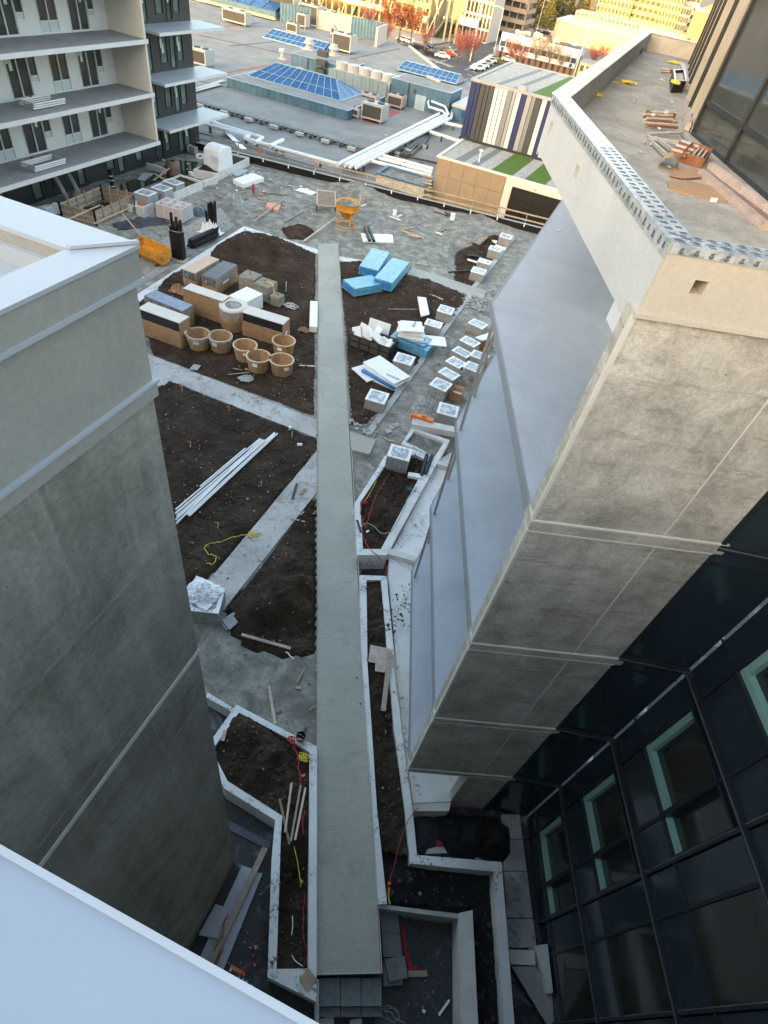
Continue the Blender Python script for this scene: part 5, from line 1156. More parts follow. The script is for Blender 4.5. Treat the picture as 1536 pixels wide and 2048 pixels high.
one('white_coil', MB().tube([P(*T5(880, 340), .3) + Vector((.3 * math.cos(a), .3 * math.sin(a) * .8, .35 + .1 * math.sin(a))) for a in [2 * math.pi * k / 16 for k in range(17)]], .1, 8), 'pvc', 'coil of white hose beside the wrapped machine', 'hose', smooth=True)
# pallets wrapped in film
PLD = make_pallet(1.15, 1.05, 1.05, 5, 8, 'paver', True)
put_pallet(PLD, T5(280, 680), 'tall film-wrapped pallet nearest of three on the far long planter', R(4), .1, 1.05)
put_pallet(PLD, T5(455, 600), 'tall film-wrapped pallet in the middle of three on the far long planter', R(0), .1, 1.05)
put_pallet(PLD, T5(585, 540), 'tall film-wrapped pallet farthest of three on the far long planter', R(-3), .1, 1.05)
# stack of white formwork frames
fs = thing('formwork_stack', (-28.05, 35.7, .0), 'stack of white ribbed formwork frames beside the small planter', 'formwork', None, R(6))
M['redwhite'] = simple('white_frame_paint', (.66, .62, .62), .1, 5, .6); M['rededge'] = simple('red_brown_edge', (.32, .14, .13), .2, 6, .7)
for k in range(8):
    z = .08 + k * .115; m = MB()
    for y in (-.74, .68): m.b(-1.0, 1.0, y, y + .06, z, z + .085)
    for x in (-1.0, -.36, .3, .94): m.b(x, x + .06, -.68, .68, z, z + .085)
    m.b(-.94, .94, -.03, .03, z + .01, z + .08)
    m.build('frame', 'redwhite', fs, local=True)
    if k < 7:
        for x in (-.95, -.3, .35): MB().b(x, x + .55, -.75, -.70, z + .086, z + .112).build('edge_strip', 'rededge', fs, local=True)
MB().b(1.0, 1.04, -.74, .74, .08, .98).build('side_panel', 'grey_sheet', fs, local=True)
MB().b(-.9, .9, -.6, .6, .0, .07).build('pallet_base', 'wood_old', fs, local=True)
# timber formwork trench
def Tz(x, y): return (x / 3.2, 360 + y / 3.2)
fw_ = thing('timber_formwork', P(*Tz(700, 250), 0), 'timber formwork box with braces round a dark trench at the far left', 'formwork')
A = [Tz(400, 240), Tz(660, 125), Tz(880, 170), Tz(620, 290)]
for (a, b, nst) in ((A[0], A[1], 5), (A[1], A[2], 4), (A[3], A[2], 5), (A[0], A[3], 3)):
    p, q = P(*a, 0), P(*b, 0); up = Vector((0, 0, .9))
    MB().beam(p + up * .5, q + up * .5, .03, .85).build('ply_panel', 'wood_old', fw_)
    for zz in (.15, .5, .85): MB().beam(p + Vector((0, 0, zz)) + Vector((.04, -.05, 0)), q + Vector((0, 0, zz)) + Vector((.04, -.05, 0)), .05, .09).build('waler', 'wood', fw_)
    for k in range(nst + 1):
        r = p.lerp(q, k / nst) + Vector((.07, -.09, 0)); MB().beam(r, r + Vector((0, 0, 1.05)), .07, .09).build('stud', 'wood', fw_)
for a, b, z0, z1 in (((770, 200), (905, 360), 1.0, .05), ((620, 275), (720, 370), .9, .05), ((600, 280), (860, 165), 1.02, 1.02), ((440, 250), (640, 160), 1.0, 1.0)): MB().beam(P(*Tz(*a), z0), P(*Tz(*b), z1), .09, .05).build('brace', 'wood', fw_)
struct(terrain('soil_bed', poly([Tz(420, 240), Tz(660, 140), Tz(860, 175), Tz(620, 280)]), .2, lambda x, y: .02 + .06 * fbm(x, y, 1.5, 4), 'soil_dark'))
crumple('plastic_sheet', Tz(360, 190), .0, 1.6, .8, .25, 'white_foam', 'dirty white sheet against the timber formwork', 'plastic sheet', seed=41, rz=R(60))
pd = thing('window_frame_stack', P(*Tz(470, 130), 0), 'grey metal door frames leaning against the dark ground floor', 'frames')
for k in range(3):
    o = P(*Tz(440 + k * 8, 150), 0)
    MB().beam(o, o + Vector((-1.3, .2, 2.1)), .08, .06).build('jamb', 'grey_metal', pd); MB().beam(o + Vector((.1, 1.1, 0)), o + Vector((-1.2, 1.3, 2.1)), .08, .06).build('jamb', 'grey_metal', pd); MB().beam(o + Vector((-1.3, .2, 2.1)), o + Vector((-1.2, 1.3, 2.1)), .08, .06).build('head', 'grey_metal', pd)
one('brown_sack', MB().lathe([(.3, 0), (.42, .3), (.36, .6), (.15, .75), (0, .76)], P(*Tz(500, 145), 0), 12, wob=.06), 'oldblock', 'brown sack below the leaning door frames', 'sack', smooth=True)
one('rebar_bin', MB().lathe([(.55, 0), (.6, .5), (.5, .9), (.2, .95)], P(*T5(590, 480), 0), 14, wob=.05), simple('brown_barrel', (.16, .10, .08), .2, 3, .7), 'brown barrel beside the puddle', 'barrel', smooth=True)
for k, (a, b, l) in enumerate((((370, 550), (580, 390), 'board leaning over the puddle, nearer of a crossed pair'), ((380, 480), (490, 545), 'board crossing the nearer one beside the puddle'), ((640, 340), (650, 470), 'pale post standing at the puddle edge'))): plank(T5(*a), T5(*b), .14, .05, .3, l, 'wood', .6 if k < 2 else .1)
plank(T5(800, 490), T5(770, 470), .3, .25, .2, 'white tin beside the puddle and the raised planter', 'pvc', name='tin', cat='tin')
flat('metal_plate', [T5(185, 540), T5(255, 470), T5(370, 475), T5(265, 555)], .06, .03, 'grey_sheet', 'grey plate lying in the puddle', 'plate')
flat('foam_sheets', [T5(1220, 470), T5(1310, 420), T5(1410, 440), T5(1290, 505)], .12, .1, 'grey_sheet', 'bluish board lying beside the raised planter', 'board')
flat('foam_sheets', [T5(1238, 540), T5(1460, 470), T5(1580, 520), T5(1350, 595)], .35, .32, 'white_foam', 'thick white foam slab on the sand before the raised planter', 'foam')
gen = thing('small_pump', P(*T5(790, 220), 0), 'small pump with white drum by the dark ground floor', 'pump')
MB().lathe([(.25, 0), (.25, .5), (0, .5)], P(*T5(765, 235), 0), 12).build('drum', 'pvc', gen); MB().box(P(*T5(805, 215), .3), (.6, .5, .5)).build('body', 'grey_metal', gen)
vp = thing('vent_pipe', P(226, 386, 0), 'black vent pipe with white bands standing by the puddle', 'pipe')
b_ = P(227, 384, 0); MB().lathe([(.16, 0), (.16, 1.5), (0, 1.5)], b_, 12).build('pipe', 'black', vp)
for z in (.4, .8, 1.1): MB().lathe([(.165, z), (.165, z + .05)], b_, 12).build('band', 'pvc', vp)
flat('small_slab', [(215, 385), (235, 382), (240, 390), (222, 396)], .05, .05, 'conc', 'concrete footing under the black vent pipe', 'footing')
# yellow skip
sk = thing('yellow_skip', (-25.05, 29.1, .1), 'worn yellow steel skip with rounded bottom beside the gravel', 'skip', None, R(-8))
w, h = 2.35, .85; pr = [(-.62, h), (-.56, .38), (-.38, .12), (-.1, .02), (.1, .02), (.38, .12), (.56, .38), (.62, h)]
m = MB(); n = len(pr)
for s, t_ in ((1, 0), (.95, .035)):
    for x in (-w / 2, w / 2):
        for (y, z) in pr: m.v.append((x * (1 if s == 1 else .97), y * s, z + (t_ if z < .8 else 0)))
for k in range(n - 1):
    m.f.append((k, k + 1, n + k + 1, n + k)); m.f.append((2 * n + k, 3 * n + k, 3 * n + k + 1, 2 * n + k + 1))
m.build('trough', 'yellow', sk, local=True)
for x in (-w / 2, w / 2 - .03):
    e = MB(); e.v = [(x, y, z) for y, z in pr] + [(x + .03, y, z) for y, z in pr]; e.f = [tuple(range(n)), tuple(range(n, 2 * n))[::-1]] + [(i, (i + 1) % n, n + (i + 1) % n, n + i) for i in range(n)]; e.build('end_plate', 'yellow', sk, local=True)
for y in (-.64, .6): MB().b(-w / 2, w / 2, y, y + .05, h - .05, h + .02).build('lip', 'yellow', sk, local=True)
for x in (-.8, .8): MB().b(x - .06, x + .06, -.5, .5, -.1, .03).build('foot', 'rebar', sk, local=True)
MB().box((w / 2 + .05, 0, .5), (.12, .3, .3)).build('bracket', 'yellow', sk, local=True)
# black fence panels
def T6(x, y): return (240 + x / 3.339, 330 + y / 3.339)
bb = thing('fence_panel_bundle', P(*T6(395, 620), 0), 'upright bundle of black fence panels with pointed tips behind the yellow skip', 'fence panels')
b0 = P(*T6(395, 625), .05)
for k, (dx, dy, hh) in enumerate(((-.38, .2, 2.6), (-.2, .1, 2.1), (0, .15, 2.45), (.14, .05, 2.1), (.3, .12, 2.35), (-.1, -.12, 1.95), (.12, -.14, 1.95), (-.3, -.08, 1.9), (.32, -.1, 1.9))):
    MB().beam(b0 + Vector((dx, dy, .02)), b0 + Vector((dx - .1, dy + .1, hh)), .16, .10).build('panel', 'black', bb)
MB().box(b0 + Vector((-.03, .06, .85)), (.78, .42, 1.6), R(8)).build('film_wrap', 'felt', bb)
MB().tube([b0 + Vector((.5 * math.cos(a) - .08, .32 * math.sin(a) + .1, 1.75)) for a in [2 * math.pi * k / 12 for k in range(13)]], .025, 5).build('strap', 'film', bb)
MB().box(b0 + Vector((0, -.05, -.02)), (1.2, .9, .08), R(10)).build('pallet_base', 'wood', bb)
lb = thing('fence_panel_bundle', P(*T6(560, 530), 0), 'bundle of black fence panels lying on the gravel beside the white sack', 'fence panels')
for k in range(5):
    o = Vector((.16 * (k % 3) - .2, .12 * (k % 2), .16 + .2 * (k // 2)))
    MB().beam(P(*T6(480, 565), 0) + o, P(*T6(640, 490), 0) + o, .34, .17).build('panel', 'black', lb)
for k in range(6): q = P(*T6(620, 500), 0).lerp(P(*T6(650, 485), 0), k / 5); MB().beam(q + Vector((0, 0, .2)), q + Vector((.1, .1, .75)), .05, .05).build('bar', 'black', lb)
bs = thing('post_sack', P(*T6(610, 450), 0), 'white sack holding upright black posts beyond the lying fence panels', 'posts')
b1 = P(*T6(610, 450), 0)
crumple('sack', T6(610, 455), .0, .75, .6, .75, 'white_foam', parent=bs, seed=51)
for k, (dx, dy, hh) in enumerate(((-.35, .1, 1.3), (-.2, .2, 1.85), (-.05, .25, 1.95), (.12, .25, 1.9), (.28, .2, 2.1), (-.1, .05, 1.4), (.1, .02, 1.5), (.3, .02, 1.9), (-.28, .3, 1.7))): MB().tube([b1 + Vector((dx, dy, .1)), b1 + Vector((dx * 1.1, dy, hh))], .085, 8).build('post', 'black', bs)
# far sand clutter
hp_ = thing('concrete_hopper', (-18.0, 43.5, 0), 'orange concrete skip hopper on legs on the sand', 'hopper')
M['hopper'] = simple('orange_hopper_paint', (.70, .30, .035), .15, 3, .5, .15)
MB().lathe([(.66, 1.05), (.70, 1.5), (.73, 1.52), (.68, 1.5), (.62, 1.1)], n=24).build('drum', 'hopper', hp_, local=True, smooth=True)
MB().lathe([(.16, .42), (.60, 1.06), (.66, 1.06), (.55, 1.05), (.12, .45)], n=24).build('cone', 'hopper', hp_, local=True, smooth=True)
MB().lathe([(.66, 1.47), (.35, 1.40), (0, 1.38)], n=20).build('filling', 'sand', hp_, local=True)
for a in (45, 135, 225, 315):
    x, y = math.cos(R(a)), math.sin(R(a)); MB().tube([(x * .68, y * .68, 1.2), (x * .6, y * .6, .5), (x * .55, y * .55, 0)], .035, 6).build('leg', 'hopper', hp_, local=True)
MB().tube([(.55 * math.cos(a), .55 * math.sin(a), .05) for a in [2 * math.pi * k / 16 for k in range(17)]], .03, 5).build('base_ring', 'hopper', hp_, local=True)
MB().tube([(-.6, 0, 1.5), (0, 0, 1.85), (.6, 0, 1.5)], .025, 5).build('bail', 'hopper', hp_, local=True); hp_.scale = (1.28, 1.28, 1.15)
sv = thing('sand_screen', P(654, 412, 0), 'tilted wire sand screen in a wooden frame on the sand', 'screen')
q = [P(634, 410, .45), P(671, 413, .45), P(670, 384, 1.0), P(635, 380, 1.0)]
for i in range(4): MB().beam(q[i], q[(i + 1) % 4], .09, .09).build('frame', 'wood_pale', sv)
m = MB()
for k in range(1, 14): a, b = q[0].lerp(q[1], k / 14), q[3].lerp(q[2], k / 14); m.tube([a, b], .026, 4, False)
for k in range(1, 14): a, b = q[0].lerp(q[3], k / 14), q[1].lerp(q[2], k / 14); m.tube([a, b], .026, 4, False)
tag(m.build('wire_mesh', 'wood_old', sv), kind='stuff')
for i in (0, 1, 2, 3): MB().beam(Vector((q[i].x, q[i].y, 0)), q[i], .07, .07).build('leg', 'dark_metal' if i < 2 else 'wood', sv)
one('foam_board', MB().prism(poly([(722, 466), (785, 469), (787, 484), (726, 482)], .1), 0, .1), 'white_foam', 'white foam board with black rolls on it, on the far sand', 'foam')
for a, b, l in (((730, 455), (739, 481), 'black membrane roll, left of two on the foam board'), ((737, 453), (748, 482), 'black membrane roll, right of two on the foam board')): one('membrane_roll', MB().tube([P(*a, .2), P(*b, .2)], .11, 10), 'black', l, 'roll')
for k, (a, b, l) in enumerate((((802, 459), (827, 455), 'upper board of a splayed pair on the far sand'), ((802, 461), (847, 476), 'lower board of a splayed pair on the far sand'), ((815, 470), (838, 474), 'short board beneath the splayed pair'))): plank(a, b, .16, .05, .05 + .04 * k, l, 'wood')
flat('brick_pallet', [(531, 412), (536, 404), (562, 408), (556, 420)], .18, .18, simple('pink_brick', (.62, .33, .24), .15, 6, .8), 'small pallet of salmon-pink blocks on the far sand', 'blocks')
plank((511, 440), (568, 398), .12, .04, .22, 'dark pole lying across the salmon-pink blocks', 'wood_old', name='pole', cat='pole')
plank((568, 445), (608, 422), .14, .04, .04, 'dark flat bar on the sand left of the sand screen', 'wood_old', name='bar', cat='bar')
one('white_pole', MB().tube([P(608, 482, .1), P(672, 435, .3)], .06, 8), 'wood_pale', 'long pale pole leaning from the soil hole towards the hopper', 'pole')
for k, (px, l) in enumerate((((790, 432), 'white drain fitting in a plastic-lined hollow, middle of three'), ((878, 462), 'drain stub in a plastic-lined hollow nearest the far kerb'), ((718, 411), 'drain stub in a plastic-lined hollow behind the hopper'))):
    c = P(*px, -.25); t = thing('drain_sump', (c.x, c.y, -.35), l, 'drain', 'drain sumps in the sand')
    m = MB(); m.prism([(-.75, -.35), (.7, -.45), (.8, .3), (-.2, .4)], .02, .06); m.build('plastic_liner', 'white_foam', t, local=True)
    MB().tube([(0, .1, .05), (.02, .1, .9)], .035, 6).build('standpipe', 'wood_pale', t, local=True)
    if k < 1: MB().lathe([(.17, .05), (.17, .45), (.19, .45), (.19, .5), (0, .5)], (-.1, .1, 0), 12).build('riser', 'pvc', t, local=True)
    MB().tube([(.2, -.1, .1), (.55, .2, .3)], .05, 6).build('stub', 'black' if k == 1 else 'pvc', t, local=True)
one('paint_tin', MB().lathe([(.2, 0), (.2, .5), (.21, .5), (.21, .53), (0, .53)], P(904, 440, .15), 12), 'pvc', 'white bucket on the sand below the guard rail', 'bucket')
cord([(868, 424), (885, 428), (895, 432), (890, 424), (904, 434)], .25, .05, 'black scrap pipes beside the white bucket', 'black', 'scrap_pipe', 'pipe')
plank((932, 511), (962, 515), .16, .14, .05, 'dark pipe crossing the dug bed', 'black', name='pipe', cat='pipe'); plank((935, 519), (958, 526), .14, .1, .06, 'white block crossing the dug bed', 'white_foam', name='foam_block', cat='foam')
plank((897, 544), (940, 541), .1, .08, .06, 'black bar lying below the dug bed', 'black', name='bar', cat='bar')
flat('foam_offcut', [(983, 473), (996, 478), (993, 485), (981, 479)], .2, .12, 'white_foam', 'small white block beside the farthest pallet', 'foam'); flat('foam_offcut', [(992, 488), (1012, 496), (1009, 500), (990, 492)], .2, .1, 'white_foam', 'white strip behind the third far-kerb pallet', 'foam')
one('broken_crust', MB().beam(P(950, 486, .1), P(968, 470, .5), .9, .06), 'oldblock', 'slab of broken crust tilted up by the dug bed', 'slab')
cn = P(507, 387, 0)
hy = thing('red_marker', cn, 'small red marker post standing on the sand near the raised planter', 'marker'); MB().lathe([(.1, 0), (.07, .45), (.11, .55), (.05, .75), (0, .78)], cn, 8).build('post', 'red', hy, smooth=True)

# ------------------------------------------------------------ deck-edge upstand and guard rail
GA0 = Vector((-36.9, 50.05, 0)); GA1 = Vector((1.5, 55.15, 0)); gd = (GA1 - GA0).normalized(); GLn = (GA1 - GA0).length
up_ = thing('edge_upstand', GA0.lerp(GA1, .5), 'black waterproofed upstand along the far edge of the courtyard', 'upstand')
for k in range(16):
    a = GA0 + gd * (GLn * k / 16 + .01); b = GA0 + gd * (GLn * (k + 1) / 16 - .01)
    MB().beam(a + Vector((0, 0, .06)), b + Vector((0, 0, .06)), .22, .86).build('membrane_panel', 'felt', up_)
gr = thing('guard_rail', GA0.lerp(GA1, .5) + Vector((0, .2, .3)), 'timber guard rail with metal posts above the black upstand', 'guard rail')
off = Vector((-gd.y, gd.x, 0)) * .12
for k in range(17):
    a = GA0 + gd * (GLn * k / 16) + off
    MB().beam(a + Vector((0, 0, .0)), a + Vector((0, 0, 1.35)), .06, .06).build('post', 'grey_metal', gr)
    MB().box(a - off * 1.9 + Vector((0, 0, .45)), (.10, .06, .28), math.atan2(gd.y, gd.x)).build('bracket', 'pvc', gr)
    if k < 16:
        b = GA0 + gd * (GLn * (k + 1) / 16) + off
        mt = 'wood_old' if k < 5 else 'wood'
        for z in (.82, 1.3): MB().beam(a + Vector((0, -.06, z)), b + Vector((0, -.06, z)), .045, .11).build('rail', mt, gr)
        MB().beam(a + Vector((0, -.02, .5)), b + Vector((0, -.02, .5)), .3, .03).build('cap_board', 'conc', gr)
for px, l in (((518, 327), 'red and white safety post, left of two at the guard rail'), ((630, 352), 'red safety post, right of two at the guard rail')):
    c = P(*px, 0); t = thing('safety_post', c, l, 'post', 'red safety posts'); MB().beam(c, c + Vector((0, 0, 1.25)), .12, .12).build('post', simple('safety_red', (.75, .09, .05), .1, 4, .5), t); MB().beam(c + Vector((0, 0, .5)), c + Vector((0, 0, .6)), .13, .13).build('band', 'pvc', t)

# ------------------------------------------------------------ apartment block at the upper left
AP = thing('apartment_block', (-40, 36, 0), 'white apartment block with deep grey balconies and a dark glazed end at upper left', 'building')
M['apt'] = simple('white_render', (.66, .66, .665), .05, 1.2, .75, .1, 30); M['apt_fin'] = simple('cream_render', (.60, .56, .475), .05, 1.0, .8, .25, 50)
M['aptslab'] = simple('grey_balcony_deck', (.24, .235, .23), .14, 1.3, .8, .15, 30); M['aptsoffit'] = simple('pale_slab_edge', (.60, .60, .60), .06, 1.5, .7, .1)
M['wing'] = m_glass('window_glass', (.05, .058, .055), .08, .6); M['panelglass'] = simple('pale_infill_panel', (.50, .57, .58), .05, 2, .3, .03); M['sticker'] = simple('window_paper', (.60, .70, .64), .08, 3, .7)
M['greenpane'] = m_glass('pale_green_glass', (.13, .17, .15), .1, .6)
M['charcoal'] = simple('charcoal_cladding', (.030, .032, .036), .15, 2, .45, .05)
XF = -35.5; YE = 40.4; FA = Fr((XF, 0), (0, 1), (1, 0)); FD = Fr((-36.2, 0), (0, 1), (1, 0))
def awin(fr, par, y0, y1, z0, z1, npane, frm='white_metal', glass='wing', infill=0, paper=0):
    m = MB(); t = .06
    for (a, b, c_, d) in ((y0, y1, z0, z0 + t), (y0, y1, z1 - t, z1)): fr.box(m, a, b, c_, d, -.1, .04)
    w = (y1 - y0) / npane
    for k in range(npane + 1): x = y0 + k * w; fr.box(m, max(y0, x - t / 2), min(y1, x + t / 2), z0 + t, z1 - t, -.1, .04)
    if infill: fr.box(m, y0 + t, y1 - t, z0 + infill, z0 + infill + t, -.1, .035)
    o = m.build('window', frm, par)
    for k in range(npane):
        a, b = y0 + k * w + t / 2, y0 + (k + 1) * w - t / 2
        if infill: fr.bx(a, b, z0 + t, z0 + infill, -.05, -.02).build('infill', 'panelglass', o)
        fr.bx(a, b, z0 + (infill or t) , z1 - t, -.07, -.05).build('pane', glass, o)
        if paper and (k + paper) % 2 == 0:
            for q in range(2): fr.bx(a + .1 + .2 * q * w, a + .1 + .2 * q * w + w * .28, z1 - .75 - .35 * q, z1 - .2 - .3 * q, -.048, -.045).build('paper', 'sticker', o)
    return o
for fl, zs in enumerate((3.0, 6.0, 9.0, 12.0, 15.0)):
    # wall strips between the openings
    ops = []
    for rep in (0, -5.8, -11.6):
        ops += [(31.25 + rep, 33.52 + rep), (34.58 + rep, 36.06 + rep), (37.05 + rep, 39.3 + rep)] if rep == 0 else [(31.25 + rep, 33.52 + rep), (34.58 + rep, 36.06 + rep)]
    ops = sorted(set(ops)); y = 18.0
    for a, b in ops:
        if a > y: FA.bx(y, a, zs, zs + 2.78, -.2, 0).build('wall', 'apt', AP)
        FA.bx(a, b, zs + 2.55, zs + 2.78, -.2, -.002).build('wall', 'apt', AP)
        FA.bx(a, b, zs, zs + .05, -.2, -.001).build('wall', 'apt', AP)
        y = b
    FA.bx(y, YE, zs, zs + 2.78, -.2, 0).build('wall', 'apt', AP)
    for k, (a, b) in enumerate(ops):
        if b - a > 2:
            awin(FA, AP, a, a + 1.6, zs + .05, zs + 2.55, 2, paper=1 + (k + fl) % 2); o = awin(FA, AP, a + 1.64, b, zs + .72, zs + 2.55, 1, infill=.32)
            FA.bx(a + 1.64, b, zs + .05, zs + .71, -.1, .02).build('infill', 'panelglass' if k == 0 else 'apt', o)
        else: awin(FA, AP, a, b, zs + .05, zs + 2.55, 2, infill=.55)
    # balcony slab and party fin
    s = MB().b(XF - .2, -32.55, 18, 40.55, zs - .2, zs).build('balcony_slab', 'aptslab', AP)
    MB().b(-32.55, -32.47, 18, 40.60, zs - .22, zs + .015).build('slab_edge', 'aptsoffit', s)
    MB().b(XF + .004, -32.6, 18, 40.38, zs - .214, zs - .202).build('soffit', 'aptsoffit', s)
    MB().b(XF, -32.62, YE, YE + .18, zs + .012, zs + 2.79).build('party_wall', 'apt_fin', AP)
    # dark glazed end
    z0 = zs; z1 = zs + 2.95
    e = MB().b(-36.2, -33.65, 43.3, 51.7, zs - .16, zs).build('canopy_slab', 'coping', AP)
    MB().b(-33.65, -33.58, 43.28, 51.72, zs - .18, zs + .01).build('slab_edge', 'aptsoffit', e)
for fl, zs in enumerate((0.0, 3.0, 6.0, 9.0, 12.0, 15.0)):
    z0, z1 = zs + .02, zs + 2.98
    wins = [(40.9, 41.9), (42.6, 43.6), (44.8, 45.45), (46.5, 47.35), (47.75, 48.4), (48.6, 49.4)] if fl else [(19.6, 20.6), (22.1, 23.2), (25.0, 25.8), (28.2, 29.2), (31.4, 32.2), (32.5, 33.3), (35.6, 36.3), (38.6, 39.5), (39.9, 40.6), (42.0, 42.8), (44.6, 45.5), (45.8, 46.5), (47.75, 48.4), (48.6, 49.4)]
    y = 40.6 if fl else 18
    for k, (a, b) in enumerate(wins):
        low = zs + (.12 if k % 2 == 0 else .5)
        if a > y: FD.bx(y + .01, a, z0, z1, -.2, .0).build('cladding', 'charcoal', AP)
        FD.bx(a + .005, b - .005, zs + 2.25, z1, -.2, -.003).build('cladding', 'charcoal', AP); FD.bx(a + .005, b - .005, z0, low, -.2, -.003).build('cladding', 'charcoal', AP)
        awin(FD, AP, a, b, low, zs + 2.25, 1, 'dark_metal', 'wing' if (k * 3 + fl) % 5 == 0 else 'greenpane', paper=(k + fl) % 2 * 2)
        y = b
    FD.bx(y + .01, 50.75, z0, z1, -.2, 0).build('cladding', 'charcoal', AP)
    FD.bx(18 if fl == 0 else 40.6, 50.76, zs - .02, zs + .02, -.19, .012).build('band', 'dark_metal', AP)
MB().b(-60, -36.38, 18, 50.78, 0, 18).build('body', 'charcoal', AP)
for px, l, k in (((40, 205), 'stack of aluminium railing frames on the middle balcony', 6.0), ((42, 327), 'stack of aluminium railing frames on the lowest balcony', 3.0)):
    c = P(px[0] + 45, px[1] + 2, k + .1); t = thing('railing_stack', (c.x, c.y, k), l, 'railing frames', 'stacked railing frames on balconies')
    for q in range(3):
        z = .06 + q * .12; o = .1 * q
        for x in (-.55, .5): MB().b(x + o * .4, x + .07 + o * .4, -1.25, 1.25, z, z + .07).build('rail', 'white_metal', t, local=True)
        for y in (-1.25, 1.18): MB().b(-.48 + o * .4, .5 + o * .4, y, y + .07, z + .005, z + .065).build('cross_bar', 'grey_metal', t, local=True)
    MB().box((-.5, -.3, .42), (.12, .12, .1)).build('clamp', 'red', t, local=True)
# ------------------------------------------------------------ shopping centre roofs beyond the deck
ZR = -1.0
M['roof'] = simple('grey_roof_felt', (.235, .23, .215), .22, .35, .9, .3, 12); M['blueclad'] = None
s = NT('blue_corrugated_cladding'); v = s.vec(); sx = s.n.new('ShaderNodeSeparateXYZ'); s.l.new(s.pos, sx.inputs[0])
w = s.math('SINE', s.math('MULTIPLY', s.math('ADD', sx.outputs['X'], sx.outputs['Y']), 7.5), 0); n_ = s.noise(v, .8, 6)
st = s.noise(s.vec(scale=(1, 1, .15)), 1.6, 6, .7)
c_ = s.ramp(n_, [(.3, (.05, .115, .17)), (.7, (.09, .175, .245))]); c_ = s.mix(s.ramp(st, [(.5, 0.0), (.75, .5)]), c_, (.11, .16, .17))
M['blueclad'] = s.fin(c_, .55, s.bump(w, .5, .06), spec=.4)
M['skyglass'] = m_glass('blue_skylight_glass', (.02, .085, .22), .22, .3); M['skybar'] = simple('pale_glazing_bar', (.24, .36, .44), .06, 2, .4, .02)
M['redline'] = simple('red_walk_line', (.33, .10, .085), .25, 1.5, .85); M['acwhite'] = simple('off_white_sheet_metal', (.44, .43, .40), .1, 2, .55, .08); M['grille'] = simple('dark_grille', (.06, .058, .052), .25, 8, .7, .5, 25)
MALL = thing('shopping_centre', (-60, 100, -8), 'low shopping centre with flat grey roofs, red lines and blue-clad parapets beyond the courtyard', 'building')
MB().prism([(-150, 57.3), (-15.9, 57.3), (-15.9, 100), (-20, 122), (-36, 126), (-49.5, 146), (-75, 152), (-150, 152)], -8, ZR).build('roof', 'roof', MALL)
MB().beam((-50, 146.2, ZR + .1), (-36, 126, ZR + .1), .5, .5).build('parapet', 'acwhite', MALL)
def rl(a, b, w, mat='redline', name='roof_line', h=.012): MB().beam(P(*a, ZR + h), P(*b, ZR + h), w, .012).build(name, mat, MALL)
for a, b in (((378, 158), (600, 120)), ((378, 62), (520, 45)), ((384, 68), (590, 112)), ((700, 85), (760, 70)), ((735, 245), (790, 222)), ((712, 118), (700, 145))): rl(a, b, .5 if a[1] < 200 else 1.6)
for a, b in (((400, 70), (600, 115)), ((390, 160), (460, 175)), ((460, 92), (560, 82)), ((700, 118), (800, 97))): rl(a, b, .35, 'grille', 'roof_seam', .014)
for a, b in (((384, 180), (448, 160)), ((384, 183), (440, 168))): rl(a, b, .6, 'acwhite', 'roof_edge', .2)
for px, rx in (((640, 345), 2.2), ((700, 240), 1.6), ((480, 112), 3.0)):
    pass
# long blue upstand with hipped skylight
def skylight(label, x0, x1, y0, y1, zb, zr, hip0, hip1, n, par=None):
    t = thing('skylight', ((x0 + x1) / 2, (y0 + y1) / 2, zb), label, 'skylight', 'blue glazed skylights on the roofs')
    ym = (y0 + y1) / 2; xa, xb = x0 + hip0, x1 - hip1
    def quad(a, b, c, d, nm, th=.03):
        m = MB(); nn = (Vector(b) - Vector(a)).cross(Vector(d) - Vector(a)).normalized() * th
        pts = [Vector(a), Vector(b), Vector(c), Vector(d)]; m.hexa([p - nn for p in pts] + pts); m.build(nm, 'skyglass', t)
    for side in (0, 1):
        yb = y0 if side == 0 else y1
        for k in range(n):
            f0, f1 = k / n, (k + 1) / n
            bl = (x0 + (x1 - x0) * f0, yb, zb); br = (x0 + (x1 - x0) * f1, yb, zb); tl = (xa + (xb - xa) * f0, ym, zr); tr = (xa + (xb - xa) * f1, ym, zr)
            if side == 0: quad(bl, br, tr, tl, 'pane')
            else: quad(br, bl, tl, tr, 'pane')
        for k in range(n + 1):
            f = k / n; MB().beam((x0 + (x1 - x0) * f, yb, zb + .03), (xa + (xb - xa) * f, ym, zr + .03), .09, .08).build('glazing_bar', 'skybar', t)
        MB().beam((x0, yb, zb + .05), (x1, yb, zb + .05), .2, .16).build('sill', 'skybar', t)
        MB().beam((x0 + (xa - x0) * .42, yb + (ym - yb) * .42, zb + (zr - zb) * .42 + .02), (x1 - (x1 - xb) * .42, yb + (ym - yb) * .42, zb + (zr - zb) * .42 + .02), .08, .06).build('purlin', 'skybar', t)
    for xx, xr in ((x0, xa), (x1, xb)):
        m = MB(); m.add([(xx, y0, zb), (xx, y1, zb), (xr, ym, zr), (xx, ym, zb)], [(0, 3, 2), (3, 1, 2)]); m.build('end_pane', 'skyglass', t)
        for f in (.33, .67): MB().beam((xx, y0 + (y1 - y0) * f, zb + .03), (xr, ym, zr + .02), .10, .06).build('glazing_bar', 'skybar', t)
        MB().beam((xx, y0, zb + .05), (xx, y1, zb + .05), .2, .16).build('sill', 'skybar', t)
    MB().beam((xa, ym, zr + .04), (xb, ym, zr + .04), .16, .12).build('ridge', 'skybar', t)
    return t
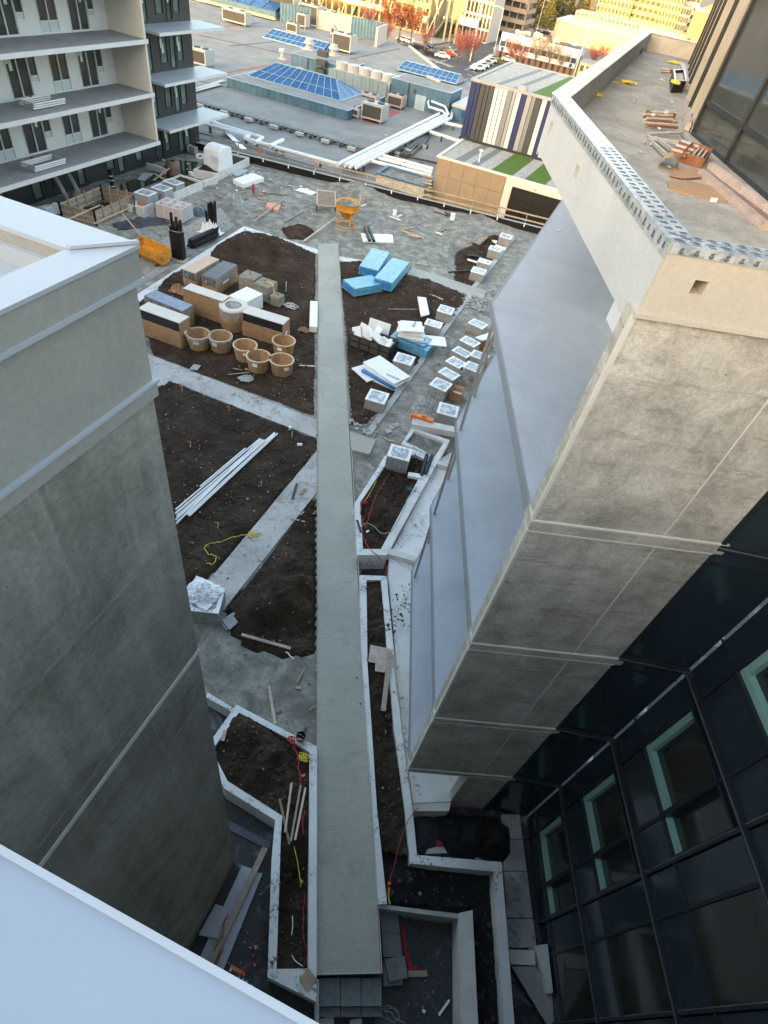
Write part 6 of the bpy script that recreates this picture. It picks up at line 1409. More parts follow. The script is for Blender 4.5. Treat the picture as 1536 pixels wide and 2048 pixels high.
def rbox(name, x0, x1, y0, y1, z0, z1, par=MALL, mat='blueclad', roofm='roof', lip=.0):
    o = MB().b(x0, x1, y0, y1, z0, z1 - .06).build(name, mat, par)
    MB().b(x0 - .08, x1 + .08, y0 - .08, y1 + .08, z1 - .06, z1).build('roof_cap', 'skybar', o); MB().b(x0 + .15, x1 - .15, y0 + .15, y1 - .15, z1 + .002, z1 + .02).build('roof_felt', roofm, o)
    return o
rbox('upstand', -50.3, -33.2, 77.3, 90, ZR, .1)
zr1 = PY(672, 167, 84.2).z
skylight('large hipped blue skylight on the long blue upstand, nearest the courtyard', -49.2, -35.6, 80.4, 88.0, .12, zr1 + .5, 2.2, 2.6, 11)
a, b = P(523, 76, ZR), P(655, 104, ZR)
skylight('long gabled blue skylight farther back on the grey roof', a.x, b.x, a.y + .5, a.y + 7, ZR + .05, PY(648, 84, a.y + 3.7).z, .3, .3, 11)
a, b = P(792, 143, ZR), P(930, 168, ZR)
skylight('gabled blue skylight behind the right plant room', a.x, b.x - .5, a.y + .5, a.y + 7, ZR + .3, PY(925, 150, a.y + 4).z, .3, .3, 10)
# plant rooms
b2l, b2r = P(778, 209, ZR), P(893, 229, ZR); y2 = (b2l.y + b2r.y) / 2; x2l = PY(780, 190, y2).x; x2r = PY(899, 205, y2).x; z2 = (PY(781, 155, y2).z + PY(901, 185, y2).z) / 2; d2 = P(811, 146, z2).y - y2
PR = rbox('plant_room', x2l, x2r, y2, y2 + d2, ZR, z2)
q0 = PY(832, 190, y2); q1 = PY(848, 222, y2)
for k, (a, b) in enumerate(((q0.x, (q0.x + q1.x) / 2 - .02), ((q0.x + q1.x) / 2 + .02, q1.x))): MB().b(a, b, y2 - .06, y2 - .005, ZR, q0.z + .1).build('door', simple('pale_blue_door', (.36, .47, .50), .08, 2, .5), PR)
MB().b(x2l + 2.6, x2l + 2.75, y2 - .12, y2 - .01, ZR, z2 - .1).build('drainpipe', 'grille', PR)
w_ = PY(830, 183, y2); MB().tube([(w_.x, y2 - .05, w_.z), (w_.x, y2 - .01, w_.z)], .28, 12).build('vent', 'grille', PR)
for k in range(3): c = P(860 + k * 8, 158 + k * 4, z2); MB().box((c.x, c.y, z2 + .2), (1.0 - .2 * k, .5, .3)).build('roof_vent', 'acwhite', PR)
y1_ = 97.0; x1l = PY(583, 115, y1_).x; x1r = PY(674, 140, y1_).x + 1.8; z1_ = (PY(583, 104, y1_).z + PY(673, 130, y1_).z) / 2; d1_ = P(706, 122, z1_).y - y1_
PR1 = rbox('plant_room', x1l, x1r, y1_, y1_ + max(6, d1_), ZR, z1_)
w0, w1 = PY(594, 133, y1_), PY(607, 146, y1_); MB().b(w0.x, w1.x, y1_ - .06, y1_ - .005, w1.z - .3, w0.z).build('hatch', 'acwhite', PR1)
g0, g1 = PY(635, 125, y1_), PY(652, 158, y1_)
for k in range(3): MB().box(((g0.x + g1.x) / 2 + .15 * k, y1_ - .5, g1.z + .8 + k * 1.1), (1.5, .9, .7)).build('duct', 'grille', PR1)
MB().b(x1l + 2.7, x1l + 2.85, y1_ - .1, y1_ - .01, ZR, z1_ - .1).build('drainpipe', 'grille', PR1)
for px, k in (((618, 100), 1), ((667, 111), 0)):
    c = P(*px, z1_); v_ = thing('roof_ventilator', (c.x, c.y, z1_), ('white roof ventilator, right of two on the left plant room', 'white roof ventilator, left of two on the left plant room')[k], 'ventilator', 'white roof ventilators')
    MB().lathe([(.75, 0), (.75, .3), (.5, .35), (.5, .7), (.85, .75), (.85, .95), (.6, 1.1), (.6, 1.35), (0, 1.5)], n=16).build('hood', 'acwhite', v_, local=True, smooth=False)
    MB().b(-.95, .95, -.95, .95, 0, .12).build('curb', 'acwhite', v_, local=True)
sc_l, sc_r = P(656, 170, ZR), P(773, 194, ZR); ysc = 92.5
xs0, xs1 = PY(657, 150, ysc).x, PY(773, 180, ysc).x; zs1 = PY(715, 150, ysc).z
M['screen'] = simple('pale_green_grey_cladding', (.22, .28, .28), .1, .6, .6, .2, 6)
k_ = 14
SCR = thing('plant_screen', ((xs0 + xs1) / 2, ysc, ZR), 'grey-green corrugated screen between the two plant rooms', 'screen')
for k in range(k_): a = xs0 + (xs1 - xs0) * k / k_; b = xs0 + (xs1 - xs0) * (k + 1) / k_; MB().b(a + .02, b - .02, ysc - .05 - .04 * (k % 2), ysc + .05, ZR + .7, zs1).build('panel', 'screen', SCR)
CT = thing('cooling_plant', P(745, 145, 1), 'cluster of pale cooling fans and pipes behind the corrugated screen', 'cooling plant')
for k in range(5):
    c = Vector((xs0 + (xs1 - xs0) * (k + .5) / 5, ysc + 2.6, 0)); MB().lathe([(.9, .6), (.95, zs1 + .6), (.8, zs1 + .65), (.3, zs1 + .3)], c, 14).build('fan_drum', 'acwhite', CT)
    MB().tube([(c.x, c.y + 1.4, zs1 + .2), (c.x + 1.6, c.y + 1.4, zs1 + .3), (c.x + 1.6, c.y - .6, zs1 + .5)], .22, 8).build('pipe', 'pvc', CT)
MB().b(xs0, xs1, ysc + 1.2, ysc + 4.6, ZR, zs1 - .2).build('casing', 'acwhite', CT)
# rooftop units
def acunit(px, w, l, h, label, z=ZR, rz=0, mat='acwhite'):
    c = P(*px, z); t = thing('rooftop_unit', (c.x, c.y, z), label, 'air conditioner', 'rooftop air units', rz)
    MB().b(-w / 2, w / 2, -l / 2, l / 2, .3, h).build('casing', mat, t, local=True)
    MB().b(-w / 2 + .15, w / 2 - .15, -l / 2 - .02, -l / 2 - .002, .5, h - .15).build('grille', 'grille', t, local=True)
    MB().b(-w / 2 + .1, w / 2 - .1, -l / 2 + .1, l / 2 - .1, h, h + .08).build('lid', mat, t, local=True)
    for x in (-.5, .5):
        MB().lathe([(min(w, l) * .2, h + .081), (min(w, l) * .2, h + .2), (0, h + .2)], (x * w * .5, 0, 0), 10).build('fan', 'grille', t, local=True)
        for y in (-.5, .5): MB().b(x * w * .9 - .05, x * w * .9 + .05, y * l * .9 - .05, y * l * .9 + .05, 0, .3).build('foot', 'grey_metal', t, local=True)
    return t
acunit((748, 242), 2.8, 2.4, 1.9, 'beige rooftop air unit at the right end of the long blue upstand'); acunit((792, 216), 2.2, 2.0, 1.5, 'tan box unit before the right plant room', mat='wood_pink')
acunit((738, 214), 2.4, 1.6, 1.4, 'tan box unit left of the right plant room', mat='wood_pink'); acunit((711, 238), .9, .5, 1.1, 'small tan unit against the end of the long blue upstand', mat='wood_pink')
acunit((688, 104), 3.6, 3.0, 2.6, 'beige rooftop air unit beyond the left plant room'); acunit((712, 64), 2.4, 2.0, 2.0, 'white rooftop unit near the far parapet, left of a pair'); acunit((703, 66), 1.6, 2.0, 1.8, 'narrow white rooftop unit beside its wider neighbour at the far parapet')
acunit((568, 38), 6.0, 3.0, 4.6, 'large sunlit unit near the blue-roofed hall', mat='acwhite'); acunit((622, 52), 4.4, 3.4, 3.4, 'yellow sunlit unit in the middle of the far row', mat='ylwac' if 'ylwac' in M else 'cream'); acunit((656, 58), 4.6, 3.0, 2.8, 'beige ducted unit at the right of the far row'); acunit((606, 56), 2.0, 2.0, 2.2, 'small sunlit unit left of the yellow one', mat='cream')
acunit((474, 48), 5.0, 2.2, 2.0, 'long beige unit before the blue-roofed hall'); acunit((405, 132), 2.6, 2.2, 1.9, 'beige unit left edge of the roof beside the glazed end'); acunit((586, 68), 2.2, 1.4, 1.6, 'grey unit below the sunlit one', mat='grey_metal'); acunit((667, 72), 1.0, 1.0, 1.4, 'small white vent box of the far row')
c = P(565, 118, ZR); rv = thing('roof_ventilator', c, 'small white mushroom vent on the red roof line', 'ventilator', 'white roof ventilators'); MB().lathe([(.7, 0), (.3, .2), (.3, .8), (.6, .9), (.5, 1.3), (0, 1.4)], n=12).build('hood', 'acwhite', rv, local=True)
# far hall with blue sloped roof
HL = thing('blue_roofed_hall', (-100, 137, ZR), 'cream hall with a sloping blue glazed roof at the top left', 'building')
ph = P(547, 42, ZR); pl_ = P(372, 48, ZR)
yh = 136.0; xh1 = PY(547, 35, yh).x; xh0 = -150; za = PY(460, 38, yh).z; zb_ = PY(460, 20, yh).z; zc = PY(460, 10, yh).z
MB().b(xh0, xh1, yh, yh + 14, ZR, za).build('lower_wall', 'blueclad', HL); MB().b(xh0, xh1 - .3, yh + 1.2, yh + 14, za, zb_ + .6).build('upper_wall', 'cream', HL); MB().b(xh0, xh1, yh + .8, yh + 14, zb_ + .6, zb_ + 1.4).build('eaves', 'blueclad', HL)
for k in range(24): a = xh0 + (xh1 - xh0) * k / 24; b = xh0 + (xh1 - xh0) * (k + 1) / 24; MB().hexa([(a + .1, yh + 1, zb_ + 1.42), (b - .1, yh + 1, zb_ + 1.42), (b - .1, yh + 13, zb_ + 5.0), (a + .1, yh + 13, zb_ + 5.0), (a + .1, yh + 1, zb_ + 1.6), (b - .1, yh + 1, zb_ + 1.6), (b - .1, yh + 13, zb_ + 5.2), (a + .1, yh + 13, zb_ + 5.2)]).build('roof_panel', 'skyglass', HL)
# far parapet
FP = thing('roof_parapet', P(690, 50, ZR), 'blue parapet along the far edge of the grey roof', 'parapet')
pa, pb_, pc = P(560, 42, ZR), P(770, 84, ZR), P(786, 94, ZR)
for k in range(6): MB().beam(pa.lerp(pb_, k / 6) + Vector((0, 0, 1.5)), pa.lerp(pb_, (k + 1) / 6) + Vector((0, 0, 1.5)), .4, 3.0).build('panel', 'blueclad' if k not in (2, 3) else 'cream', FP)
MB().beam(pb_ + Vector((0, 0, 1.5)), pb_ + Vector((1.5, -9, 1.5)), .4, 3.0).build('panel', 'wood_pink', FP)
# cable tray on sleepers
CTY = thing('cable_tray', P(560, 255, ZR), 'black cable tray on feet running across the near roof', 'cable tray')
t0, t1 = P(376, 198, ZR + .35), P(727, 297, ZR + .35)
for k in range(36):
    a, b = t0.lerp(t1, (k + .06) / 36), t0.lerp(t1, (k + .94) / 36)
    MB().beam(a, b, .8, .08).build('tray_segment', 'black', CTY)
    if k % 2 == 0:
        f = t0.lerp(t1, k / 36)
        for d in (-.55, .55): MB().box((f.x, f.y + d, ZR + .16), (.3, .22, .3)).build('foot', 'grille', CTY)
for k in range(7): f = t0.lerp(t1, (k + .6) / 7); MB().box((f.x + .3, f.y - 1.0, ZR + .3), (.9, .45, .28)).build('junction_box', 'acwhite', CTY)
# white pipework
def pipes(label, runs, r=.17):
    c = P(*runs[0][0][0], ZR); t = thing('white_pipework', c, label, 'pipes', 'white insulated pipes on the roofs')
    for pts, z in runs:
        q = [P(*p, z) for p in pts]; MB().tube(q, r, 8).build('pipe', 'pvc', t)
        L_ = (q[-1] - q[0]).length
        for k in range(max(1, int(L_ / 4))): f = q[0].lerp(q[-1], (k + .5) / max(1, int(L_ / 4))); MB().box((f.x, f.y, (f.z + ZR) / 2), (.12, .3, abs(f.z - ZR) + .01)).build('support', 'grille', t)
    return t
pipes('four long white pipes running from the right plant room to the deck edge', [([(676, 329), (878, 228)], -.2), ([(690, 331), (888, 231)], -.2), ([(700, 333), (894, 234)], -.15), ([(712, 335), (902, 236), (905, 222)], -.2)], .2)
pipes('three white pipes turning towards the tan-walled block', [([(722, 318), (735, 320), (862, 352)], -.3), ([(737, 314), (750, 314), (864, 345)], -.3), ([(752, 310), (765, 311), (866, 338)], -.3)], .17)
pipes('white pipe branching off behind the striped block', [([(848, 262), (852, 261), (920, 283)], -.4), ([(890, 246), (925, 254)], -.4)], .2)
pipes('pair of white pipes with elbows along the deck edge at left', [([(385, 240), (445, 258), (500, 272), (490, 276), (505, 282), (680, 330)], -.3), ([(388, 226), (440, 250), (525, 275)], -.25), ([(525, 275), (510, 286), (500, 280)], -.3), ([(540, 292), (566, 280)], -.1)], .19)
pipes('white bent pipes on the right plant room wall', [([(862, 195), (856, 205), (858, 214), (885, 222), (893, 230)], .3), ([(868, 194), (864, 203), (890, 213), (897, 228)], .4)], .13)
one('white_duct_cover', MB().hexa([P(447, 262, ZR + .1), P(456, 262, ZR + .1), P(494, 298, ZR + .1), P(482, 298, ZR + .1), P(447, 262, ZR + .5), P(456, 262, ZR + .5), P(494, 298, ZR + .5), P(482, 298, ZR + .5)]), 'pvc', 'white slanting board beside the pipes near the wrapped machine', 'board')
one('blue_hood', MB().box(P(865, 190, .6), (1.6, .3, 1.0)), simple('bright_blue_hood', (.10, .38, .68), .1, 2, .5), 'bright blue hood over the pipes on the plant room wall', 'hood')
# cable bundles on the right hand roof
random.seed(3)
cbs = thing('cable_bundle', P(840, 285, ZR), 'mass of black cables on trays between the pipes and the tan-walled block', 'cables')
for k in range(16):
    a = (862 + random.uniform(-10, 14), 252 + random.uniform(-6, 8)); b = (812 + random.uniform(-12, 12), 300 + random.uniform(-4, 10)); mid = ((a[0] + b[0]) / 2 + random.uniform(-8, 8), (a[1] + b[1]) / 2 + random.uniform(-4, 4))
    MB().tube([P(*a, ZR + .25), P(*mid, ZR + .35), P(*b, ZR + .25)], .09, 5).build('cable', 'black', cbs)
for k in range(8): a = (790 + k * 9, 308 + k * 2); MB().tube([P(*a, ZR + .2), P(a[0] + 60, a[1] + 12, ZR + .25)], .08, 5).build('cable', 'black', cbs)
for k in range(12): c = P(770 + random.uniform(0, 90), 290 + random.uniform(-20, 40), ZR + .2); MB().box(c, (.6, .4, .4)).build('sleeper', random.choice(['acwhite', 'grille', 'conc']), cbs)
tk = P(787, 298, ZR); one('vent_drum', MB().lathe([(.4, 0), (.4, .9), (0, .9)], tk, 12), 'acwhite', 'small pale drum vent among the black cables', 'vent')
# service box with blue rim below the pipes
sb = thing('service_tank', P(800, 365, ZR), 'pale panelled service tank with a blue-grey rim behind the guard rail', 'tank')
sx0, sx1 = PY(752, 360, 56.6).x, PY(846, 390, 56.6).x; sz = PY(800, 358, 56.6).z
nn = 7
for k in range(nn): a = sx0 + (sx1 - sx0) * k / nn; b = sx0 + (sx1 - sx0) * (k + 1) / nn; MB().b(a + .01, b - .01, 56.6, 56.7, -2, sz - .15).build('panel', simple('marbled_panel', (.58, .54, .46), .25, 3, .6, .1), sb)
MB().b(sx0, sx1, 56.72, 59.6, -2, sz - .25).build('body', 'conc', sb); MB().b(sx0 + .2, sx1 - .2, 56.9, 59.4, sz - .24, sz - .2).build('deck', 'sand', sb)
for (x0, x1, y0, y1) in ((sx0 - .1, sx1 + .1, 56.5, 56.8), (sx0 - .1, sx1 + .1, 59.4, 59.7), (sx0 - .1, sx0 + .2, 56.8, 59.4), (sx1 - .2, sx1 + .1, 56.8, 59.4)): MB().b(x0, x1, y0, y1, sz - .15, sz).build('rim', 'blueclad', sb)
ld = thing('timber_stair', P(858, 380, -1), 'yellow timber steps beside the tan-walled block', 'stair')
for k in range(7): c = PY(853 + k * .3, 394 - k * 7, 57.2); MB().box(c, (1.0, .3, .08)).build('tread', 'wood', ld)
# ------------------------------------------------------------ tan-walled block, striped block
TB = thing('tan_block', (-10, 62, -8), 'tan panelled block with a planted gravel roof, white framed dark doorway behind the guard rail', 'building')
M['tan'] = simple('tan_panel', (.34, .255, .165), .1, 1.2, .8, .15, 14, rnd=.08); M['lawn'] = simple('artificial_turf', (.075, .14, .02), .25, 2.5, .95, .6, 30); M['roofgravel'] = m_gravel('roof_gravel', (.40, .39, .35)); M['creamtrim'] = simple('cream_trim', (.68, .63, .54), .05, 2, .7, .1)
ZT = 2.6
MB().b(-15.66, 3, 58.5, 84, -8, ZT - .06).build('body', 'conc', TB)
for r in range(3):
    for k in range(5):
        x0 = -15.66 + k * 1.34; z0 = -1.6 + r * 1.38
        MB().b(x0 + .012, x0 + 1.328, 58.38, 58.5, z0 + .012, z0 + 1.368).build('panel', 'tan', TB)
MB().b(-15.8, -8.9, 58.3, 58.6, 2.55, ZT + .1).build('coping', 'creamtrim', TB); MB().b(-15.8, -15.5, 58.6, 67, 2.5, ZT + .1).build('coping', 'creamtrim', TB)
for (x0, x1, z0, z1) in ((-8.9, -8.2, -2, ZT + .1), (-8.2, 3, 2.0, ZT + .1)): MB().b(x0, x1, 58.2, 58.6, z0, z1).build('frame', 'creamtrim', TB)
for r in range(4):
    for k in range(6): MB().b(-8.2 + k * 1.8 + .01, -8.2 + (k + 1) * 1.8 - .01, 58.4, 58.46, -2 + r + .01, -1 + r - .01).build('shutter_panel', simple('dark_brown_panel', (.016, .014, .014), .2, 3, .5), TB)
xs = [-15.4, -14.2, -13.3, -12.6, -11.9, -10.6, -8.6, -7.4, -5.5, -2]
mts = ['roofgravel', 'paver_grey', 'roofgravel', 'paver_grey', 'roofgravel', 'lawn', 'roofgravel', 'lawn', 'roofgravel']
for k in range(9): MB().prism([(xs[k], 58.7), (xs[k + 1], 58.7), (xs[k + 1] + .55, 66.8), (xs[k] + .55 * (k > 0), 66.8)], ZT - .05, ZT + (.03 if mts[k] != 'lawn' else .06)).build('roof_strip', mts[k], TB)
vt = P(957, 325, ZT); one('vent_pipe', MB().lathe([(.07, 0), (.07, .9), (.2, .95), (.2, 1.05), (0, 1.1)], vt, 8), 'pvc', 'white vent pipe on the gravel roof strip', 'pipe')
SB = thing('striped_block', (-9, 76, -8), 'block clad in navy, grey and white vertical stripes with a gravel and lawn roof', 'building')
YS = 66.9; ZS = 7.55
MB().b(-16, 3, YS + .15, 84.6, -8, ZS - .05).build('body', 'charcoal', SB)
for nm, cc in (('navy_stripe', (.018, .028, .10)), ('dark_stripe', (.055, .057, .06)), ('grey_stripe', (.20, .205, .21)), ('white_stripe', (.55, .56, .57)), ('taupe_stripe', (.31, .31, .305))): M[nm] = simple(nm, cc, .05, 2, .5, .03)
seq = 'nndGdwgwgGwGgwnGgdwngwwgdnwG'
mp = {'n': 'navy_stripe', 'd': 'dark_stripe', 'G': 'taupe_stripe', 'w': 'white_stripe', 'g': 'grey_stripe'}
x = -16.0
for ch, wd in zip('nndddwwwgGwnGgdwnwwgdnwGnwg', (.5, .42, .5, .42, .5, .42, .5, .42, .5, .34, .5, .55, .5, .42, .6, .5, .6, .4, .5, .42, .55, .5, .42, .5, .6, .5, .5)):
    MB().b(x + .03, x + wd - .03, YS, YS + .12, ZT + .25, ZS - .1).build('stripe', mp[ch], SB); x += wd
for k in range(14): MB().b(-16.1, -16.0, YS + .2 + k * 1.25, YS + 1.35 + k * 1.25, ZT + .25, ZS - .1).build('stripe', ('navy_stripe', 'dark_stripe', 'white_stripe', 'grey_stripe')[k % 4], SB)
MB().b(-16.15, 3, YS - .06, YS + .16, ZT + .05, ZT + .24).build('base_rail', 'charcoal', SB)
for (x0, x1, y0, y1) in ((-16.15, 3, YS - .05, YS + .3), (-16.15, -15.75, YS + .3, 84.7), (-15.75, 3, 84.35, 84.7)): MB().b(x0, x1, y0, y1, ZS - .09, ZS + .12).build('coping', 'conc', SB)
xs = [-15.7, -13.9, -13.3, -12.2, -11.6, -10.2, -7.5, -4]; mts = ['roofgravel', 'paver_grey', 'roofgravel', 'paver_grey', 'roofgravel', 'lawn', 'roofgravel']
for k in range(7): MB().prism([(xs[k], YS + .3), (xs[k + 1], YS + .3), (xs[k + 1] + 1.3 * (k < 6), 84.3), (xs[k] + 1.3 * (k > 0), 84.3)], ZS - .06, ZS + (.03 if mts[k] != 'lawn' else .06)).build('roof_strip', mts[k], SB)
hx = P(1050, 178, ZS); MB().box((hx.x, YS + .9, ZS + .2), (.9, .7, .35)).build('hatch', 'conc', SB)
wb = P(925, 200, ZR)
LB = thing('link_building', (-20, 100, ZR), 'small blue-glazed link building beside the striped block', 'building')
MB().b(-24, -16.3, 92, 110, ZR, .6).build('body', 'blueclad', LB); MB().b(-24.1, -16.2, 91.9, 110.1, .6, .9).build('roof_cap', 'acwhite', LB)
for k in range(4): MB().b(-22.5 + k * 1.5, -21.2 + k * 1.5, 91.85, 91.98, -.4, .4).build('pane', 'skyglass', LB)
# ------------------------------------------------------------ street and town beyond
ZG = -8.0
def gpoly(name, pts, mat, h): return struct(MB().prism(poly(pts, ZG), ZG - .05, ZG + h).build(name, mat))
M['paving'] = simple('pale_paving', (.30, .28, .26), .15, .3, .9, .1, 6)
gpoly('plaza', [(540, 30), (700, 40), (900, 62), (1000, 40), (1000, 110), (840, 130), (560, 60)], 'paving', .004)
gpoly('road', [(660, 62), (780, 88), (850, 90), (905, 82), (1000, 60), (1030, 72), (985, 95), (1002, 135), (960, 160), (900, 150), (845, 118), (760, 106)], 'asphalt', .010)
gpoly('road', [(1000, 62), (1110, 20), (1130, 24), (1040, 72)], 'asphalt', .012)
gpoly('parking_lot', [(1010, 100), (1040, 60), (1115, 55), (1215, 100), (1200, 160), (1130, 160)], simple('worn_asphalt', (.14, .135, .13), .2, .3, .9), .012)
for a, b in (((840, 100), (900, 88)), ((905, 88), (960, 76)), ((860, 112), (915, 98)), ((920, 96), (975, 82)), ((852, 106), (905, 93)), ((930, 140), (990, 118)), ((870, 126), (925, 112))):
    struct(MB().beam(P(*a, ZG + .016), P(*b, ZG + .016), .18, .006).build('lane_marking', 'roadwhite'))
for k in range(6): struct(MB().beam(P(935 + k * 9, 148 - k * 6, ZG + .018), P(945 + k * 9, 153 - k * 6, ZG + .018), .14, .006).build('bay_marking', 'roadwhite'))
struct(MB().beam(P(812, 100, ZG + .07), P(905, 134, ZG + .07), 1.6, .14).build('pavement', 'paving'))
def block(name, label, x0, x1, y0, dep, z0, z1, nf, nb, wall, glass='wing', pier=.35, band=.38, roofm='roof', cat='building'):
    t = thing(name, ((x0 + x1) / 2, y0 + dep / 2, z0), label, cat)
    MB().b(x0 + .1, x1 - .1, y0 + .25, y0 + dep, z0, z1 - .1).build('glazing', glass, t)
    fh = (z1 - z0) / nf
    for f in range(nf + 1): MB().b(x0, x1, y0, y0 + .35, z0 + f * fh - fh * band / 2, min(z1, z0 + f * fh + fh * band / 2)).build('floor_band', wall, t)
    bw = (x1 - x0) / nb
    for b in range(nb + 1): MB().b(max(x0, x0 + b * bw - bw * pier / 2), min(x1, x0 + b * bw + bw * pier / 2), y0 + .03, y0 + .33, z0, z1).build('pier', wall, t)
    for xx in (x0, x1 - .1):
        MB().b(xx, xx + .1, y0 + .36, y0 + dep, z0, z1).build('side_wall', wall, t)
    MB().b(x0 - .2, x1 + .2, y0 - .1, y0 + dep + .2, z1 - .08, z1 + .25).build('roof', roofm, t)
    return t
# diagrid office
yg = 236.0; xa = PY(560, 30, yg).x; xb = PY(853, 70, yg).x
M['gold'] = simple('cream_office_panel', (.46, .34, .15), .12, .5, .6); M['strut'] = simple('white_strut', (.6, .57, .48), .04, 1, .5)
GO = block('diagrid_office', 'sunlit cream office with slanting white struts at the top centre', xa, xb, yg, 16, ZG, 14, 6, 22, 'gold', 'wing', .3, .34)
for k in range(15):
    x = xa + (xb - xa) * k / 14; MB().tube([(x, yg - .5, ZG), (x + 9, yg - 1.2, 14)], .16, 6).build('strut', 'strut', GO)
for k in range(6):
    x = xa + (xb - xa) * (.45 + k * .1); MB().tube([(x + 6, yg - .9, ZG + 6), (x - 2, yg - .9, 14)], .12, 5).build('strut', 'strut', GO)
MB().b(xa, xb, yg - 2.2, yg, ZG + 3.6, ZG + 4.8).build('canopy', 'strut', GO)
# curved glasshouse beside it
CG = thing('arched_canopy', (xb + 6, yg - 2, ZG), 'green-grey arched steel canopy beside the sunlit office', 'canopy')
M['greensteel'] = simple('green_grey_steel', (.16, .19, .14), .15, 1, .5)
for k in range(6):
    MB().tube([(xb + .3 * k + 8 * math.sin(a) * (1 - .1 * k), yg - 2 + k * 1.2, ZG + 16 * (1 - math.cos(a))) for a in [R(10 * j) for j in range(10)]], .22, 6).build('rib', 'greensteel', CG)
MB().b(xb + 1, xb + 5, yg + 2, yg + 10, ZG, ZG + 5).build('wall', 'wing', CG)
for k in range(3): MB().lathe([(.35, 0), (.3, 10), (.3, 16)], (xb + 7 + k * 1.6, yg - 3 + k, ZG), 8).build('column', 'gold', CG)
# finned office
yf = 252.0; xa = PY(893, 30, yf).x; xb2 = PY(984, 30, yf).x
FO_ = block('finned_office', 'pale grey office with close vertical fins beside the arched canopy', xa, xb2, yf, 16, ZG, 13, 6, 12, simple('pale_grey_panel', (.46, .45, .42), .08, .5, .6), 'wing', .3, .2)
for k in range(16): x = xa + (xb2 - xa) * .42 * k / 15; MB().b(x - .08, x + .08, yf - .9, yf - .02, ZG + 3.5, 13).build('fin', 'strut', FO_)
MB().b(xa + (xb2 - xa) * .3, xa + (xb2 - xa) * .75, yf - 2.5, yf, ZG + 3.6, ZG + 5.8).build('canopy', 'white_metal', FO_)
# terraced brown building
yt = 285.0; xa = PY(982, 40, yt).x; xb3 = PY(1048, 40, yt).x
TBR = thing('terraced_building', ((xa + xb3) / 2, yt, ZG), 'brown concrete building with stepped horizontal storeys left of the conifers', 'building')
M['brownc'] = simple('brown_concrete', (.33, .25, .19), .12, .5, .8)
for k in range(5):
    i = .9 * k; z = ZG + 3 * k
    MB().b(xa - 3 + i, xb3 - i * .5, yt + i, yt + 20, z, z + 1.7).build('recess', 'wing', TBR); MB().b(xa - 4 + i, xb3 + 1 - i * .5, yt - 1.2 + i, yt + 20, z + 1.7, z + 3).build('storey_band', 'brownc', TBR)
    for q in range(5): xx = xa + (xb3 - xa) * q / 4; MB().b(xx - .2, xx + .2, yt - .5 + i, yt + .2 + i, z, z + 1.7).build('pier', 'brownc', TBR)
# bank branch
yb = 226.0; bx0, bx1 = -47.9, -23.3
BK = thing('bank_branch', ((bx0 + bx1) / 2, yb + 8, ZG), 'two-storey pale blue and white bank branch with a navy sign', 'building')
M['bankw'] = simple('white_bank_panel', (.70, .68, .64), .04, 1, .5); M['bankb'] = simple('pale_blue_bank_panel', (.33, .48, .58), .05, 1, .5); M['brickred'] = simple('brown_red_brick', (.20, .10, .085), .15, 1, .8); M['navysign'] = simple('navy_sign', (.02, .035, .12), .05, 1, .4)
MB().b(bx0 + .5, bx1 - .5, yb + .6, yb + 16, ZG, -2.2).build('glazing', 'wing', BK)
for (x0, x1, m_) in ((bx0, bx0 + 2.4, 'bankb'), (bx0 + 2.4, bx1 - 3.2, 'bankw'), (bx1 - 3.2, bx1, 'bankb')):
    MB().b(x0, x1, yb, yb + .5, -3.7, -1.6).build('fascia', m_, BK)
for k in range(13): x0 = bx0 + (bx1 - bx0) * k / 13; MB().b(x0 + .04, x0 + (bx1 - bx0) / 13 - .04, yb + .05, yb + .5, -6.2, -5.0).build('spandrel', 'bankb' if k in (0, 12) else 'bankw', BK)
for k in range(14): x0 = bx0 + (bx1 - bx0) * k / 13; MB().b(x0 - .12, x0 + .12, yb + .2, yb + .62, -5.0, -3.7).build('mullion', 'bankb', BK)
for k in range(14): x0 = bx0 + (bx1 - bx0) * k / 13; MB().b(x0 - .5, x0 + .5, yb + .3, yb + .7, ZG, -6.2).build('pier', 'brickred', BK)
MB().b(bx1 - .05, bx1, yb + .5, yb + 16, -3.7, -1.6).build('fascia', 'bankb', BK); MB().b(bx1 - .06, bx1 - .01, yb + .5, yb + 16, ZG, -5).build('side_wall', 'brickred', BK)
MB().b(bx0 + .4, bx1 - .4, yb + .5, yb + 15.8, -1.95, -1.9).build('roof', simple('dark_roof', (.10, .095, .09), .2, .5, .9), BK)
s0 = PY(1062, 76, yb); s1 = PY(1091, 88, yb)
sg = MB().b(s0.x, s1.x, yb - .15, yb - .02, s1.z + .1, s0.z + .2).build('sign', 'navysign', BK)
def lettering(txt, x, y, z, size, mat, parent):
    cu = bpy.data.curves.new('lettering', 'FONT'); cu.body = txt; cu.size = size; cu.extrude = .02
    ob = bpy.data.objects.new('tmp', cu); col.objects.link(ob); dg = bpy.context.evaluated_depsgraph_get(); dg.update()
    me = bpy.data.meshes.new_from_object(ob.evaluated_get(dg)); bpy.data.objects.remove(ob)
    me.materials.clear(); me.materials.append(M[mat]); o = bpy.data.objects.new('lettering', me); col.objects.link(o)
    o.parent = parent; o.rotation_euler = (R(90), 0, 0); o.location = Vector((x, y, z)) - abs_loc(parent)
    o['kind'] = 'stuff'
    return o
lettering('Royal Bank', s0.x + 1.05, yb - .19, (s0.z + s1.z) / 2 - .2, .92, 'white_metal', sg)
MB().box((s0.x + .55, yb - .17, (s0.z + s1.z) / 2 + .1), (.6, .03, .95)).build('emblem', 'skybar', sg)
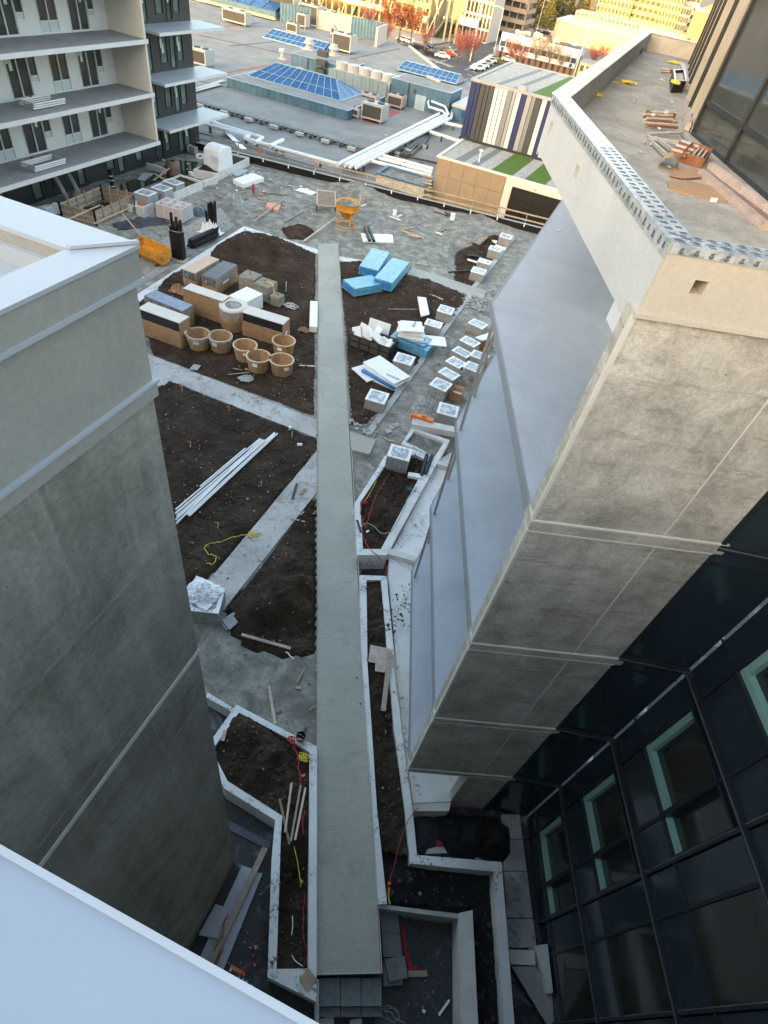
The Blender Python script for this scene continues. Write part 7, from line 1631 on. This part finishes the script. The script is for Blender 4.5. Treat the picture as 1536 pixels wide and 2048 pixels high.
for x0 in (bx0 + 1.2, bx1 - 1.4): q = MB().box((x0, yb - .03, -5.6), (.8, .06, .9)).build('emblem', 'navysign', BK)
random.seed(23)
for k in range(14):
    x, y = random.uniform(bx0 + 3, bx1 - 2), random.uniform(yb + 4, yb + 14); w = random.uniform(.8, 1.8)
    MB().box((x, y, -1.4), (w, w * .8, 1.0)).build('roof_unit', random.choice(['acwhite', 'cream', 'grey_metal']), BK)
# long tan store and brick strip
ys = 318.0; xa = PY(1113, 40, ys).x; zt = PY(1113, 38, ys).z
ST = thing('tan_store', (-15, 330, ZG), 'long windowless tan store behind the bank branch', 'building')
M['storetan'] = simple('tan_block_wall', (.42, .33, .22), .06, .2, .8)
for k in range(9): MB().b(xa + k * 6 + .04, xa + (k + 1) * 6 - .04, ys, ys + 40, ZG, zt).build('wall_bay', 'storetan', ST)
MB().b(xa - .2, xa + 54, ys + .5, ys + 40, zt + .01, zt + .25).build('roof', 'acwhite', ST)
U = thing('upper_store', (-8, 345, ZG), 'sunlit upper storey with a row of slots above the tan store', 'building')
MB().b(PY(1150, 30, 332).x, 40, 332, 350, zt - 2, zt + 3.4).build('wall', 'storetan', U)
for k in range(16): x = PY(1150, 30, 332).x + 1 + k * 1.7; MB().b(x, x + .7, 331.93, 332.02, zt + 2.0, zt + 2.9).build('slot', 'wing', U)
# yellow towers
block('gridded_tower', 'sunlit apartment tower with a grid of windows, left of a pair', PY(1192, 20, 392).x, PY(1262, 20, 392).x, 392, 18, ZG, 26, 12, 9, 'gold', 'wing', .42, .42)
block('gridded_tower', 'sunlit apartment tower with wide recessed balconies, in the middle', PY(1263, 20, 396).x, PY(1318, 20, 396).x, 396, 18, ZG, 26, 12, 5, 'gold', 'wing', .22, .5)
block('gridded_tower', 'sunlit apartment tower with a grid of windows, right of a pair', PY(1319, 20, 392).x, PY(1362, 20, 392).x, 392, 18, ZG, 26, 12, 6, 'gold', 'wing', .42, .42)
block('glass_corner_tower', 'grey glazed corner tower behind the terrace end', PY(1363, 20, 380).x, PY(1385, 20, 380).x, 380, 18, ZG, 9, 6, 4, 'blueclad', 'wing', .2, .3)
block('balcony_slab_tower', 'pale tower with stacked white balconies at the top right', PY(1366, 20, 410).x, PY(1395, 20, 410).x, 410, 18, ZG, 28, 12, 3, 'acwhite', 'wing', .1, .55)
OB = thing('orange_brick_hall', (12, 330, ZG), 'orange brick hall behind the end of the roof terrace', 'building')
M['obrick'] = simple('orange_brick', (.50, .25, .10), .12, .8, .8)
ob0 = PY(1376, 60, 330).x
for k in range(5): MB().b(ob0 + k * 6.5 + .05, ob0 + (k + 1) * 6.5 - .05, 330, 350, ZG, 10).build('wall_bay', 'obrick', OB)
MB().b(ob0 - .3, ob0 + 33, 329.8, 350, 10, 10.6).build('roof', 'acwhite', OB); MB().add([(ob0 + 2, 329.9, 10.6), (ob0 + 30, 329.9, 10.6), (ob0 + 16, 329.9, 18), (ob0 + 2, 345, 10.6), (ob0 + 30, 345, 10.6), (ob0 + 16, 345, 18)], [(0, 1, 2), (3, 5, 4), (0, 2, 5, 3), (1, 4, 5, 2)]).build('gable', 'obrick', OB)
# tan low shops right of the bank
SH = block('low_shops', 'row of low tan shops between the bank branch and the striped block', PY(1156, 140, 214).x, PY(1200, 140, 214).x + 6, 214, 10, ZG, -3.2, 2, 7, 'storetan', 'wing', .4, .4)
block('far_block', 'far pale apartment block above the conifers', PY(1040, 5, 470).x, PY(1110, 5, 470).x, 470, 20, ZG, 30, 12, 10, 'brownc', 'wing', .4, .4)
block('far_block', 'far brown block behind the conifers, left of the pale one', PY(960, 5, 430).x, PY(1020, 5, 430).x, 430, 20, ZG, 22, 9, 10, 'storetan', 'wing', .4, .4)
block('far_block', 'far pale block behind the diagrid office', PY(700, 0, 330).x - 60, PY(700, 0, 330).x + 20, 330, 20, ZG, 20, 8, 14, 'acwhite', 'wing', .4, .4)
# ------------------------------------------------------------ trees
M['bark'] = simple('bark', (.13, .10, .08), .2, 3, .9); M['twig_red'] = simple('red_brown_twigs', (.30, .10, .075), .3, 1, .8, 0); M['twig_tan'] = simple('tan_twigs', (.30, .22, .14), .3, 1, .8, 0); M['twig_orange'] = simple('orange_leaves', (.34, .12, .06), .3, 1, .8, 0); M['needle'] = simple('dark_needles', (.05, .06, .022), .4, 1.2, .8, 0); M['olive'] = simple('olive_leaves', (.16, .14, .04), .3, 1.2, .8, 0)
def bare_tree(h, seed, twig, leafy=0):
    random.seed(seed); t = thing('street_tree', (0, 0, 0), 'bare street tree', 'tree', 'bare trees along the street')
    m = MB(); m.tube([(0, 0, 0), (.05, .03, h * .3), (.0, .1, h * .55)], [.2, .15, .09], 7); tips = []
    for k in range(11):
        a = k * 2.4; z0 = h * (.28 + .025 * k); l = h * random.uniform(.3, .48)
        p0 = Vector((0, .05, z0)); p1 = p0 + Vector((math.cos(a) * l * .5, math.sin(a) * l * .5, l * .55)); p2 = p1 + Vector((math.cos(a + .4) * l * .3, math.sin(a + .4) * l * .3, l * .5))
        m.tube([p0, p1, p2], [.07, .045, .02], 5); tips += [p0.lerp(p1, .6), p1, p1.lerp(p2, .5), p2]
    m.build('trunk', 'bark', t, local=True, smooth=True)
    c = MB()
    for p in tips:
        for q in range(26):
            d = Vector((random.gauss(0, 1), random.gauss(0, 1), random.gauss(.5, .8))).normalized(); l = random.uniform(.5, 1.5)
            s_ = p + d * random.uniform(0, .5); e = s_ + d * l; r = d.orthogonal().normalized() * .028
            c.add([s_ - r, s_ + r, e], [(0, 1, 2)])
            if leafy:
                for _ in range(leafy):
                    f = s_.lerp(e, random.random()); u = Vector((random.gauss(0, 1), random.gauss(0, 1), random.gauss(0, 1))).normalized() * .22; w_ = u.orthogonal().normalized() * .14
                    c.add([f - u, f + w_, f + u, f - w_], [(0, 1, 2, 3)])
    c.build('crown', twig, t, local=True, normals=False)
    return remember(t)
TA = bare_tree(7.5, 1, 'twig_red'); TBB = bare_tree(8, 2, 'twig_tan'); TC = bare_tree(9, 3, 'twig_orange', 1); TDD = bare_tree(6, 5, 'twig_red')
_tu = set()
def put_tree(proto, px, label, z=ZG, s=1.0, rz=0):
    c = P(*px, z) if len(px) == 2 else Vector(px)
    if proto.name not in _tu: _tu.add(proto.name); proto.location = c; proto.rotation_euler = (0, 0, rz); proto.scale = (s,) * 3; proto['label'] = label; return proto
    return dup(proto, c, rz, label, scale=s)
for k, (pr_, px, s_, l) in enumerate(((TA, (1015, 138), 1.0, 'red-twigged tree at the left corner of the bank branch'), (TA, (1035, 142), .95, 'red-twigged tree second from the left before the bank branch'), (TBB, (1066, 140), 1.0, 'tan bare tree left of two before the bank sign'), (TBB, (1092, 146), 1.05, 'tan bare tree right of two before the bank branch'), (TBB, (1115, 152), .85, 'tan bare tree at the right end of the bank branch'),
    (TA, (915, 128), .9, 'red-twigged tree nearest the red cars, left of a group of four'), (TA, (930, 130), .95, 'red-twigged tree second in the group beside the tall mast'), (TDD, (944, 122), 1.1, 'red-twigged tree third in the group beside the tall mast'), (TDD, (922, 118), 1.0, 'red-twigged tree at the back of the group beside the tall mast'),
    (TC, (775, 78), 1.0, 'orange sunlit tree left of three before the diagrid office'), (TC, (797, 86), 1.1, 'orange sunlit tree in the middle of three before the diagrid office'), (TC, (820, 90), 1.05, 'orange sunlit tree right of three before the diagrid office'), (TA, (735, 70), 1.0, 'dark red tree beside the white mast before the diagrid office'), (TA, (848, 106), .8, 'small red tree by the corner of the far roof'), (TBB, (672, 48), 1.2, 'tall bare tree behind the far parapet, right of three'), (TBB, (620, 35), 1.2, 'tall bare tree behind the far parapet, left of three'), (TBB, (648, 42), 1.3, 'tall bare tree behind the far parapet, middle of three'), (TDD, (1180, 140), 1.1, 'red-brown tree beside the low tan shops'), (TDD, (1200, 128), 1.0, 'red-brown tree at the right end of the low tan shops'), (TDD, (770, 92), .9, 'small red tree at the road before the orange trees'))):
    put_tree(pr_, px, l, s=s_, rz=k * 1.1)
def conifer(h, r, seed, mat):
    random.seed(seed); t = thing('conifer', (0, 0, 0), 'dark conifer', 'tree', 'dark trees above the bank branch')
    MB().tube([(0, 0, 0), (0, 0, h * .95)], [.3, .05], 6).build('trunk', 'bark', t, local=True); m = MB()
    for k in range(1500):
        f = random.random() ** .7; z = h * (1 - f * .92); a = random.uniform(0, 6.28); rr = r * f * random.uniform(.35, 1.05) * (1 + .25 * math.sin(a * 3 + z)); p = Vector((rr * math.cos(a), rr * math.sin(a), z + random.uniform(-.3, .3)))
        u = Vector((random.gauss(0, 1), random.gauss(0, 1), random.gauss(-.3, .6))).normalized() * .5; w_ = u.orthogonal().normalized() * .22; m.add([p - u, p + w_, p + u, p - w_], [(0, 1, 2, 3)])
    m.build('crown', mat, t, local=True, normals=False); return remember(t)
CA = conifer(17, 4.5, 1, 'needle'); CB = conifer(14, 5.5, 2, 'olive')
for k, (pr_, px, y, s_, l) in enumerate(((CA, (1062, 30), 360, 1.0, 'dark conifer left of the group above the bank branch'), (CA, (1080, 30), 350, 1.1, 'dark conifer second from left above the bank branch'), (CB, (1096, 32), 345, 1.0, 'broad olive tree beside the tall tan tree'), (CA, (1118, 26), 365, 1.1, 'dark conifer behind the tan store corner'), (CB, (1140, 20), 380, 1.0, 'olive tree above the tan store'), (CA, (1160, 16), 375, 1.0, 'dark conifer above the tan store, right of the olive one'), (CB, (1178, 14), 385, 1.1, 'broad tree next to the sunlit tower'), (CB, (1048, 26), 340, .8, 'olive tree beside the terraced brown building'), (CA, (1105, 10), 420, 1.2, 'far dark conifer between the far blocks'))):
    q = PY(*px, y); put_tree(pr_, (q.x, y, ZG), l, s=s_, rz=k)
bs_ = P(998, 128, ZG)
SBH = thing('round_shrub', bs_, 'round olive shrub beside the parked cars', 'shrub'); random.seed(4); m = MB()
for k in range(500):
    d = Vector((random.gauss(0, 1), random.gauss(0, 1), abs(random.gauss(0, 1)))).normalized() * random.uniform(.6, 1.3); u = Vector((random.gauss(0, 1), random.gauss(0, 1), random.gauss(0, 1))).normalized() * .18; w_ = u.orthogonal().normalized() * .1; m.add([d - u, d + w_, d + u, d - w_], [(0, 1, 2, 3)])
m.build('foliage', 'olive', SBH, local=True, normals=False)
# ------------------------------------------------------------ cars
def make_car(paint, seed):
    t = thing('parked_car', (0, 0, 0), 'car', 'car', 'cars on the street and in the car park')
    pr = [(-2.15, .35), (-2.2, .75), (-2.0, .92), (-1.55, .98), (-1.0, 1.42), (.55, 1.45), (1.15, 1.0), (2.0, .85), (2.2, .65), (2.2, .35)]
    n = len(pr)
    def ext(p, y0, y1, top=0):
        m = MB(); k = len(p)
        for y in (y0, y1):
            for (x, z) in p: m.v.append((x, y * (.82 if z > 1.1 else 1), z))
        m.f = [tuple(range(k)), tuple(range(k, 2 * k))[::-1]] + [(i, k + i, k + (i + 1) % k, (i + 1) % k) for i in range(k)]; return m
    ext(pr, -.88, .88).build('body', paint, t, local=True)
    ext([(-1.5, .99), (-1.0, 1.38), (.52, 1.40), (1.05, 1.01)], -.90, .90).build('window', 'wing', t, local=True)
    MB().hexa([(.62, -.66, 1.42), (1.14, -.8, 1.02), (1.14, .8, 1.02), (.62, .66, 1.42), (.66, -.66, 1.45), (1.2, -.8, 1.04), (1.2, .8, 1.04), (.66, .66, 1.45)]).build('windscreen', 'wing', t, local=True)
    for x in (-1.35, 1.35):
        for y in (-.86, .86):
            w = MB().tube([(x, y - .1, .32), (x, y + .1, .32)], .32, 12).build('wheel', 'black', t, local=True)
    for y in (-.6, .6): MB().box((2.2, y, .7), (.05, .3, .14)).build('headlight', 'white_metal', t, local=True); MB().box((-2.2, y, .78), (.05, .25, .14)).build('tail_light', 'red', t, local=True)
    return remember(t)
paints = [('white', (.75, .75, .74)), ('silver', (.42, .43, .44)), ('black', (.02, .02, .022)), ('red', (.42, .03, .025)), ('grey', (.12, .125, .13))]
CAR = {n_: make_car(simple(n_ + '_car_paint', c_, .03, 1, .25, 0, spec=.6), k) for k, (n_, c_) in enumerate(paints)}
def put_car(cn_, px, rz, label):
    pr_ = CAR[cn_]; c = P(*px, ZG + .02)
    if cn_ not in _tu: _tu.add(cn_); pr_.location = c; pr_.rotation_euler = (0, 0, rz); pr_['label'] = label
    else: dup(pr_, c, rz, label)
for cn_, px, a, l in (('black', (862, 111), 160, 'dark car at the head of the queue by the far roof corner'), ('red', (898, 113), 10, 'red car in the queue, behind the white one'), ('white', (884, 117), 12, 'white car in the queue, in front of the red one'), ('grey', (892, 104), 12, 'grey car in the outer lane beside the red one'), ('black', (842, 99), 170, 'black car beside the small red tree'), ('grey', (833, 96), 170, 'grey car left of the black one by the small red tree'), ('white', (818, 88), 168, 'white car under the orange trees'), ('silver', (806, 84), 168, 'silver car under the orange trees, left of the white one'), ('black', (852, 97), 165, 'black car nearest the crossing'),
    ('white', (954, 141), 62, 'white car nearest in the angled parking row'), ('white', (963, 136), 62, 'white car second in the angled parking row'), ('silver', (971, 131), 62, 'silver car third in the angled parking row'), ('white', (979, 126), 62, 'white car fourth in the angled parking row'), ('silver', (985, 121), 62, 'silver car farthest in the angled parking row'), ('white', (1016, 124), 5, 'white car behind the round shrub'),
    ('grey', (1068, 58), 30, 'grey car in the far car park, left end'), ('silver', (1080, 62), 30, 'silver car in the far car park'), ('red', (1092, 54), 30, 'red car in the far car park'), ('white', (1100, 66), 30, 'white car in the far car park beside the tan store'), ('black', (1088, 70), 30, 'black car in the far car park behind the bank roof'), ('white', (1110, 74), 30, 'white car near the tan store wall'), ('silver', (1125, 80), 30, 'silver car near the tan store wall'), ('grey', (1140, 86), 30, 'grey car near the tan store wall, right end'), ('white', (1075, 50), 30, 'white car at the top of the far car park'), ('red', (1120, 70), 30, 'red car near the tan store wall')):
    put_car(cn_, px, R(a), l)
# ------------------------------------------------------------ masts and lamps
def mast(px, h, r, label, arm=0, mat='strut'):
    c = P(*px, ZG); t = thing('street_mast', c, label, 'lamp post', 'masts along the street')
    MB().lathe([(r * 1.6, 0), (r, .5), (r * .6, h), (0, h)], c, 8).build('pole', mat, t, smooth=True)
    if arm: MB().tube([c + Vector((0, 0, h - .3)), c + Vector((arm * .5, 0, h + .1)), c + Vector((arm, 0, h))], r * .4, 5).build('arm', mat, t); MB().box(c + Vector((arm, 0, h - .05)), (.8, .3, .15)).build('lamp_head', 'grey_metal', t)
mast((940, 122), 22, .16, 'tall white mast behind the red-twigged trees'); mast((1146, 156), 15, .16, 'white mast at the right of the bank branch'); mast((735, 66), 24, .2, 'tall white mast before the diagrid office'); mast((862, 88), 11, .1, 'slim lamp post at the crossing', 3); mast((985, 118), 12, .1, 'lamp post at the left of the bank branch', -3); mast((898, 78), 12, .12, 'yellowish lamp post before the finned office', 2.5, 'gold'); mast((965, 60), 14, .14, 'yellowish signal post before the terraced building', 3, 'gold'); mast((1072, 66), 11, .1, 'lamp post in the far car park', 2); mast((1165, 86), 10, .1, 'slim lamp post before the tan store', 2); mast((920, 84), 16, .1, 'pair-armed flagpole before the finned office')
# ------------------------------------------------------------ things on the roof terrace
def T8(x, y): return (1060 + x / 3.227, 40 + y / 3.227)
ZFt = 14.852
bd = thing('long_box_section', P(*T8(1400, 1200), ZFt), 'two long rusty-pink box sections lying side by side along the glass on the terrace', 'steel sections')
a0, a1 = P(*T8(1105, 985), ZFt + .05), P(*T8(1520, 1335), ZFt + .05)
MB().beam(a0, a1, .11, .10).build('section', 'wood_pink', bd)
a0, a1 = P(*T8(1165, 940), ZFt + .06), P(*T8(1580, 1250), ZFt + .06)
MB().beam(a0, a1, .10, .10).build('section', 'wood_pink', bd); MB().beam((a0 + P(*T8(1105, 985), ZFt + .05)) / 2 - Vector((0, 0, .03)), (a1 + P(*T8(1520, 1335), ZFt)) / 2, .09, .04).build('section', simple('brown_steel', (.26, .16, .12), .2, 3, .6), bd)
pap = thing('cardboard_sheet', P(*T8(1000, 1060), ZFt), 'torn sheets of brown cardboard on the terrace below the metal offcuts', 'cardboard')
MB().prism(poly([T8(885, 1040), T8(1000, 1030), T8(1160, 1065), T8(1290, 1170), T8(1080, 1135), T8(900, 1085)], ZFt + .02), ZFt, ZFt + .02).build('sheet', 'card', pap)
MB().prism(poly([T8(930, 950), T8(1090, 960), T8(1130, 1010), T8(1000, 1020), T8(900, 1000)], ZFt + .035), ZFt + .021, ZFt + .035).build('sheet', 'card', pap)
m = MB(); cc = P(*T8(885, 950), ZFt); n = 10
for j in range(3):
    for k in range(n + 1):
        a = math.pi * k / n; m.v.append((cc.x - .16 * math.cos(a) * (1 - .1 * j), cc.y + .22 * (j - 1), ZFt + .02 + .16 * math.sin(a)))
for j in range(2):
    for k in range(n): q = j * (n + 1) + k; m.f.append((q, q + 1, q + n + 2, q + n + 1))
m.build('curled_flap', 'card', pap, smooth=True)
flat('white_chip', [T8(1170, 1145), T8(1215, 1150), T8(1210, 1165), T8(1168, 1160)], ZFt + .04, .03, 'white_foam', 'white chip on the torn cardboard on the terrace', 'chip')
mp_ = thing('metal_offcuts', P(*T8(960, 790), ZFt), 'fan of galvanised track offcuts and brackets beside the glass corner', 'metal offcuts')
for a, b in (((760, 740), (985, 730)), ((765, 760), (960, 790)), ((790, 790), (890, 880)), ((985, 730), (1080, 840)), ((810, 760), (930, 850))): MB().beam(P(*T8(*a), ZFt + .04), P(*T8(*b), ZFt + .07), .055, .05).build('track', 'grey_metal', mp_)
for k in range(6): MB().beam(P(*T8(900 + k * 16, 850 - k * 14), ZFt + .1), P(*T8(1010 + k * 16, 880 - k * 12), ZFt + .12), .05, .045).build('perforated_angle', 'acwhite' if k % 2 else 'rebar', mp_)
cr = thing('rusty_box', P(*T8(1050, 900), ZFt), 'open rusty steel box of clips beside the torn cardboard', 'box')
q = [P(*T8(*p), ZFt) for p in ((960, 915), (1100, 960), (1150, 890), (1020, 850))]
for i in range(4): MB().beam(q[i] + Vector((0, 0, .08)), q[(i + 1) % 4] + Vector((0, 0, .08)), .015, .15).build('side', 'rebar', cr)
MB().prism([p.to_2d() for p in q], ZFt, ZFt + .03).build('bottom', 'rebar', cr)
for k in range(4): MB().beam(q[0].lerp(q[1], .2 + .2 * k) + Vector((0, 0, .1)), q[3].lerp(q[2], .2 + .2 * k) + Vector((0, 0, .1)), .03, .03).build('clip', 'acwhite', cr)
sc2 = thing('scaffold_parts', P(*T8(870, 640), ZFt), 'pile of rusty pale scaffold clamps and short tubes in the terrace middle', 'scaffold parts')
random.seed(19)
for k in range(11): y = 590 + k * 9; MB().tube([P(*T8(745 + random.uniform(-20, 25), y), ZFt + .05 + .02 * (k % 3)), P(*T8(930 + random.uniform(-20, 30), y + 12 + random.uniform(-6, 6)), ZFt + .06 + .02 * (k % 3))], .022, 6).build('tube', ('cream', 'rebar', 'acwhite')[k % 3], sc2)
for k in range(5): c = P(*T8(760 + 40 * k, 600 + 20 * (k % 3)), ZFt + .08); MB().box(c, (.09, .09, .1), k).build('clamp', 'acwhite' if k % 2 else 'rebar', sc2)
plank(T8(1010, 535), T8(1018, 690), .11, .14, ZFt + .08, 'pinkish timber packer against the glass on the terrace', 'wood_pink', name='timber_packer', cat='timber')
bx = thing('open_toolbox', P(*T8(940, 440), ZFt), 'open white-rimmed black box with yellow contents on the terrace', 'box')
q = [P(*T8(*p), ZFt) for p in ((905, 470), (975, 470), (965, 390), (900, 395))]
for i in range(4): MB().beam(q[i] + Vector((0, 0, .14)), q[(i + 1) % 4] + Vector((0, 0, .14)), .02, .26).build('side', 'black', bx); MB().beam(q[i] + Vector((0, 0, .28)), q[(i + 1) % 4] + Vector((0, 0, .28)), .04, .02).build('rim', 'pvc', bx)
MB().prism([p.to_2d() for p in q], ZFt, ZFt + .2).build('contents', 'cream', bx); MB().box(P(*T8(940, 400), ZFt + .25), (.15, .3, .06), .4).build('yellow_tool', 'ylw', bx)
plank(T8(990, 350), T8(1010, 430), .2, .12, ZFt + .06, 'pink-grey folded sack beside the open toolbox', 'wood_pink', name='folded_sack', cat='sack')
crumple('orange_bag', T8(948, 370), ZFt, .16, .25, .12, 'orange', 'orange bag behind the open toolbox', 'bag', seed=61)
fr_ = thing('steel_bars', P(*T8(890, 330), ZFt), 'rusty bent bars lying across the far terrace', 'steel bars')
for k in range(4): MB().tube([P(*T8(845, 312 + k * 8), ZFt + .03), P(*T8(900, 320 + k * 7), ZFt + .05), P(*T8(960, 325 + k * 6), ZFt + .03)], .015, 5).build('bar', 'rebar' if k % 2 else 'acwhite', fr_)
plank(T8(980, 285), T8(1000, 345), .15, .1, ZFt + .05, 'grey metal channel against the far glass', 'grey_metal', name='metal_channel', cat='channel')
for px, l, mt in (((630, 412), 'yellow strap bundle in the middle of the far terrace', 'ylw'), ((405, 490), 'yellow strap bundle beside the rusty bracket at the parapet corner', 'ylw'), ((930, 285), 'flat yellow strap before the far glass', 'ylw')):
    tangle(T8(*px), ZFt + .01, .22, .02, 3, l, mt, 'strap_bundle', 'strap')
cord([T8(530, 400), T8(590, 405), T8(640, 410)], ZFt + .02, .012, 'yellow cord running to the strap bundle on the far terrace', 'ylw')
for px, l in (((412, 460), 'rusty steel bracket at the near corner of the far parapet'), ((690, 220), 'rusty steel bracket halfway along the far parapet'), ((600, 290), 'small rusty bracket between the two larger ones'), ):
    c = P(*T8(*px), ZFt); t = thing('steel_bracket', c, l, 'bracket', 'rusty brackets along the parapet'); MB().b(c.x - .14, c.x + .14, c.y - .02, c.y + .02, ZFt, ZFt + .2).build('plate', 'rebar', t); MB().b(c.x - .14, c.x - .12, c.y + .02, c.y + .3, ZFt, ZFt + .2).build('flange', 'rebar', t); MB().b(c.x - .12, c.x + .14, c.y + .02, c.y + .3, ZFt, ZFt + .02).build('base', 'rebar', t)
crumple('tool_bag', T8(1000, 205), ZFt, .3, .8, .3, 'wood_pink', 'pinkish sack heap at the far end of the terrace glass', 'sack', seed=71)
crumple('tool_bag', T8(1000, 185), ZFt, .25, .5, .3, 'rebar', 'rusty scrap heap at the far end of the terrace', 'scrap', seed=73)
one('white_ball', MB().lathe([(0, 0), (.12, .05), (.16, .16), (.12, .27), (0, .32)], P(*T8(765, 145), ZFt), 10), 'pvc', 'white cap at the far corner of the terrace', 'cap', smooth=True)
